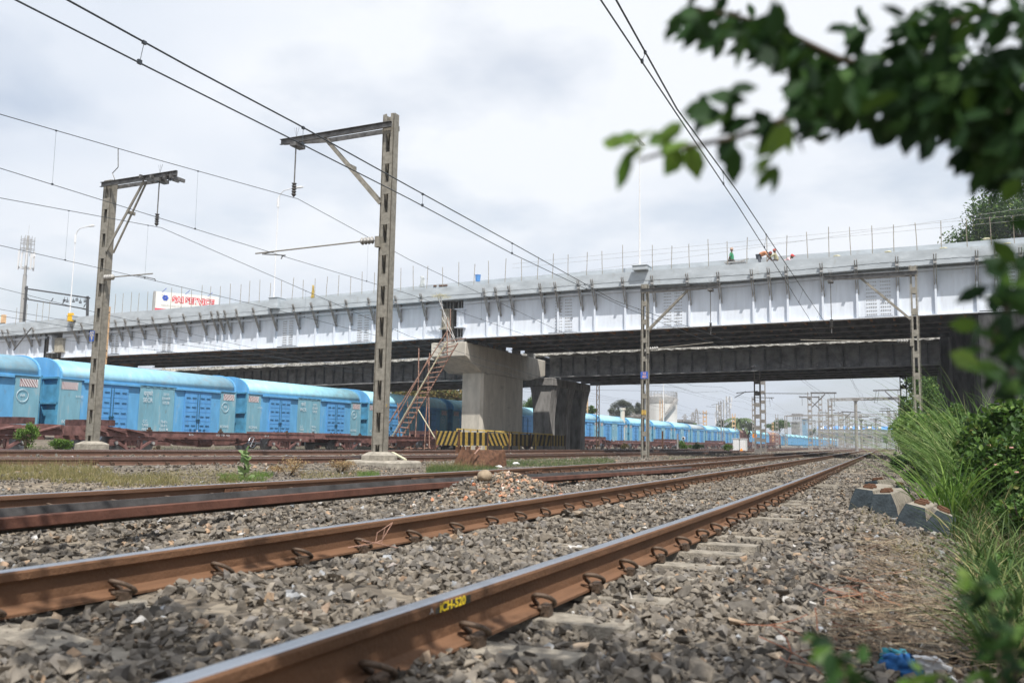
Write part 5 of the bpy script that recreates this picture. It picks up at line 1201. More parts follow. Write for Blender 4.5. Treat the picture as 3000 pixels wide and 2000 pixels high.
M_leafd=ramp_mat('leaf_dark',[(0,(.010,.028,.010)),(.4,(.018,.048,.014)),(.8,(.03,.075,.018)),(1,(.06,.12,.02))],rough=.62,transl=.2,spec=.18)
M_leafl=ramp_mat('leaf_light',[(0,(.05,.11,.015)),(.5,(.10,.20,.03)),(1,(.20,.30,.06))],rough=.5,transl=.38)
M_leafo=ramp_mat('leaf_autumn',[(0,(.06,.07,.02)),(.4,(.13,.11,.03)),(.7,(.20,.13,.04)),(1,(.10,.14,.03))],rough=.7,transl=.25)
M_drylf=ramp_mat('dry_weed_leaf',[(0,(.20,.13,.06)),(.5,(.34,.22,.12)),(1,(.40,.33,.16))],rough=.8,transl=.2)
M_leafg=ramp_mat('leaf_greyish',[(0,(.07,.085,.06)),(.6,(.12,.14,.10)),(1,(.17,.18,.13))],rough=.8,transl=.2)
M_grass=ramp_mat('grass_green',[(0,(.03,.06,.015)),(.45,(.065,.12,.028)),(.8,(.12,.18,.05)),(.93,(.22,.22,.09)),(1,(.34,.28,.14))],rough=.6,transl=.3)
M_grassy=ramp_mat('grass_yellowed',[(0,(.12,.13,.04)),(.5,(.24,.22,.09)),(1,(.40,.32,.17))],rough=.75,transl=.3)
M_dry=ramp_mat('dry_straw',[(0,(.08,.055,.035)),(.4,(.15,.105,.07)),(.75,(.24,.18,.12)),(1,(.36,.30,.20))],rough=.85,transl=.1)
M_twig=ramp_mat('red_twig',[(0,(.10,.04,.025)),(.5,(.22,.09,.05)),(1,(.30,.16,.09))],rough=.85)
M_fgrass=ramp_mat('fountain_grass',[(0,(.08,.15,.035)),(.5,(.16,.27,.07)),(.85,(.26,.37,.13)),(1,(.38,.40,.18))],rough=.55,transl=.35)
M_calo=ramp_mat('milkweed_leaf',[(0,(.10,.17,.05)),(.6,(.17,.26,.09)),(1,(.26,.34,.16))],rough=.5,transl=.25)
def blob_pts(n,c,r,shell=.55,clumps=9,seed=0):
    rr=np.random.default_rng(seed+11); cc=rr.normal(size=(clumps,3)); cc/=np.linalg.norm(cc,axis=1)[:,None]; cc*=rr.uniform(.35,.85,clumps)[:,None]; cr=rr.uniform(.25,.5,clumps)
    k=rr.integers(0,clumps,n); d=rr.normal(size=(n,3)); d/=np.linalg.norm(d,axis=1)[:,None]; rad=rr.uniform(0,1,n)**.5
    p=cc[k]+d*(cr[k]*rad)[:,None]; return p*np.array(r)+np.array(c)
def tree(name,label,base,cz,r,n,ls,mt,seed,trunk=.2,group=None,clumps=14,cat='tree',limbs=7,droop=None,asp=.5):
    t=thing(name,label,cat,base,group); rr=random.Random(seed); h=cz
    m=MB(); m.tube([(0,0,-.3),(rr.uniform(-.1,.1)*h*.3,rr.uniform(-.1,.1)*h*.3,h*.5),(0,0,h)],trunk,8,trunk*.45)
    rc=np.random.default_rng(seed+11); cc=rc.normal(size=(clumps,3)); cc/=np.linalg.norm(cc,axis=1)[:,None]; cc*=rc.uniform(.35,.85,clumps)[:,None]
    for k in range(min(limbs,clumps)):
        e=Vector((cc[k][0]*r[0],cc[k][1]*r[1],h+cc[k][2]*r[2])); s=Vector((0,0,max(.1,h-r[2]*.8+rr.random()*r[2]*.5))); m.tube([s,s.lerp(e,.5)+Vector((0,0,.08*h*.3)),e],trunk*.38,6,trunk*.1)
    m.build('trunk',M_bark,t,smooth=True)
    P=blob_pts(n,(0,0,h),r,clumps=clumps,seed=seed); leaf_mesh('crown',P,ls*rng.uniform(.6,1.3,n),mt,t,asp=asp); return t
def gz(x,y): return float(gh(x,y))
# ------------------------------------------------------------------ greenery at the right edge
def weed(name,label,x,y,n,h,w,mt,spread,lean=.4,droop=.5,cat='grass',group=None,flower=None,z=None):
    t=thing(name,label,cat,(x,y,(gz(x,y) if z is None else z)-.02),group); P=np.stack([rng.normal(0,spread,n),rng.normal(0,spread,n),np.zeros(n)],-1)
    blade_mesh('blades',P,h*rng.uniform(.55,1.15,n),w,mt,t,lean=lean,droop=droop); return t
p=onY(2905,1300,14.5); fg=thing('fountain_grass','large fountain of long arching green grass blades in front of the dark abutment','grass',(p.x,14.5,gz(p.x,14.5)-.05))
n=820; a=rng.random(n)*2*math.pi; dirs=np.stack([np.cos(a),np.sin(a),0*a],-1)
blade_mesh('blades',np.stack([rng.normal(0,.28,n),rng.normal(0,.25,n),np.zeros(n)],-1),rng.uniform(1.2,2.7,n),.021,M_fgrass,fg,lean=.60,dirs=dirs,droop=.8,seg=8)
def shrub(name,label,x,y,r,n,ls,mt,seed,z=0,group=None,cat='shrub',flowers=0,stems=8,asp=.55,clumps=12,fm=None):
    b=(x,y,gz(x,y)); t=thing(name,label,cat,b,group); rr=random.Random(seed); m=MB()
    for k in range(stems): a=rr.random()*6.28; m.tube([(0,0,-.05),(math.cos(a)*r[0]*.3,math.sin(a)*r[1]*.3,r[2]*.8),(math.cos(a)*r[0]*.7,math.sin(a)*r[1]*.7,r[2]*rr.uniform(1.0,1.7))],.012+r[2]*.008,5,.004)
    m.build('stems',M_bark,t); P=blob_pts(n,(0,0,r[2]+z),r,clumps=clumps,seed=seed); P[:,2]=np.maximum(P[:,2],.02); leaf_mesh('foliage',P,ls*rng.uniform(.6,1.3,n),mt,t,asp=asp)
    for k in range(flowers):
        q=P[rr.randrange(n)]; m=MB()
        for j in range(7): a=j*.9; m.box((q[0]+.012*math.cos(a)-.008,q[1]-.06+.012*math.sin(a)-.008,q[2]+.03),(q[0]+.012*math.cos(a)+.008,q[1]-.06+.012*math.sin(a)+.008,q[2]+.045))
        m.build('flower',fm or M_pink,t)
    return t
M_pink=mat('pink_flower',(.75,.42,.36),.6,var=.1)
shrub('lantana_bush','leafy green bush with small pink flowers at the right edge, right of the fountain grass',onY(2950,1300,11.6).x,11.6,(.58,.5,.66),6500,.072,M_leaf,21,flowers=12,clumps=60)
shrub('lantana_bush','dark leafy bush low at the right edge under the pink flowered one',onY(2985,1300,9.6).x,9.6,(.30,.4,.34),4200,.05,M_leaf,22,z=-.05,flowers=4,clumps=24)
shrub('roadside_shrub','dense green shrub at the foot of the fountain grass',1.0,13.2,(.55,.5,.30),6000,.07,M_leaf,23)
shrub('roadside_shrub','bright yellow-green bush rising around the foot of the rightmost mast',.15,30,(1.0,1.6,1.05),9000,.11,M_leafl,24,z=.1)
shrub('roadside_shrub','mid green bush just behind the fountain grass, left side',.75,21,(.75,1.0,.85),8000,.09,M_leaf,25)
shrub('roadside_shrub','dark green bush at track level below the rightmost mast',-.15,24,(.55,.9,.45),5000,.08,M_leafd,26)
p=onY(2945,1300,13.0); shrub('roadside_shrub','tall mixed green bush behind the pink flowered one, below the near blurred leaves',p.x,13.0,(.62,.5,.62),5200,.095,M_leaf,37,z=.45,clumps=60)
p=onY(2800,1300,12.2); shrub('roadside_shrub','pale green broad leaved bush at the foot of the fountain grass, left side',p.x,12.2,(.34,.35,.26),2600,.085,M_leafl,38,clumps=18)
p=onY(2672,1300,36); shrub('roadside_shrub','yellow-green bush directly right of the black mast foot',p.x,36,(.75,1.2,1.0),7000,.10,M_leafl,28,z=.15,clumps=18)
p=onY(2718,1300,44.8); shrub('roadside_shrub','tall leafy bush climbing behind the rightmost mast',p.x,46.5,(1.15,1.3,2.0),10000,.12,M_leaf,29,z=.2,clumps=20)
shrub('roadside_shrub','sunlit green bush beside the abutment foot',.9,36,(1.1,2.0,1.3),9000,.13,M_leaf,27,z=.2)
tree('roadside_tree','dark dense green tree standing beyond the rightmost mast, left of the abutment',(1.2,92,-.2),5.0,(3.3,3.5,4.2),11000,.30,M_leaf,31,.2)
tree('roadside_tree','tall green tree just left of the abutment wall under the old bridge',(2.2,98,-.2),7.4,(2.6,3,4.2),8000,.34,M_leaf,32,.2)
tree('roadside_tree','broad tree with airy fern-like foliage rising behind the right end of the bridge',(onY(3010,640,96).x,96,3),onY(3010,665,96).z-3,(7.5,6,5.2),26000,.30,M_leaf,33,.5,clumps=26,limbs=12)
# broad bladed grass clump in front of the dumped sleepers
p=onG(2775,1535)
def clump(x,y,n,h,w,label,mt=M_grass,lean=.45,spread=.08,droop=.6,seg=6,name='grass_clump',group='tall grass clumps beside the track'):
    t=thing(name,label,'grass',(x,y,gz(x,y)-.02),group); P=np.stack([rng.normal(0,spread,n),rng.normal(0,spread,n),np.zeros(n)],-1); blade_mesh('blades',P,h*rng.uniform(.55,1.15,n),w*rng.uniform(.6,1.2,n),mt,t,lean=lean,droop=droop,seg=seg); return t
clump(p.x+.02,p.y-.1,90,.95,.030,'clump of broad bright green grass blades in front of the dumped sleepers',M_leafl,.42,.09)
clump(p.x+.40,p.y+.3,80,.9,.026,'tall green grass clump right of the dumped sleepers',M_grass,.4,.12)
clump(p.x+.62,p.y-.4,70,.75,.022,'grass clump with long narrow blades at the right edge above the dry grass',M_grass,.5,.12)
clump(p.x+.15,p.y+2.6,70,.8,.026,'green grass clump behind the dumped sleepers below the fountain grass',M_grass,.5,.16)
# low green / dry growth on the slope (uncountable)
def turf(name,label,fn,n,h,w,mt,lean=.5,kind='stuff',droop=.4,seg=3):
    X,Y=fn(n); P=np.stack([X,Y,gh(X,Y)-.01],-1); o=blade_mesh(name,P,h*rng.uniform(.4,1.3,len(X)),w,mt,lean=lean,droop=droop,seg=seg); tag(o,label,'grass',kind=kind); return o
def pix_area(polys,z=-.35):
    """uniform scatter in ground areas given by pixel boxes"""
    def f(n):
        X=[];Y=[]; w=np.array([q[4] for q in polys],float); w/=w.sum()
        px=[];py=[]
        for (x0,x1,y0,y1,_),ww in zip(polys,w):
            k=int(n*ww); px.append(rng.uniform(x0,x1,k)); py.append(rng.uniform(y0,y1,k))
        q=onGv(np.concatenate(px),np.concatenate(py),.02); return q[:,0],q[:,1]
    return f
turf('slope_grass','low green grass and weeds on the slope right of the ballast',pix_area([(2850,3150,1500,1800,5),(2700,3000,1400,1560,4),(2640,2760,1340,1420,2),(2830,3100,1640,1960,2),(2600,2680,1320,1360,1)],-.40),9000,.16,.006,M_grass)
turf('bank_weeds','tangled broad leaved weeds and grass covering the bank right of the dumped sleepers',pix_area([(2790,3200,1330,1560,9),(2840,3200,1560,1800,6),(2900,3150,1800,1990,3)],-.4),5200,.34,.017,M_grass,lean=.55,seg=4,droop=.7)
turf('yellowed_grass','yellowed dry grass between the ballast and the green growth',pix_area([(2590,2700,1335,1400,3),(2600,2900,1560,1720,4),(2750,3050,1540,1800,4),(2500,2620,1480,1560,1)],-.40),2400,.12,.004,M_grassy,lean=.9)
# dead stalks and straw 
def litter(name,label,n,polys,L,w,mt,z=-.42,cx=.9):
    X,Y=pix_area(polys,z)(n); m=len(X); a=np.where(rng.random(m)<.5,rng.uniform(-3.14,3.14,m),rng.normal(-.45,.9,m)); l=L*rng.uniform(.3,1.2,m); V=np.zeros((m,8,3)); z0=gh(X,Y)+.05+rng.random(m)*.07
    c=np.stack([X,Y,z0],-1); d=np.stack([np.cos(a),np.sin(a),rng.normal(0,.22,m)],-1); s=np.stack([-np.sin(a),np.cos(a),0*a],-1); b=rng.normal(0,.3,m)
    for k in range(4):
        t=k/3; q=c+d*(l*(t-.5))[:,None]+s*(b*l*math.sin(t*math.pi))[:,None]; V[:,2*k]=q-s*w/2; V[:,2*k+1]=q+s*w/2+np.array([0,0,w*.5])
    i=np.arange(m)*8; F=np.concatenate([np.stack([i+2*k,i+2*k+1,i+2*k+3,i+2*k+2],-1) for k in range(3)]); r_=rng.random(m)
    o=npmesh(name,V.reshape(-1,3),F,mt,attr=np.tile(r_,3)); tag(o,label,'litter',kind='stuff')
litter('dead_stalks','dead brown grass stalks strewn over the ballast at the lower right',900,[(2480,2750,1680,1860,5),(2550,2900,1760,1950,5),(2420,2620,1820,1960,3),(2650,3000,1850,2000,3),(2520,2700,1600,1700,3),(2500,2640,1560,1640,1)],.20,.0035,M_dry)
litter('red_twigs','thin reddish twigs tangled over the ballast at the lower right',55,[(2440,2620,1680,1850,5),(2270,2480,1860,1990,3),(2400,2560,1640,1740,1),(2480,2600,1780,1900,3)],.30,.0045,M_twig)
M_pale=mat('dry_reed',(.42,.36,.22),.8,var=.15)
# rags
sheet('blue_rag',2640,1992,onG(2640,1985).y,.15,.09,mat('blue_cloth',(.04,.16,.42),.9,var=.3),'crumpled blue rag lying among dead stalks at the bottom right','rag',11)
sheet('teal_rag',2620,1968,onG(2612,1965).y,.12,.08,mat('teal_cloth',(.05,.28,.36),.9,var=.3),'crumpled teal rag lying behind the blue rag','rag',12)
sheet('white_rag',2700,1985,onG(2690,1985).y,.20,.07,M_wh,'white rag lying right of the blue and teal rags','rag',13)
# ------------------------------------------------------------------ plants between the tracks and along the train
p=onY(78,1312,20.6); shrub('leafy_bush','light green leafy bush in front of the brown flat wagon at the far left',p.x,20.6,(.42,.3,.34),1500,.055,M_leafl,41,z=.08,clumps=18)
p=onY(180,1314,20.9); shrub('leafy_bush','low rounded bright green bush just left of the leftmost mast footing',p.x,20.9,(.42,.3,.17),2600,.045,M_leafl,42)
for o in [o for o in COL.objects if o.name.startswith('leafy_bush')]: o.location.z=-.12; o.scale=(1.25,1.25,1.35)
def milkweed(px,py,z,H,label):
    b=onG(px,py); t=thing('milkweed_plant',label,'plant',b); m=MB(); m.tube([(0,0,0),(.02,0,H*.5),(0,0,H)],.012,6); m.tube([(0,0,.02),(.08,-.03,H*.35),(.12,0,H*.55)],.01,6); m.build('stem',M_leafs if False else M_bark,t)
    P=[];D=[]
    for k in range(30):
        f=k/30; a=k*2.4; P.append((0.0+(.1 if k%5==0 else 0),0,H*(.08+.85*f))); D.append((math.cos(a),math.sin(a),.75))
    leaf_mesh('leaves',P,.16*rng.uniform(.8,1.15,30),M_calo,t,asp=.62,dirs=np.array(D)*2.2,fold=.1); return t
milkweed(714,1404,-.22,.56,'upright plant with large pale green oval leaves between the second and third tracks')
def patch(label,polys,n,h,mt,z,seeds=0,w=.006,name='weed_patch',lean=.5):
    o=turf(name,label,pix_area(polys,z),n,h,w,mt,lean=lean); return o
patch('low yellow-green weeds with seed heads at the left between second and third tracks',[(-60,170,1352,1404,9),(150,330,1374,1412,5),(300,520,1392,1422,4),(-60,60,1345,1390,2)],15000,.13,M_grassy,-.24)
patch('dry seed stalks over the weeds at the left between second and third tracks',[(-40,170,1350,1395,5),(150,280,1365,1400,3)],1500,.28,M_grassy,-.24,w=.005,lean=.25,name='seed_stalks')
patch('sparse weeds on the bare soil around the mast plinth and the milkweed',[(520,780,1385,1420,4),(880,1100,1378,1402,3),(420,700,1372,1392,2),(640,700,1395,1410,2)],6000,.09,M_grassy,-.24)
patch('green weeds around the rusty steel box and rightwards below the barricades',[(1260,1460,1366,1388,5),(1440,1800,1345,1368,8),(1250,1330,1374,1392,2),(1700,1780,1338,1352,1)],17000,.16,M_grass,-.25)
patch('light weed heads in front of the rusty steel box',[(1250,1420,1362,1380,3)],700,.26,M_grassy,-.25,w=.005,lean=.2,name='seed_stalks')
patch('short green weeds right of the slim mast',[(1960,2050,1338,1350,3),(1920,2000,1346,1356,1)],1500,.10,M_leafl,-.28)
patch('fresh green weeds at the foot of the milkweed and the plinth',[(640,780,1392,1410,3),(1050,1110,1385,1400,2),(740,800,1385,1400,1)],2600,.13,M_leafl,-.24)
patch('mixed weeds along the foot of the brown flat wagons',[(20,1200,1311,1317,6),(1640,2300,1304,1312,3)],7000,.26,M_grass,-.15)
def drybush(px,py,Y,r,label,mt,seed,ls=.05):
    p=onG(px,py); Y=p.y; return shrub('dry_weed',label,p.x,Y,r,1300,ls,mt,seed,clumps=16,group='dry weeds between the tracks')
drybush(845,1395,12.6,(.55,.45,.2),'reddish dry weed clump right of the milkweed plant',M_drylf,51,.03); drybush(997,1388,15.2,(.42,.35,.19),'rust coloured dry weed clump at the left foot of the mast plinth',M_drylf,52,.03)
for o in [o for o in COL.objects if o.name.startswith('dry_weed')]: o.location.z=gz(o.location.x,o.location.y)
for px,lab,mt,s in ((460,'small dry brown bush beside the flat wagon bogie right of the leftmost mast',M_dry,.28),(2005,'pale yellow-green bush in front of the train, left of the round signal',M_leafl,.9),(2043,'dark weed covered bush with a post, left of the round signal',M_leafd,.9),(2135,'bright green bush right of the round signal',M_leafl,.75),(1830,'bare brown bush right of the lattice mast by the old pier',M_leafo,.6)):
    Y=26 if px==460 else 92; p=onY(px,1309,Y); shrub('trackside_bush',lab,p.x,Y,(s*.8,s*.6,s*.62),1500,s*.13,mt,int(px),group='bushes along the train'); COL.objects
for o in [o for o in COL.objects if o.name.startswith('trackside_bush')]: o.location.z=-.25
# far tree masses
def ftree(px,pyt,pyb,Y,wpx,label,mt,seed,n=5000,name='background_tree',group=None):
    b=onY(px,pyb,Y); tp=onY(px,pyt,Y); h=tp.z-b.z; rw=abs(onY(px+wpx/2,pyb,Y).x-b.x); zb=-.3; rz=(tp.z-b.z)/2
    return tree(name,label,(b.x,Y,zb),(tp.z+b.z)/2-zb,(rw,rw*.8,rz),n,max(.18,rw*.07),mt,seed,max(.12,rw*.05),group)
ftree(1230,1128,1220,104,250,'tree with yellow-brown foliage behind the shaded wagons left of the new pier',M_leafo,61,14000)
ftree(1560,1155,1220,110,80,'green tree seen in the gap between the new and the old pier',M_leaf,62,6000)
ftree(1728,1188,1215,130,46,'small green tree behind the train just right of the old pier',M_leaf,63,3000)
ftree(1820,1166,1222,150,78,'large feathery grey-green tree left of the white storage tank',M_leafg,64,9000)
ftree(1866,1176,1215,165,40,'grey-green tree close against the left side of the storage tank',M_leafg,65,4000)
ftree(2120,1228,1262,210,50,'dark green tree left of the coconut palm',M_leafd,66,4000)
ftree(2285,1230,1270,260,90,'soft green trees behind the brown-red wagons, right of the palm',M_leaf,67,7000)
ftree(2380,1250,1285,330,36,'small dark tree below the tall mast with a blue plate',M_leafd,68,2500)
ftree(2597,1268+8,1302,300,26,'small bright green tree standing at the end of the tracks',M_leafl,69,1500)
ftree(2630,1232,1270,190,36,'green tree behind the far masts at the right of the tracks',M_leafd,70,3000)
ftree(2032,1233,1262,240,30,'low yellow-green tree right of the storage tank roof',M_leafl,71,1500)
# palm
p=onY(2166,1256,200); t=thing('coconut_palm','coconut palm with drooping fronds behind the train left of the double mast','palm tree',(p.x,200,-.3)); tz=onY(2166,1226,200).z
m=MB(); m.tube([(0,0,0),(.3,0,tz*.6),(0,0,tz)],.25,7,.16); m.build('trunk',M_bark,t); P=[];D=[]
for k in range(26):
    a=k*2.4; e=.75-(k%5)*.28; fr_=MB(); h=Vector((math.cos(a),math.sin(a),0)); q0=Vector((0,0,tz)); pts=[q0+h*(s*3.4)+Vector((0,0,e*s*3-2.6*s*s)) for s in np.linspace(0,1,8)]
    V=[];F=[]
    for j in range(7):
        for sd in (-1,1):
            a0,b0=pts[j],pts[j+1]; side=h.cross(Vector((0,0,1)))*sd; w_=.75*(1-.5*j/7); i0=len(V); V+=[a0,b0,b0+side*w_+Vector((0,0,-.45)),a0.lerp(b0,.4)+side*w_*.9+Vector((0,0,-.4))]; F.append((i0,i0+1,i0+2,i0+3))
    fr_.add(V,F); o=fr_.build('frond',mat('palm_green',(.09,.13,.05),.6,var=.2),t)
ftree(2195,1234,1262,195,52,'bushy light green palm clump right of the coconut palm',M_leafg,72,4000)
# ------------------------------------------------------------------ overhanging tree at the right, its branches reach over the camera
ot=thing('overhanging_tree','blurred dark green tree branches hanging into the upper right corner, close to the camera','tree',(1.75,.55,-.35))
off=Vector((1.75,.55,-.35))
m=MB(); m.tube([(0,0,-.2),(.05,-.05,1.0),(-.05,-.1,1.9),(-.25,-.2,3.0),(-.5,-.4,4.0)],.11,10,.05); m.build('trunk',M_bark,ot,smooth=True)
BL=[[(3250,160,1.65),(3000,205,1.5),(2800,225,1.42),(2600,215,1.35),(2450,170,1.3),(2300,95,1.26),(2150,45,1.22),(2010,25,1.2)],
    [(3250,330,1.6),(3000,335,1.45),(2800,325,1.38),(2620,305,1.3),(2450,310,1.22),(2300,350,1.17),(2150,405,1.13),(1990,435,1.1),(1870,470,1.08)],
    [(3250,330,1.5),(3050,390,1.4),(2960,440,1.38),(2900,540,1.35)],[(3200,60,1.5),(3000,60,1.4),(2850,40,1.35),(2740,90,1.3),(2700,180,1.3)],
    [(3250,830,1.3),(3050,840,1.25),(2950,900,1.2),(2900,1010,1.18)],[(3250,1000,1.3),(3050,1050,1.25),(2940,1100,1.2)]]
for b in BL:
    pts=[onD(q[0],q[1],q[2]*.74)-off for q in b]; root=Vector((-.02,-.08,pts[0].z if pts[0].z<3.2 else 3.2)); m=MB(); m.tube([root]+pts,.008,6,.0015); m.build('branch',M_bark,ot,smooth=True)
def leaves_px(items,parent,mt,offv,size=.05,name='leaves',asp=.5,dep=1.3,dj=.22):
    P=[];S=[]; dep*=.74; dj*=.74; size*=.72
    for (cx,cy,rx,ry,n) in items:
        for _ in range(n):
            a=random.random()*6.283; r=math.sqrt(random.random()); d=dep+random.uniform(-dj,dj); q=onD(cx+rx*r*math.cos(a),cy+ry*r*math.sin(a),d)-offv; P.append(q[:]); S.append(size*random.uniform(.7,1.25))
    n=len(P); D=np.array([(-.5,.1,-.35)]*n); return leaf_mesh(name,np.array(P),np.array(S),mt,parent,asp=asp,dirs=D*1.0,up=.1,fold=.12)
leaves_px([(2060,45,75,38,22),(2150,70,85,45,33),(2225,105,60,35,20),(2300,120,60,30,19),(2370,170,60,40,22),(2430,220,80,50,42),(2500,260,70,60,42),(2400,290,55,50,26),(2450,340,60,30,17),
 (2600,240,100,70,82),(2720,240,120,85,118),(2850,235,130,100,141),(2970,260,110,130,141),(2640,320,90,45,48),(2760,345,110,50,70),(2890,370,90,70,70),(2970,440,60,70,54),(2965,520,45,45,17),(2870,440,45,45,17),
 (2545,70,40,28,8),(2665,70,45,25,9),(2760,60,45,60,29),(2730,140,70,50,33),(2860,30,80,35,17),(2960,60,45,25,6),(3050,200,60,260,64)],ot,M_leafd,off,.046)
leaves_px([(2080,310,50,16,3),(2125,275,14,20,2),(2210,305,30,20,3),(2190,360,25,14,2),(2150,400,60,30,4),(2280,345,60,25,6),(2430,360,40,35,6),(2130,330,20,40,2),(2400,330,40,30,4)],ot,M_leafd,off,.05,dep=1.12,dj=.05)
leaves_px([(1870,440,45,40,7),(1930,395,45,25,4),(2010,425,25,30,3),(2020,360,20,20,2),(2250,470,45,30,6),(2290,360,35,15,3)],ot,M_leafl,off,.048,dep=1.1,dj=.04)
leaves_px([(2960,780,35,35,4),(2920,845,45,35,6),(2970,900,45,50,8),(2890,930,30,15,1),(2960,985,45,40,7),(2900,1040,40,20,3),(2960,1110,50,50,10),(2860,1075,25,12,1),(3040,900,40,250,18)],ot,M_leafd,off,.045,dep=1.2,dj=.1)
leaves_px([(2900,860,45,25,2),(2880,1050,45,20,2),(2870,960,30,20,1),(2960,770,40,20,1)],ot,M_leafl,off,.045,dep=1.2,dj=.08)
# upper crown out over and behind the camera: it throws the dappled shade on the near ballast
def shade(targets,n,size,zr=(2.4,3.6)):
    P=[];S=[]
    for _ in range(n):
        (x0,x1,y0,y1,w)=random.choices(targets,[q[4] for q in targets])[0]; g=onZ(random.uniform(x0,x1),random.uniform(y0,y1),-.2); g+=Vector((random.gauss(0,.05),random.gauss(0,.05),0)); z=random.uniform(*zr); s=(z+.2)/sund.z; q=g+sund*s
        v=q-Vector((0,0,CZ)); d=v.dot(_F)
        if d>.2:
            px=1500+FPX*v.dot(_R)/d; py=1000-FPX*v.dot(_U)/d
            if -200<px<3200 and -200<py<2200: continue
        P.append((q-off)[:]); S.append(size*random.uniform(.7,1.3))
    return leaf_mesh('leaves',np.array(P),np.array(S),M_leafd,ot,asp=.55,up=1.2)
shade([(-100,330,1570,1760,3),(100,620,1780,1960,6),(350,1250,1900,2080,6),(1500,2250,1890,2020,4),(-100,200,1560,1640,1),(2150,2500,1660,1740,2),(2300,3000,1840,2050,6),(1350,1800,1830,1890,1),(700,1000,1640,1690,.5),(2100,2400,1560,1640,1),(300,1300,1960,2100,3)],3600,.085)
m=MB()
for k in range(9): a=k*.7; m.tube([(-.3,-.25,3.0),(-.9+.4*math.cos(a),-.5+.5*math.sin(a),3.3),(-1.6+1.0*math.cos(a),-.3+.9*math.sin(a)-.4,3.2+.3*math.sin(k))],.03,6,.006)
m.build('branch',M_bark,ot)
# foreground shrubs poking in at the bottom right
def near_shrub(px,py,D,items,label,light=()):
    b=onD(px,py,D*.74); g=gz(b.x,b.y); t=thing('foreground_shrub',label,'shrub',(b.x,b.y,g),'out of focus shrubs close to the camera'); o=Vector((b.x,b.y,g)); m=MB()
    for it in items[:4]: q=onD(it[0],it[1],D*.74)-o; m.tube([(0,0,0),q*.5+Vector((.02,0,.03)),q],.005,5,.002)
    m.build('stems',M_bark,t); leaves_px(items,t,M_leafd,o,.032,dep=D,dj=.1,name='foliage')
    if light: leaves_px(light,t,M_leafl,o,.034,dep=D,dj=.08,name='foliage')
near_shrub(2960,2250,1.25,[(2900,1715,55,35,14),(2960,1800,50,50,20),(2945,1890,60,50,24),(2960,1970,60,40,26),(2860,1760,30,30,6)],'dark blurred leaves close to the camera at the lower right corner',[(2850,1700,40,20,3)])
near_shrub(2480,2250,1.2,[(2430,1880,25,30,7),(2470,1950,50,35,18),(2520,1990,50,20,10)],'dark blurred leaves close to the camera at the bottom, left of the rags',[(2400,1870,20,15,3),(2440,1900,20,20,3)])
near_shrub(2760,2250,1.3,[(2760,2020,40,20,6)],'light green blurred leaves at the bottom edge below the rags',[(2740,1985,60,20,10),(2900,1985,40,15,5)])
# little dry twig stuck at the rail
m=MB(); a=onX(1100,1590,-3.0)
for q in ((1105,1560,1150,1530),(1118,1590,1128,1545),(1120,1580,1149,1532)): m.tube([a,onX(q[0],q[1],-3.0),onX(q[2],q[3],-3.0)],.0025,4)
for q in ((1020,1603),(1060,1583),(1175,1606)): m.tube([a,onX(q[0],q[1],-3.0)],.003,4)
tag(m.build('dry_twig',M_twig.copy() if False else M_rustp,None),'thin dry reddish twig caught on a clip of the nearest track','twig')

p=onG(2622,1334); t=thing('trackside_box','small black equipment box beside the track at the edge of the greenery','equipment box',p); m=MB(); w_=.16; m.box((-w_,-.2,-.1),(w_,.2,.36)); m.build('box_body',M_black,t,bevel=.02); m=MB(); m.box((-w_-.02,-.22,.362),(w_+.02,.22,.39)); m.build('lid',M_black,t)
p=onG(2626,1326); m=MB(); m.box((-.12,-.1,-.1),(.12,.1,1.05)); o=m.build('grey_post',M_far,None); o.location=p; tag(o,'short grey post standing behind the black equipment box','post')

for k,(px,py,r,n,ls,mt,lab) in enumerate(((2960,1420,(.28,.3,.24),3200,.055,M_leaf,'mid green leafy weed bush at the right edge above the long grass'),(2850,1385,(.26,.3,.20),2600,.05,M_leaf,'low leafy weeds between the fountain grass and the broad grass clump'),
  (2760,1350,(.26,.35,.17),2200,.05,M_leafl,'light green leafy weeds left of the fountain grass foot'),(2985,1560,(.2,.22,.16),2000,.045,M_leaf,'leafy weeds at the right edge level with the dumped sleepers'),(2920,1700,(.15,.2,.1),1300,.04,M_leaf,'low weeds on the bank at the lower right edge'),
  (2690,1330,(.3,.5,.26),2600,.06,M_leafd,'dark green bush where the greenery begins beside the black box'))):
    p=onG(px,py); shrub('bank_weed',lab,p.x,p.y,r,n,ls,mt,70+k,group='leafy weeds on the right bank')
for k,(px,py,h,lab) in enumerate(((2830,1600,.5,'grass tuft with arching blades on the bank below the dumped sleepers'),(2905,1530,.65,'tall pale tipped grass tuft right of the broad bladed clump'),(2965,1640,.45,'grass tuft at the right edge over the dry stalks'),(2700,1420,.45,'grass tuft just behind the dumped sleepers'))):
    p=onG(px,py); clump(p.x,p.y,60,h,.016,lab,M_grass,.5,.08)
p=onG(2905,1370); 

for k,(px,py,n,h,w,mt,lab) in enumerate(((2870,1490,46,.8,.030,M_leafl,'broad bladed light green grass standing in front of the pink flowered bush'),(2945,1500,40,.85,.028,M_leafl,'broad bladed grass at the right edge in front of the leafy bush'),(2800,1450,40,.75,.026,M_grass,'arching grass between the dumped sleepers and the fountain grass'),(2960,1450,60,1.1,.014,M_grassy,'dry yellowed tall grass stalks mixed into the bush at the right edge'),(2850,1570,70,.4,.010,M_dry,'dead brown grass tuft on the bank below the broad bladed clump'),(2900,1640,60,.35,.008,M_dry,'dead brown grass tuft at the lower right, beside the dry stalks'))):
    p=onG(px,py); clump(p.x,p.y,n,h,w,lab,mt,.5,.12)
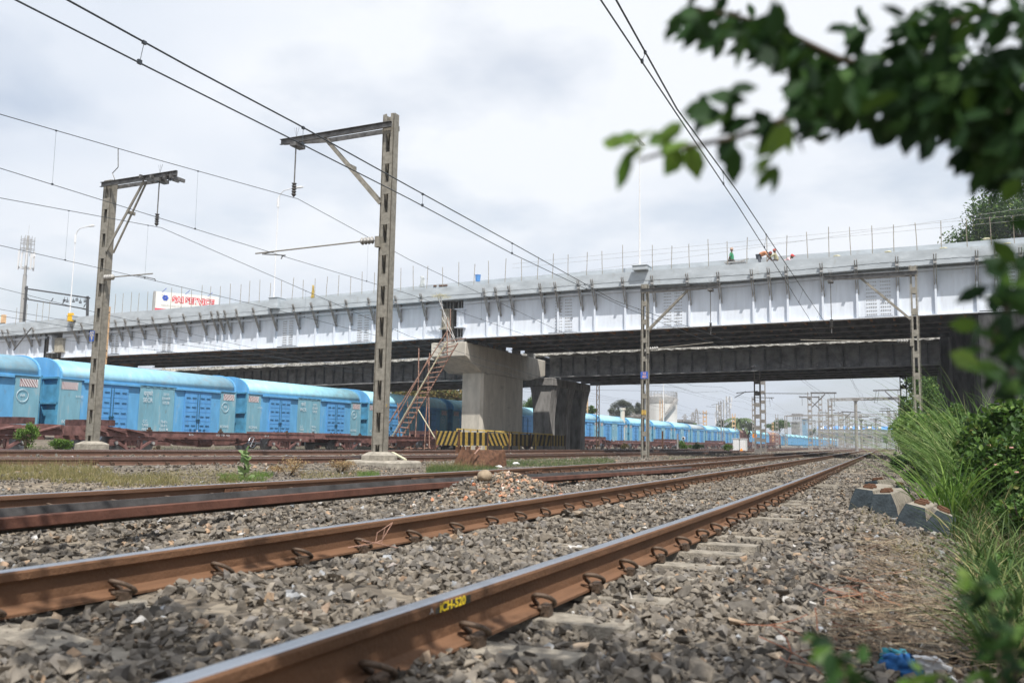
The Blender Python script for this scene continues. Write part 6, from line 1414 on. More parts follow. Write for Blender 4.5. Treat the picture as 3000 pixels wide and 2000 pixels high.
# ================================================================== BACKGROUND STRUCTURES
def far_mast(px,pyt,pyb,Y,wm,label,arms=(),mt=M_far,dark=False,group='distant overhead line masts',zig=False,name='overhead_line_mast'):
    b=onY(px,pyb,Y); tp=onY(px,pyt,Y); b.z=min(b.z,-.1); b.z=-.3; h=tp.z-b.z; t=thing(name,label,'mast',b,group); m=MB(); c=wm*.16
    for s in (-1,1):
        m.box((s*wm/2-c/2,-wm*.3,0),(s*wm/2+c/2,wm*.3,h))
    step=max(.9,h/26); z=.2; k=0
    while z<h-.3:
        if zig: m.bar((-wm/2,-wm*.3,z),(wm/2,-wm*.3,z+step*.5),.05,.03); m.bar((wm/2,-wm*.3,z+step*.5),(-wm/2,-wm*.3,z+step),.05,.03)
        else: m.box((-wm/2+c*.4,-wm*.31,z),(wm/2-c*.4,-wm*.28,z+step*.36))
        z+=step; k+=1
    m.build('post',mt,t)
    for (x1,y1,x2,y2,th) in arms:
        p=onY(x1,y1,Y)-b; q=onY(x2,y2,Y)-b; m=MB(); m.bar(p+Vector((0,-wm*.4,0)),q+Vector((0,-wm*.4,0)),th,th); m.build('arm',M_arm if not dark else mt,t)
    return t
A=1
far_mast(2221,1085,1317,70,.42,'lattice mast with a small blue plate, left one of the close pair beyond the bridge',[(2221,1146,2159,1151,.06),(2186,1147,2153,1165,.05),(2221,1117,2235,1105,.08)])
far_mast(2237,1085,1309,84,.42,'lattice mast with a black box, right one of the close pair beyond the bridge',[(2237,1152,2372,1153,.06)])
far_mast(2210,1161,1309,150,.5,'thinner mast with the orange disc, just left of the close pair',[(2207,1164,2268,1165,.14),(2260,1165,2263,1172,.1),(2255,1165,2257,1190,.05)])
far_mast(2375,1148,1309,130,.5,'tall mast with a long arm to the right and a blue plate',[(2375,1151,2451,1151,.22),(2418,1154,2380,1192,.13),(2445,1152,2445,1190,.05),(2378,1168,2340,1160,.05)])
far_mast(2406,1159,1304,150,.5,'mast beside the tall one, its arm pointing left',[(2402,1163,2342,1163,.2),(2350,1163,2351,1188,.05),(2365,1165,2402,1197,.12)])
far_mast(1751,1120,1313,80,.26,'pale zigzag laced mast just right of the old pier',[],M_peach,zig=True)
far_mast(1716,1151,1215,110,.5,'peach coloured laced mast behind the old pier edge',[],M_peach,zig=True)
far_mast(2117,1173,1304,160,.5,'pair of grey masts in front of the small green tree',[(2117,1180,2085,1186,.07),(2117,1195,2070,1190,.05)],zig=True)
far_mast(2110,1177,1290,175,.5,'grey mast just behind the zigzag mast left of the white cabinets',[])
far_mast(2065,1202,1245,190,.7,'peach mast right of the storage tank beyond the train',[(2050,1211,2075,1211,.1)],M_peach)
far_mast(2150,1211,1260,190,.6,'pale mast behind the coconut palm',[],M_peach)
far_mast(2277,1213,1307,200,.5,'thin pale mast in front of the brown-red pair of wagons',[],M_far)
far_mast(2265,1237,1305,240,.4,'thin pale post left of the mast at the brown-red wagons',[],M_peach)
far_mast(1938,1172,1262,140,.5,'short laced mast in front of the storage tank',[],M_peach,zig=True)
far_mast(2465,1205,1307,175,.8,'dark bulky mast with a long arm to the right in the distance',[(2465,1206,2522,1208,.2),(2494,1208,2470,1232,.12)])
far_mast(2486,1215,1300,190,.5,'pale twin mast right of the dark bulky one',[])
far_mast(2495,1220,1300,210,.5,'distant mast carrying an arm under the flood light pole',[(2495,1221,2545,1221,.2),(2518,1222,2498,1243,.12)])
far_mast(2548,1240,1303,260,1.2,'thick distant grey mast near the end of the tracks',[(2500,1243,2560,1243,.15)])
far_mast(2532,1242,1303,280,.9,'pale distant mast left of the thick one',[])
far_mast(2651,1085,1268,78,.46,'black lattice mast at the right side under the bridge',[(2634,1098,2648,1112,.12)],M_mastd,dark=True)
far_mast(2641,1140,1303,125,.42,'grey mast at the right with a long arm to the left',[(2640,1142,2558,1144,.17),(2593,1146,2638,1186,.13),(2567,1146,2562,1180,.05),(2640,1166,2530,1168,.06),(2575,1147,2570,1178,.05)])
far_mast(2626,1200,1303,190,.5,'second grey mast at the right further back, arm to the left',[(2626,1203,2576,1204,.18),(2597,1205,2624,1232,.13),(2586,1205,2586,1216,.1)])
far_mast(2632,1219,1303,230,.6,'third grey mast at the right, furthest back',[(2632,1222,2590,1222,.18),(2606,1223,2625,1240,.12)])
rr=random.Random(5)
for k in range(20):
    Y=rr.uniform(230,430); px=rr.uniform(2385,2640); v=Vector((0,Y,9)); hpx=9.6/Y*2528
    far_mast(px,1300-hpx,1302,Y,.55,'faint mast among the crowd of masts at the end of the tracks',[(px,1300-hpx+2,px+rr.choice((-1,1))*rr.uniform(12,32),1300-hpx+2,.22)] if k%2 else [],group='crowd of faint masts at the end of the tracks')
# portal gantries
def portal(x0,x1,yt,yb2,ybase,Y,label,wm=.6):
    t=thing('portal_gantry',label,'gantry',(0,0,0),'portal gantries across the tracks'); a=onY(x0,yt,Y); c=onY(x1,yt-(x1-x0)*.02,Y); a2=onY(x0,yb2,Y); H=(a.z-a2.z)
    m=MB(); m.bar(a,c,.16,.16); m.bar(a-Vector((0,0,H)),c-Vector((0,0,H)),.14,.14); n=14
    for i in range(n): p=a.lerp(c,i/n); q=a.lerp(c,(i+1)/n)-Vector((0,0,H)); m.bar(p,q,.08,.08) if i%3 else m.bar(p,p-Vector((0,0,H)),.1,.1)
    m.build('truss',M_far,t)
    for p in (a,c):
        m=MB(); m.box((p.x-wm/2,Y-.2,-.3),(p.x-wm/2+.14,Y+.2,p.z)); m.box((p.x+wm/2-.14,Y-.2,-.3),(p.x+wm/2,Y+.2,p.z)); z=.5
        while z<p.z-.5: m.box((p.x-wm/2+.1,Y-.2,z),(p.x+wm/2-.1,Y-.15,z+.35)); z+=1.3
        m.build('leg',M_far,t)
portal(2431,2641,1168,1173,1305,125,'wide pale truss gantry spanning the tracks under the bridge opening')
portal(2440,2640,1215,1220,1303,240,'second thinner truss gantry further down the line')
portal(2340,2630,1234,1238,1303,330,'faint third truss gantry near the footbridge')
portal(2302,2480,1217,1219,1303,210,'thin crossbeam gantry left of the centre above the far train')
# floodlight T poles
for px,yt,yb,Y,w,lab in ((2510,1174,1304,150,19,'tall floodlight pole with a T shaped top in the distance'),(2525,1233,1304,260,12,'small T topped floodlight pole left of the thick distant mast'),(2568,1231,1304,280,10,'small T topped floodlight pole above the striped footbridge roof')):
    b=onY(px,yb,Y); b.z=-.3; t=thing('floodlight_pole',lab,'floodlight',b,'distant floodlight poles'); h=onY(px,yt,Y).z-b.z; W=abs(onY(px+w/2,yt,Y).x-b.x); m=MB(); m.tube([(0,0,0),(0,0,h)],.28,8,.22); m.build('pole',M_far,t); m=MB(); m.add([(-W,-.4,h+.5),(W,-.4,h+.5),(W*.35,-.4,h-.15),(-W*.35,-.4,h-.15),(-W,.4,h+.5),(W,.4,h+.5),(W*.35,.4,h-.15),(-W*.35,.4,h-.15)],[(0,1,2,3),(7,6,5,4),(0,4,5,1),(1,5,6,2),(2,6,7,3),(3,7,4,0)]); m.build('head',M_arm,t)
# footbridge with blue and white roof
Y=450; a=onY(2395,1256,Y); c=onY(2640,1256,Y); fb=thing('footbridge','long footbridge with a blue and white striped roof across the far end of the tracks','footbridge',(0,0,0))
zt=onY(2500,1248,Y).z; z1=onY(2500,1257,Y).z; z2=onY(2500,1268,Y).z; z3=onY(2500,1276,Y).z
M_fb=mat('footbridge_grey',(.42,.44,.47),.9,var=.15,scale=.4); M_fblue=mat('roof_blue',(.10,.33,.78),.6,var=.1)
m=MB(); m.box((a.x,Y,z2),(c.x,Y+5,z1-.02)); m.box((a.x,Y+.5,z3),(c.x,Y+4,z2-.01)); m.build('walkway',M_fb,fb)
n=26
for i in range(n):
    x0=a.x+(c.x-a.x)*i/n; x1=a.x+(c.x-a.x)*(i+(1.0))/n-.001; m=MB(); m.prism([(Y-.4,z1),(Y+5.4,z1),(Y+4,zt),(Y+1,zt)],lambda p,q,t:(t,p,q),x0,x1); m.build('roof_panel',M_wh if i%3==1 else M_fblue,fb)
for i in range(9):
    x=a.x+(c.x-a.x)*i/8; m=MB(); m.box((x-.4,Y+1,-.3),(x+.4,Y+3,z3)); m.build('pier',M_fb,fb)
# hazy platform sheds and blocks at the end
for px0,px1,y0,y1,Y,lab in ((2400,2470,1268,1300,440,'grey low station shed left of the far tracks under the footbridge'),(2560,2600,1271,1300,430,'grey station block right of the far tracks end'),(2470,2556,1277,1301,470,'hazy low buildings at the vanishing point of the tracks'),(2604,2640,1270,1301,380,'pale shed behind the third right mast')):
    a=onY(px0,y0,Y); c=onY(px1,y1,Y); t=thing('station_building',lab,'building',(0,0,0),'hazy station buildings at the end of the tracks'); m=MB(); m.box((a.x,Y,-.3),(c.x,Y+12,a.z)); m.build('wall',M_fb,t); m=MB(); m.box((a.x-.5,Y-1.2,a.z+.01),(c.x+.5,Y+13,a.z+.5)); m.build('roof',M_concd,t)
    for k in range(5): x=a.x+(c.x-a.x)*(k+.3)/5; m=MB(); m.box((x,Y-.06,a.z*.4),(x+(c.x-a.x)*.09,Y-.01,a.z*.75)); m.build('window',M_soff,t)
# white relay building right, cabinets, tank, buildings, towers
a=onY(2636,1269,150); c=onY(2650,1311,150); t=thing('relay_hut','small white trackside hut beside the black mast at the right','hut',(0,0,0)); m=MB(); m.box((a.x,150,-.4),(c.x+1,154,a.z)); m.build('wall',M_wh,t); m=MB(); m.box((a.x-.3,149.7,a.z+.01),(c.x+1.3,154.3,a.z+.35)); m.build('roof',M_grey,t)
a=onY(2146,1285,100); c=onY(2166,1309,100); c2=onY(2185,1309,100); a2=onY(2185,1284,100)
for x0,x1,lab in ((a.x,c.x-.02,'left one of two white trackside cabinets in front of the first brown-red wagon'),(c.x+.02,c2.x,'right one of two white trackside cabinets in front of the first brown-red wagon')):
    t=thing('relay_cabinet',lab,'cabinet',(0,0,0),'white trackside cabinets'); m=MB(); m.box((x0,100,-.3),(x1,101,a.z)); m.build('cabinet_body',mat('cabinet_white',(.60,.62,.60),.6,var=.1),t,bevel=.02); m=MB(); m.box((x0-.04,99.94,a.z+.002),(x1+.04,101.05,a.z+.07)); m.build('lid',M_wh,t); m=MB(); m.box((x0+.06,99.97,-.1),(x1-.06,99.999,a.z-.12)); m.build('door',M_wh,t)
p=onY(2172,1309,99.5); m=MB(); m.lathe([(.22,0),(.2,.04),(.06,.28),(.03,.3)],n=10); o=m.build('traffic_cone',M_orange,None); o.location=(p.x,99.5,-.2); o.scale=(1,1,1); tag(o,'small orange marker at the foot of the white cabinets','cone')
p=onY(2211,1276,138); t=thing('disc_sign','round orange disc sign on a post in front of the blue wagons','sign',(p.x,138,-.3)); m=MB(); m.tube([(0,0,0),(0,0,p.z+.3)],.07,6); m.build('post',M_far,t); m=MB(); m.tube([(0,-.1,p.z+.3),(0,-.16,p.z+.3)],.34,18); m.build('disc',M_orange,t)
m=MB(); m.box((-.12,-.165,p.z+.2),(.12,-.161,p.z+.27)); m.box((-.12,-.165,p.z+.34),(.12,-.161,p.z+.41)); m.build('mark',M_blk,t)
p=onY(2003,1283,92); t=thing('shunt_signal','small round white faced signal on a post in front of the blue wagons','signal',(p.x,92,-.3)); m=MB(); m.tube([(0,0,0),(0,0,p.z+.2)],.05,6); m.build('post',M_far,t); m=MB(); m.tube([(0,-.05,p.z+.3),(0,-.1,p.z+.3)],.19,16); m.build('disc',M_wh,t); m=MB(); m.tube([(0,-.101,p.z+.3),(0,-.25,p.z+.3)],.09,12); m.build('lens_hood',M_black,t)
for px,yt in ((1985,1270),(1941,1262)): p=onY(px,yt,90); m=MB(); m.bar((p.x,90,-.3),(p.x,90,p.z),.16,.14); tag(m.build('trackside_post',M_rust if px<1950 else M_brk,None),'rusty upright post beside the train near the slim mast' if px<1950 else 'dark upright post in the weeds left of the round signal','post')
Yt=150; a=onY(1875,1163,Yt); c=onY(1970,1163,Yt); cx=(a.x+c.x)/2; R=(c.x-a.x)/2; zt=a.z; t=thing('storage_tank','large white cylindrical storage tank with a dark rim and spiral stair beyond the train','tank',(cx,Yt+R,-.3))
m=MB(); n=40
m.lathe([(R,0),(R,zt-.6),(R*.99,zt-.59)],n=n); m.build('shell',mat('tank_white',(.66,.65,.62),.7,var=.16,scale=.5,stretch=(1,1,.2),c2=(.55,.50,.44),c2at=.6),t,smooth=False)
m=MB(); m.lathe([(R*1.02,zt-.75),(R*1.02,zt+.35),(R*.3,zt+.9)],n=n); m.build('rim',M_brk,t)
m=MB(); 
for k in range(30): aa=k*2*math.pi/30; m.bar((R*math.cos(aa),R*math.sin(aa),zt+.3),(R*math.cos(aa),R*math.sin(aa),zt+1.3),.07,.07)
for zz in (.8,1.3): m.tube([(R*math.cos(aa),R*math.sin(aa),zt+zz) for aa in np.linspace(0,2*math.pi,31)],.04,4)
m.build('handrail',M_brk,t)
m=MB(); P=[]
for k in range(14): aa=-.35-k*.16; P.append(((R+.5)*math.cos(aa),(R+.5)*math.sin(aa),zt-k*zt/13.5))
for k in range(13): m.bar(P[k],P[k+1],.6,.35)
m.build('stair',M_brk,t); m=MB(); m.bar((R*.45,-R*.93,0),(R*.45,-R*.93,zt),.3,.3); m.build('downpipe',M_brk,t)
b=onY(1944,1235,140); b.z=-.3; t=thing('lamp_mast','slim white lamp mast standing in front of the storage tank','lamp post',b); h=onY(1944,1080,140).z+.3; m=MB(); m.tube([(0,0,0),(0,0,h)],.12,6,.07); m.build('post',M_wh,t); m=MB(); m.box((-.8,-.1,h),(.8,.1,h+.2)); m.build('lamp_head',M_wh,t)
def block(px0,px1,y0,Y,label,mt,fl=3,nw=4,name='apartment_building',dep=10,grp='buildings behind the train'):
    a=onY(px0,y0,Y); c=onY(px1,y0,Y); t=thing(name,label,'building',(0,0,0),grp); m=MB(); m.box((a.x,Y,-.3),(c.x,Y+dep,a.z)); m.build('wall',mt,t); m=MB(); m.box((a.x-.3,Y-.3,a.z+.01),(c.x+.3,Y+dep+.3,a.z+.5)); m.build('roof',M_concd,t)
    for f in range(fl):
        for k in range(nw):
            x=a.x+(c.x-a.x)*(k+.25)/nw; z=a.z-(f+.8)*2.9; 
            if z<1: continue
            m=MB(); m.box((x,Y-.05,z),(x+(c.x-a.x)*.45/nw,Y-.01,z+1.3)); m.build('window',M_soff,t)
M_cream=mat('cream_wall',(.62,.58,.50),.9,var=.12,scale=.6)
block(1850,1872,1204,170,'small pale house with a dark window left of the storage tank',M_cream,1,2,'house',8); block(1790,1876,1221,160,'long low cream building behind the wagons left of the storage tank',M_cream,1,8,'low_building',8)
block(1968,2004,1235,180,'low shed with a brown roof at the right foot of the storage tank',M_concd,1,3,'shed',8)
block(2321,2345,1214,420,'pale high rise block right of the palms in the haze',M_fb,9,4); block(2318,2334,1238,380,'darker mid rise building in front of the pale high rise',M_concd,5,3); block(2350,2362,1228,400,'narrow blue glass tower right of the pale high rise',mat('blue_glass',(.20,.34,.46),.3,var=.1),1,1)
block(2030,2080,1252,230,'low white house among trees right of the storage tank',M_cream,1,4,'house',8)
# masonry chimney vent above the wagon roofs
p=onY(1810,1222,110); o=MB(); o.lathe([(.32,0),(.32,p.z+1.3),(.42,p.z+1.35),(.42,p.z+1.6)],n=10); o=o.build('vent_stack',M_cream,None); o.location=(p.x,112,-.3); tag(o,'short pale vent stack rising behind the wagon roofs left of the tank','vent')
# cell towers
def cell(px,yt,yb,Y,w,label,panels=True):
    b=onY(px,yb,Y); b.z=-.3; h=onY(px,yt,Y).z+.3; t=thing('cell_tower',label,'cell tower',b,'mobile phone towers'); m=MB()
    for s in ((-1,-1),(1,-1),(1,1),(-1,1)): m.bar((s[0]*w/2,s[1]*w/2,0),(s[0]*w*.35,s[1]*w*.35,h),.12,.12)
    z=0
    while z<h-1.5:
        for s in (-1,1): m.bar((-w/2*.9,s*w*.4,z),(w/2*.9,s*w*.4,z+1.5),.06,.06); m.bar((w/2*.9,s*w*.4,z),(-w/2*.9,s*w*.4,z+1.5),.06,.06)
        z+=1.5
    m.build('mast_frame',M_far,t)
    for k in range(8): aa=k*.785; z=h-1.2-(k%3)*2.2; m=MB(); m.box((w*.8*math.cos(aa)-.15,w*.8*math.sin(aa)-.1,z-1),(w*.8*math.cos(aa)+.15,w*.8*math.sin(aa)+.1,z+.9)); m.build('antenna_panel',M_wh,t)
    return t
cell(2134,1160,1250,320,1.6,'hazy lattice phone tower left of the coconut palm'); cell(2104,1184,1250,300,1.2,'hazy lattice phone tower left of the taller one')
# left cell tower: tubular
Y=150; b=onY(62,945,Y); b.z=0; tp=onY(90,690,Y); t=thing('monopole_tower','grey tubular phone tower with clusters of white antennas at the far left','cell tower',(b.x,Y,-.3)); lean=tp.x-b.x
H=tp.z+.3; m=MB(); m.tube([(0,0,0),(0,0,H*.8)],.62,12,.5); m.tube([(0,0,H*.8),(0,0,H)],.35,10,.3); m.tube([(0,0,H),(0,0,H+3)],.04,4); m.build('pole',M_insg,t)
for k in range(10):
    aa=k*.63; r_=1.9; z0=onY(78,790,Y).z+.3; z1=onY(80,740,Y).z+.3; m=MB(); m.box((r_*math.cos(aa)-.2,r_*math.sin(aa)-.12,z0+(k%2)*.8),(r_*math.cos(aa)+.2,r_*math.sin(aa)+.12,z1+(k%2)*.8-.5)); m.build('antenna_panel',M_wh,t)
m=MB()
for zz in (785,730,715,705): z=onY(78,zz,Y).z+.3; m.tube([(1.7*math.cos(q_),1.7*math.sin(q_),z) for q_ in np.linspace(0,6.283,13)],.07,4); m.bar((-1.7,0,z),(1.7,0,z),.08,.08); m.bar((0,-1.7,z),(0,1.7,z),.08,.08)
for k in range(6): aa=k*1.05; z=onY(78,722,Y).z; m.bar((1.6*math.cos(aa),1.6*math.sin(aa),z-2),(1.6*math.cos(aa),1.6*math.sin(aa),z+3),.1,.1)
m.build('antenna_ring',M_brk,t); p=onY(105,752,Y)-Vector((b.x,Y,-.3)); m=MB(); m.tube([(p.x,-.6,p.z),(p.x,-.9,p.z)],.55,14); m.build('dish',M_wh,t)
# dark portal gantry left, behind the bridge
Y=120; t=thing('dark_portal','dark steel switching gantry with hanging insulators at the left behind the bridge','gantry',(0,0,0))
P=lambda x,y: onY(x,y,Y)
m=MB(); m.bar(P(74,845),P(262,873),.35,.3); m.build('crossbeam',M_mastd,t); m=MB(); m.bar(P(70,875),P(258,906),.25,.25); m.build('crossbeam',M_mastd,t)
for x0,y0,x1,y1 in ((78,838,63,945),(257,868,253,960)):
    m=MB(); m.bar(P(x0,y0),P(x1,y1+90),.42,.35,up=(0,1,0)); m.build('leg',M_mastd,t)
for x,y in ((189,870),(198,872),(216,872),(236,875),(226,868),(250,872)): q_=P(x,y); m=MB(); m.tube([q_,q_-Vector((0,0,.5))],.05,5); m.tube([q_-Vector((0,0,.5)),q_-Vector((0,0,.65))],.28,8); m.tube([q_-Vector((0,0,.8)),q_-Vector((0,0,.95))],.28,8); m.build('insulator',M_black,t)
for x,y in ((78,868),(150,883),(183,890),(245,900)): m=MB(); m.bar(P(x,y),P(x+6,y-10 if x>100 else y+8),.12,.12); m.build('bracket',M_mastd,t)
# peach masts left
for x0,x1,yt,yb,Yq,lab in ((6,17,922,1030,60,'peach painted post with a black insulator at the left edge'),(308,322,898,1060,48,'peach painted post directly behind the leftmost heavy mast')):
    a=onY((x0+x1)/2,yt,Yq); t=thing('peach_post',lab,'post',(a.x,Yq,-.3),'peach painted posts behind the train'); w_=abs(onY(x1,yt,Yq).x-onY(x0,yt,Yq).x)*.72; m=MB(); m.box((-w_/2,-.15,0),(w_/2,.15,a.z+.3)); m.build('post',M_peach,t)
    for zz in ((948,) if x0<50 else (917,1028)): q_=onY((x0+x1)/2,zz,Yq).z+.3; m=MB(); m.box((-w_/2-.1,-.2,q_-.06),(w_/2+.3,-.155,q_+.06)); m.build('clamp',M_mastd,t)
    if x0<50: q_=onY(11,957,Yq).z+.3; insulator_mb((w_/2,-.3,q_),(w_/2+.9,-.3,q_-.05),.14,5,.03).build('insulator',M_black,t)
m=MB(); m.tube([onY(218,922,60),onY(272,1002,60)],.045,5); m.tube([onY(222,933,60),onY(278,926,60)],.035,5); tag(m.build('stay_arm',M_rope,None),'pale tube bracket angling down left of the leftmost heavy mast','bracket')
m=MB(); m.tube([onY(92,960,45),onY(40,1026,45)],.05,5); tag(m.build('strut',M_arm,None),'dark inclined strut in front of the bridge at the far left','strut')
m=MB(); a=onY(201,942,52.8); o=m
m.box((-.28,-.1,0),(.28,.1,.75)); o=m.build('yellow_box',mat('yellow_box_paint',(.85,.50,.02),.5,var=.05),None); o.location=onY(206,938,52.6)-Vector((0,0,.1)); tag(o,'small orange-yellow box hung on the far left bridge parapet','box')
# billboard
Y=112; a=onY(449,905,Y); tl=onY(457,853,Y); tr=onY(640,884,Y+9); br_=onY(640,930,Y+9); t=thing('billboard','white and red billboard reading SAI SERVICE standing behind the bridge','billboard',(0,0,0))
bl=Vector((tl.x,Y,tl.z-4.6)); d=(Vector((tr.x,Y+9,0))-Vector((tl.x,Y,0))); L=d.length; ang=math.atan2(d.y,d.x); 
bo=thing('face_mount',None,None); COL.objects.unlink(bo); bpy.data.objects.remove(bo)
HB=5.6; z1=tl.z; 
def bb(x0,x1,z0,z1_,y0,y1,mt,nm):
    m=MB(); m.box((x0,y0,z0),(x1,y1,z1_)); o=m.build(nm,mt,t); o.location=(tl.x,Y,z1); o.rotation_euler=(0,0,ang); return o
bb(0,L,-HB,0,0,.5,mat('billboard_white',(.80,.79,.74),.6,var=.04),'panel'); bb(-.35,-.01,-HB,0,-.1,.7,M_brk,'side_frame'); bb(.002,L-.01,-HB,-3.05,-.02,-.002,mat('billboard_red',(.72,.05,.10),.6,var=.05),'red_band')
_bd=[0]
def bt(s,x,z,sz,mt,th=.02,sx=1):
    _bd[0]+=.012; o=text('lettering',s,sz,mt,t,(0,0,0),'-Y',thick=th,sx=sx,align='LEFT'); o.location=Vector((tl.x,Y,z1))+Vector((math.cos(ang)*x+math.sin(ang)*(.02+_bd[0]),math.sin(ang)*x-math.cos(ang)*(.02+_bd[0]),z)); o.rotation_euler=(R_(90),0,ang); return o
M_red=mat('letter_red',(.72,.03,.05),.6,var=.05); M_bl=mat('letter_blue',(.05,.12,.55),.6,var=.05)
bt('SAI SERVICE',2.9,-1.25,1.45,M_red,.10,.95); bt('SAI SERVICE',2.9,-1.25,1.45,M_wh,.0,.95); bt('MARUTI SUZUKI TRUE VALUE COMMERCIAL',1.0,-2.45,.36,M_brk,.0); bt('Only A',1.9,-3.95,1.35,M_wh,.03); bt('MARUTI',10.9,-1.7,.45,M_red)
m=MB()
for k in range(6): aa=k*math.pi/3; m.tube([(1.65+.32*math.cos(aa),-.02,-1.05+.32*math.sin(aa)),(1.65+.32*math.cos(aa),-.06,-1.05+.32*math.sin(aa))],.23,10)
o=m.build('flower_logo',M_bl,t); o.location=(tl.x,Y,z1); o.rotation_euler=(0,0,ang)
for x in (1.0,5.0,9.0): 
    m=MB(); m.bar((x,-.2,-.1),(x+.6,-1.2,.55),.07,.07); o=m.build('lamp_arm',M_bl,t); o.location=(tl.x,Y,z1); o.rotation_euler=(0,0,ang)
m=MB(); m.box((2,.6,-z1-.3),(2.5,1.1,-.2)); m.box((L-3,.6,-z1-.3),(L-2.5,1.1,-.2)); o=m.build('support_leg',M_brk,t); o.location=(tl.x,Y,z1); o.rotation_euler=(0,0,ang)
# pylons
def pylon(px,yt,yb,Y,label):
    b=onY(px,yb,Y); b.z=0; h=onY(px,yt,Y).z; t=thing('power_pylon',label,'pylon',(b.x,Y,-.3),'hazy power pylons'); m=MB(); W=h*.11
    for s in ((-1,-1),(1,-1),(1,1),(-1,1)): m.bar((s[0]*W,s[1]*W,0),(s[0]*.3,s[1]*.3,h),.22,.22)
    z=0
    while z<h-2: w0=W*(1-z/h)+.3; w1=W*(1-(z+3)/h)+.3; m.bar((-w0,-w0,z),(w1,-w1,z+3),.13,.13); m.bar((w0,-w0,z),(-w1,-w1,z+3),.13,.13); z+=3
    for k in range(3): z=h*(.62+.14*k); w2=h*(.17-.03*k); m.bar((-w2,0,z),(w2,0,z),.25,.25); m.bar((-w2,0,z),(0,0,z+1.5),.12,.12); m.bar((w2,0,z),(0,0,z+1.5),.12,.12)
    m.build('lattice',M_far,t)
pylon(2041,1197,1262,420,'largest hazy power pylon right of the storage tank'); pylon(2007,1211,1262,450,'hazy power pylon closest to the storage tank'); pylon(2030,1207,1262,470,'thin hazy power pylon between the other two')
# hills / haze
# ------------------------------------------------------------------ WORKERS
def person(label,base,joints,radii,edges,shirt,trouser,skin,head,headr,hat,rz=0,shirt_ids=(),tr_ids=(),hatmode='scarf'):
    t=thing('person',label,'person',base,'workers on the bridge')
    def skinmesh(name,ids,grow,mt,lv=2,root=0):
        idx={j:i for i,j in enumerate(ids)}; me=bpy.data.meshes.new(name); me.from_pydata([joints[j] for j in ids],[(idx[a],idx[b]) for a,b in edges if a in idx and b in idx],[])
        o=bpy.data.objects.new(name,me); COL.objects.link(o); md=o.modifiers.new('skin','SKIN'); sv=me.skin_vertices[0].data
        for j in ids: r=radii[j]*grow; sv[idx[j]].radius=(r,r)
        sv[idx[ids[0]]].use_root=True
        sb=o.modifiers.new('sub','SUBSURF'); sb.levels=lv; sb.render_levels=lv
        dg=bpy.context.evaluated_depsgraph_get(); m2=bpy.data.meshes.new_from_object(o.evaluated_get(dg)); bpy.data.objects.remove(o); bpy.data.meshes.remove(me)
        m2.name=name; m2.materials.clear(); m2.materials.append(mt); m2.polygons.foreach_set('use_smooth',[True]*len(m2.polygons)); o=bpy.data.objects.new(name,m2); COL.objects.link(o); o.parent=t; return o
    skinmesh('body',list(joints),1.0,skin)
    skinmesh('shirt',list(shirt_ids),1.22,shirt); skinmesh('trousers',list(tr_ids),1.22,trouser)
    m=MB(); hx=Vector(head); bm=bmesh.new(); bmesh.ops.create_uvsphere(bm,u_segments=14,v_segments=10,radius=headr); me=bpy.data.meshes.new('head')
    for v in bm.verts: v.co=Vector((v.co.x*.82,v.co.y*.95,v.co.z*1.15))
    # nose, brow and ears pushed out of the skull
    for v in bm.verts:
        if v.co.x>headr*.6 and abs(v.co.y)<headr*.2 and -headr*.45<v.co.z<headr*.15: v.co.x+=headr*.22
        if abs(v.co.y)>headr*.85 and abs(v.co.z)<headr*.3: v.co.y*=1.12
    bm.to_mesh(me); bm.free(); me.materials.append(skin); me.polygons.foreach_set('use_smooth',[True]*len(me.polygons)); o=bpy.data.objects.new('head',me); COL.objects.link(o); o.parent=t; o.location=hx
    m=MB(); m.lathe([(headr*1.0,0.01),(headr*1.02,.05),(headr*.8,.11),(headr*.3,.145)],n=14); 
    if hatmode=='cap': m.box((headr*.6,-headr*.6,.0),(headr*1.7,headr*.6,.025))
    o2=m.build('headscarf' if hatmode=='scarf' else 'cap',hat,t,smooth=False); o2.location=hx+Vector((0,0,headr*.1)); return t
M_skin=mat('brown_skin',(.16,.085,.055),.6,var=.12); M_gsh=mat('green_shirt',(.06,.30,.15),.8,var=.15); M_osh=mat('orange_shirt',(.68,.30,.16),.8,var=.15); M_ksh=mat('khaki_shirt',(.42,.40,.26),.8,var=.15); M_psh=mat('pink_shirt',(.75,.50,.52),.8,var=.12); M_dtr=mat('dark_trousers',(.10,.11,.13),.85,var=.2); M_ptr=mat('patterned_trousers',(.24,.23,.24),.85,var=.5,scale=25); M_beige=mat('beige_cap',(.52,.36,.28),.8,var=.15); M_rsc=mat('red_scarf',(.45,.12,.10),.8,var=.3,scale=20); M_dred=mat('dark_red_cap',(.26,.07,.06),.8)
E_=[('pel','ch'),('ch','nk'),('nk','hd'),('ch','ls'),('ls','le'),('le','lh'),('ch','rs'),('rs','re'),('re','rh'),('pel','lk0'),('lk0','lk'),('lk','lf'),('lf','lt'),('pel','rk0'),('rk0','rk'),('rk','rf'),('rf','rt'),('lh','lp'),('rh','rp'),('lp','l1'),('lp','l2'),('lp','l3'),('rp','r1'),('rp','r2'),('rp','r3')]
R0={'pel':.13,'ch':.14,'nk':.055,'hd':.05,'ls':.06,'le':.042,'lh':.028,'rs':.06,'re':.042,'rh':.028,'lk0':.09,'lk':.06,'lf':.04,'lt':.035,'rk0':.09,'rk':.06,'rf':.04,'rt':.035,'lp':.03,'rp':.03,'l1':.009,'l2':.009,'l3':.009,'r1':.009,'r2':.009,'r3':.009}
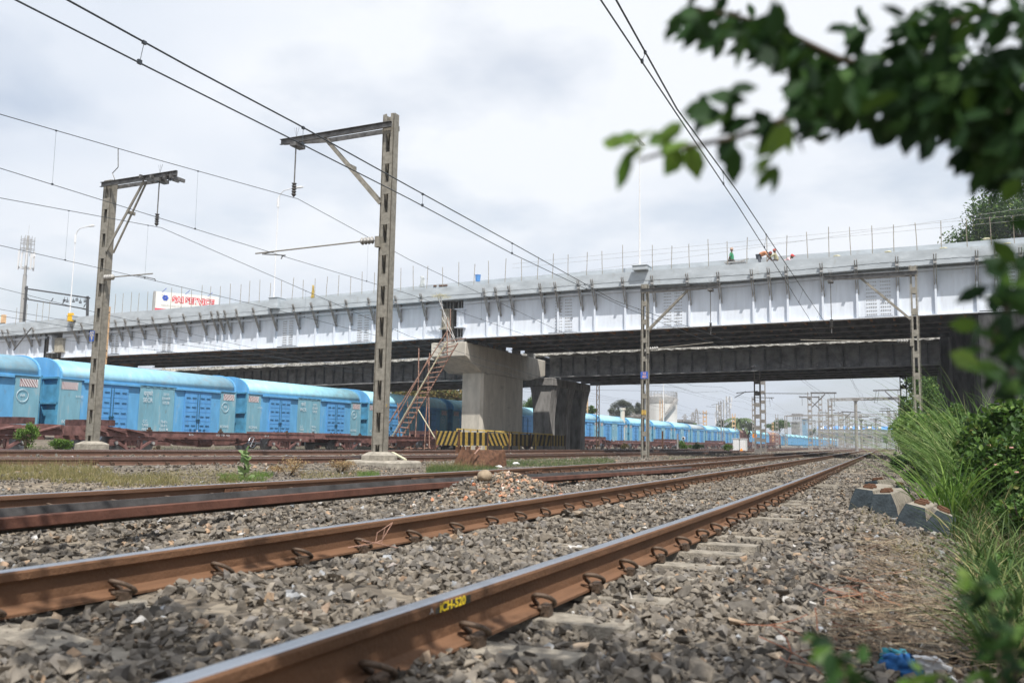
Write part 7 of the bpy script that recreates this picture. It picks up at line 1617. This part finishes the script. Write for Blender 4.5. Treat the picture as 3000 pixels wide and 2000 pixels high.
def hands(J):
    for s in 'lr':
        e=Vector(J[s+'e']); h=Vector(J[s+'h']); d=(h-e).normalized(); J[s+'p']=tuple(h+d*.06); q=Vector(J[s+'p'])
        for k,oy in (('1',-.025),('2',0),('3',.03)): J[s+k]=tuple(q+d*(.085 if k!='3' else .05)+Vector((0,oy,-.015)))
    return J
SH=('ch','pel','nk','ls','le','rs','re'); TRI=('pel','lk0','lk','lf','rk0','rk','rf')
def place(px,py,Y,hz):  # base so that the head centre lands on the pixel
    p=onY(px,py,Y); return Vector((p.x,Y,p.z-hz))
J=hands({'pel':(0,0,.95),'ch':(0,0,1.32),'nk':(0,0,1.50),'hd':(.01,0,1.58),'ls':(0,.19,1.42),'le':(.02,.24,1.15),'lh':(.16,.18,.98),'rs':(0,-.19,1.42),'re':(-.06,-.27,1.17),'rh':(-.16,-.2,.97),'lk0':(0,.09,.88),'lk':(0,.1,.48),'lf':(0,.1,.07),'lt':(.16,.1,.04),'rk0':(0,-.09,.88),'rk':(.02,-.1,.48),'rf':(0,-.1,.07),'rt':(.16,-.12,.04)})
person('worker in a green shirt and pale cap standing upright on the bridge',place(2143,732,54.1,1.67),J,R0,E_,M_gsh,M_dtr,M_skin,(.01,0,1.67),.105,M_beige,shirt_ids=SH,tr_ids=TRI)
J=hands({'pel':(0,0,.92),'ch':(.36,0,1.10),'nk':(.52,0,1.06),'hd':(.58,0,1.02),'ls':(.40,.17,1.08),'le':(.50,.2,.84),'lh':(.66,.16,.66),'rs':(.40,-.17,1.08),'re':(.52,-.2,.86),'rh':(.74,-.16,.62),'lk0':(-.02,.1,.86),'lk':(.03,.12,.47),'lf':(-.04,.12,.07),'lt':(.12,.12,.04),'rk0':(-.02,-.1,.86),'rk':(.05,-.12,.47),'rf':(-.02,-.12,.07),'rt':(.14,-.12,.04)})
person('worker in an orange shirt and dark trousers bending forward to the right',place(2224,746,54.1,.98),J,R0,E_,M_osh,M_dtr,M_skin,(.68,0,.98),.105,M_dred,shirt_ids=SH,tr_ids=TRI)
J=hands({'pel':(0,0,.62),'ch':(-.06,0,.98),'nk':(-.08,0,1.14),'hd':(-.10,0,1.2),'ls':(-.08,.18,1.05),'le':(-.34,.18,1.05),'lh':(-.58,.1,1.1),'rs':(-.08,-.18,1.05),'re':(-.38,-.2,.86),'rh':(-.58,-.16,.60),'lk0':(-.06,.1,.58),'lk':(-.38,.14,.60),'lf':(-.25,.14,.15),'lt':(-.38,.14,.1),'rk0':(-.06,-.1,.58),'rk':(-.36,-.14,.52),'rf':(-.2,-.14,.10),'rt':(-.33,-.14,.06)})
t=person('worker in a khaki shirt with a red headscarf crouching and reaching left',place(2275,735,54.1,1.28),J,R0,E_,M_ksh,M_ptr,M_skin,(-.12,0,1.28),.105,M_rsc,shirt_ids=SH,tr_ids=TRI)
J=hands({'pel':(-.35,0,.55),'ch':(-.05,0,.82),'nk':(.1,0,.92),'hd':(.14,0,.95),'ls':(-.02,.17,.86),'le':(.12,.2,.64),'lh':(.32,.16,.5),'rs':(-.02,-.17,.86),'re':(.14,-.2,.64),'rh':(.36,-.16,.5),'lk0':(-.36,.1,.5),'lk':(-.05,.14,.40),'lf':(-.3,.14,.07),'lt':(-.15,.14,.04),'rk0':(-.36,-.1,.5),'rk':(-.02,-.14,.40),'rf':(-.28,-.14,.07),'rt':(-.13,-.14,.04)})
person('worker in a pink shirt and red cap crouching low, rightmost of the four',place(2311,752,54.1,1.0),J,R0,E_,M_psh,M_dtr,M_skin,(.2,0,1.0),.105,mat('red_cap',(.62,.06,.06),.7),shirt_ids=SH,tr_ids=TRI,hatmode='cap')
m=MB(); a=onY(2126,772,53.6); c=onY(2185,766,53.6); m.box((a.x,53.2,a.z-.05),(c.x,53.75,a.z+.03)); m.bar((a.x+.9,53.4,a.z+.03),(c.x+.2,53.5,a.z+.2),.05,.05); tag(m.build('work_platform',M_brk,None),'small grey work tray on the parapet beside the worker in green','platform')
# reeds of litter: white plastic bits
for k,(px,py,z) in enumerate(((1440,1358,-.2),(1461,1361,-.2),(1512,1356,-.2),(483,1317,-.1),(1720,1366,-.2),(2395,1999,-.4))):
    a=onZ(px,py,z); s=.02+.0035*a.y; o=boulder('plastic_scrap',(a.x,a.y,gz(a.x,a.y)+s*.4),s,M_wh,60+k,(1.2,.7,.6)); tag(o,['crumpled white scrap left one of two by the rusty box','small white scrap right one of two by the rusty box','pale hanging plastic scrap in the weeds','white scrap below the flat wagon right of the leftmost mast','tiny white scrap in the green weeds left of the slim mast','pale plastic scrap among blurred leaves at the bottom'][k],'litter')
# haze
hzb=MB(); hzb.box((-420,-60,-2.5),(420,900,72)); hm_=bpy.data.materials.new('haze'); hm_.use_nodes=True; t_=hm_.node_tree; t_.nodes.clear(); v=t_.nodes.new('ShaderNodeVolumePrincipled'); v.inputs['Density'].default_value=.00055; v.inputs['Color'].default_value=(.86,.90,.96,1); v.inputs['Anisotropy'].default_value=.2; oo=t_.nodes.new('ShaderNodeOutputMaterial'); t_.links.new(v.outputs[0],oo.inputs['Volume'])
HAZE=True
if HAZE: tag(hzb.build('haze',hm_,None),kind='stuff')
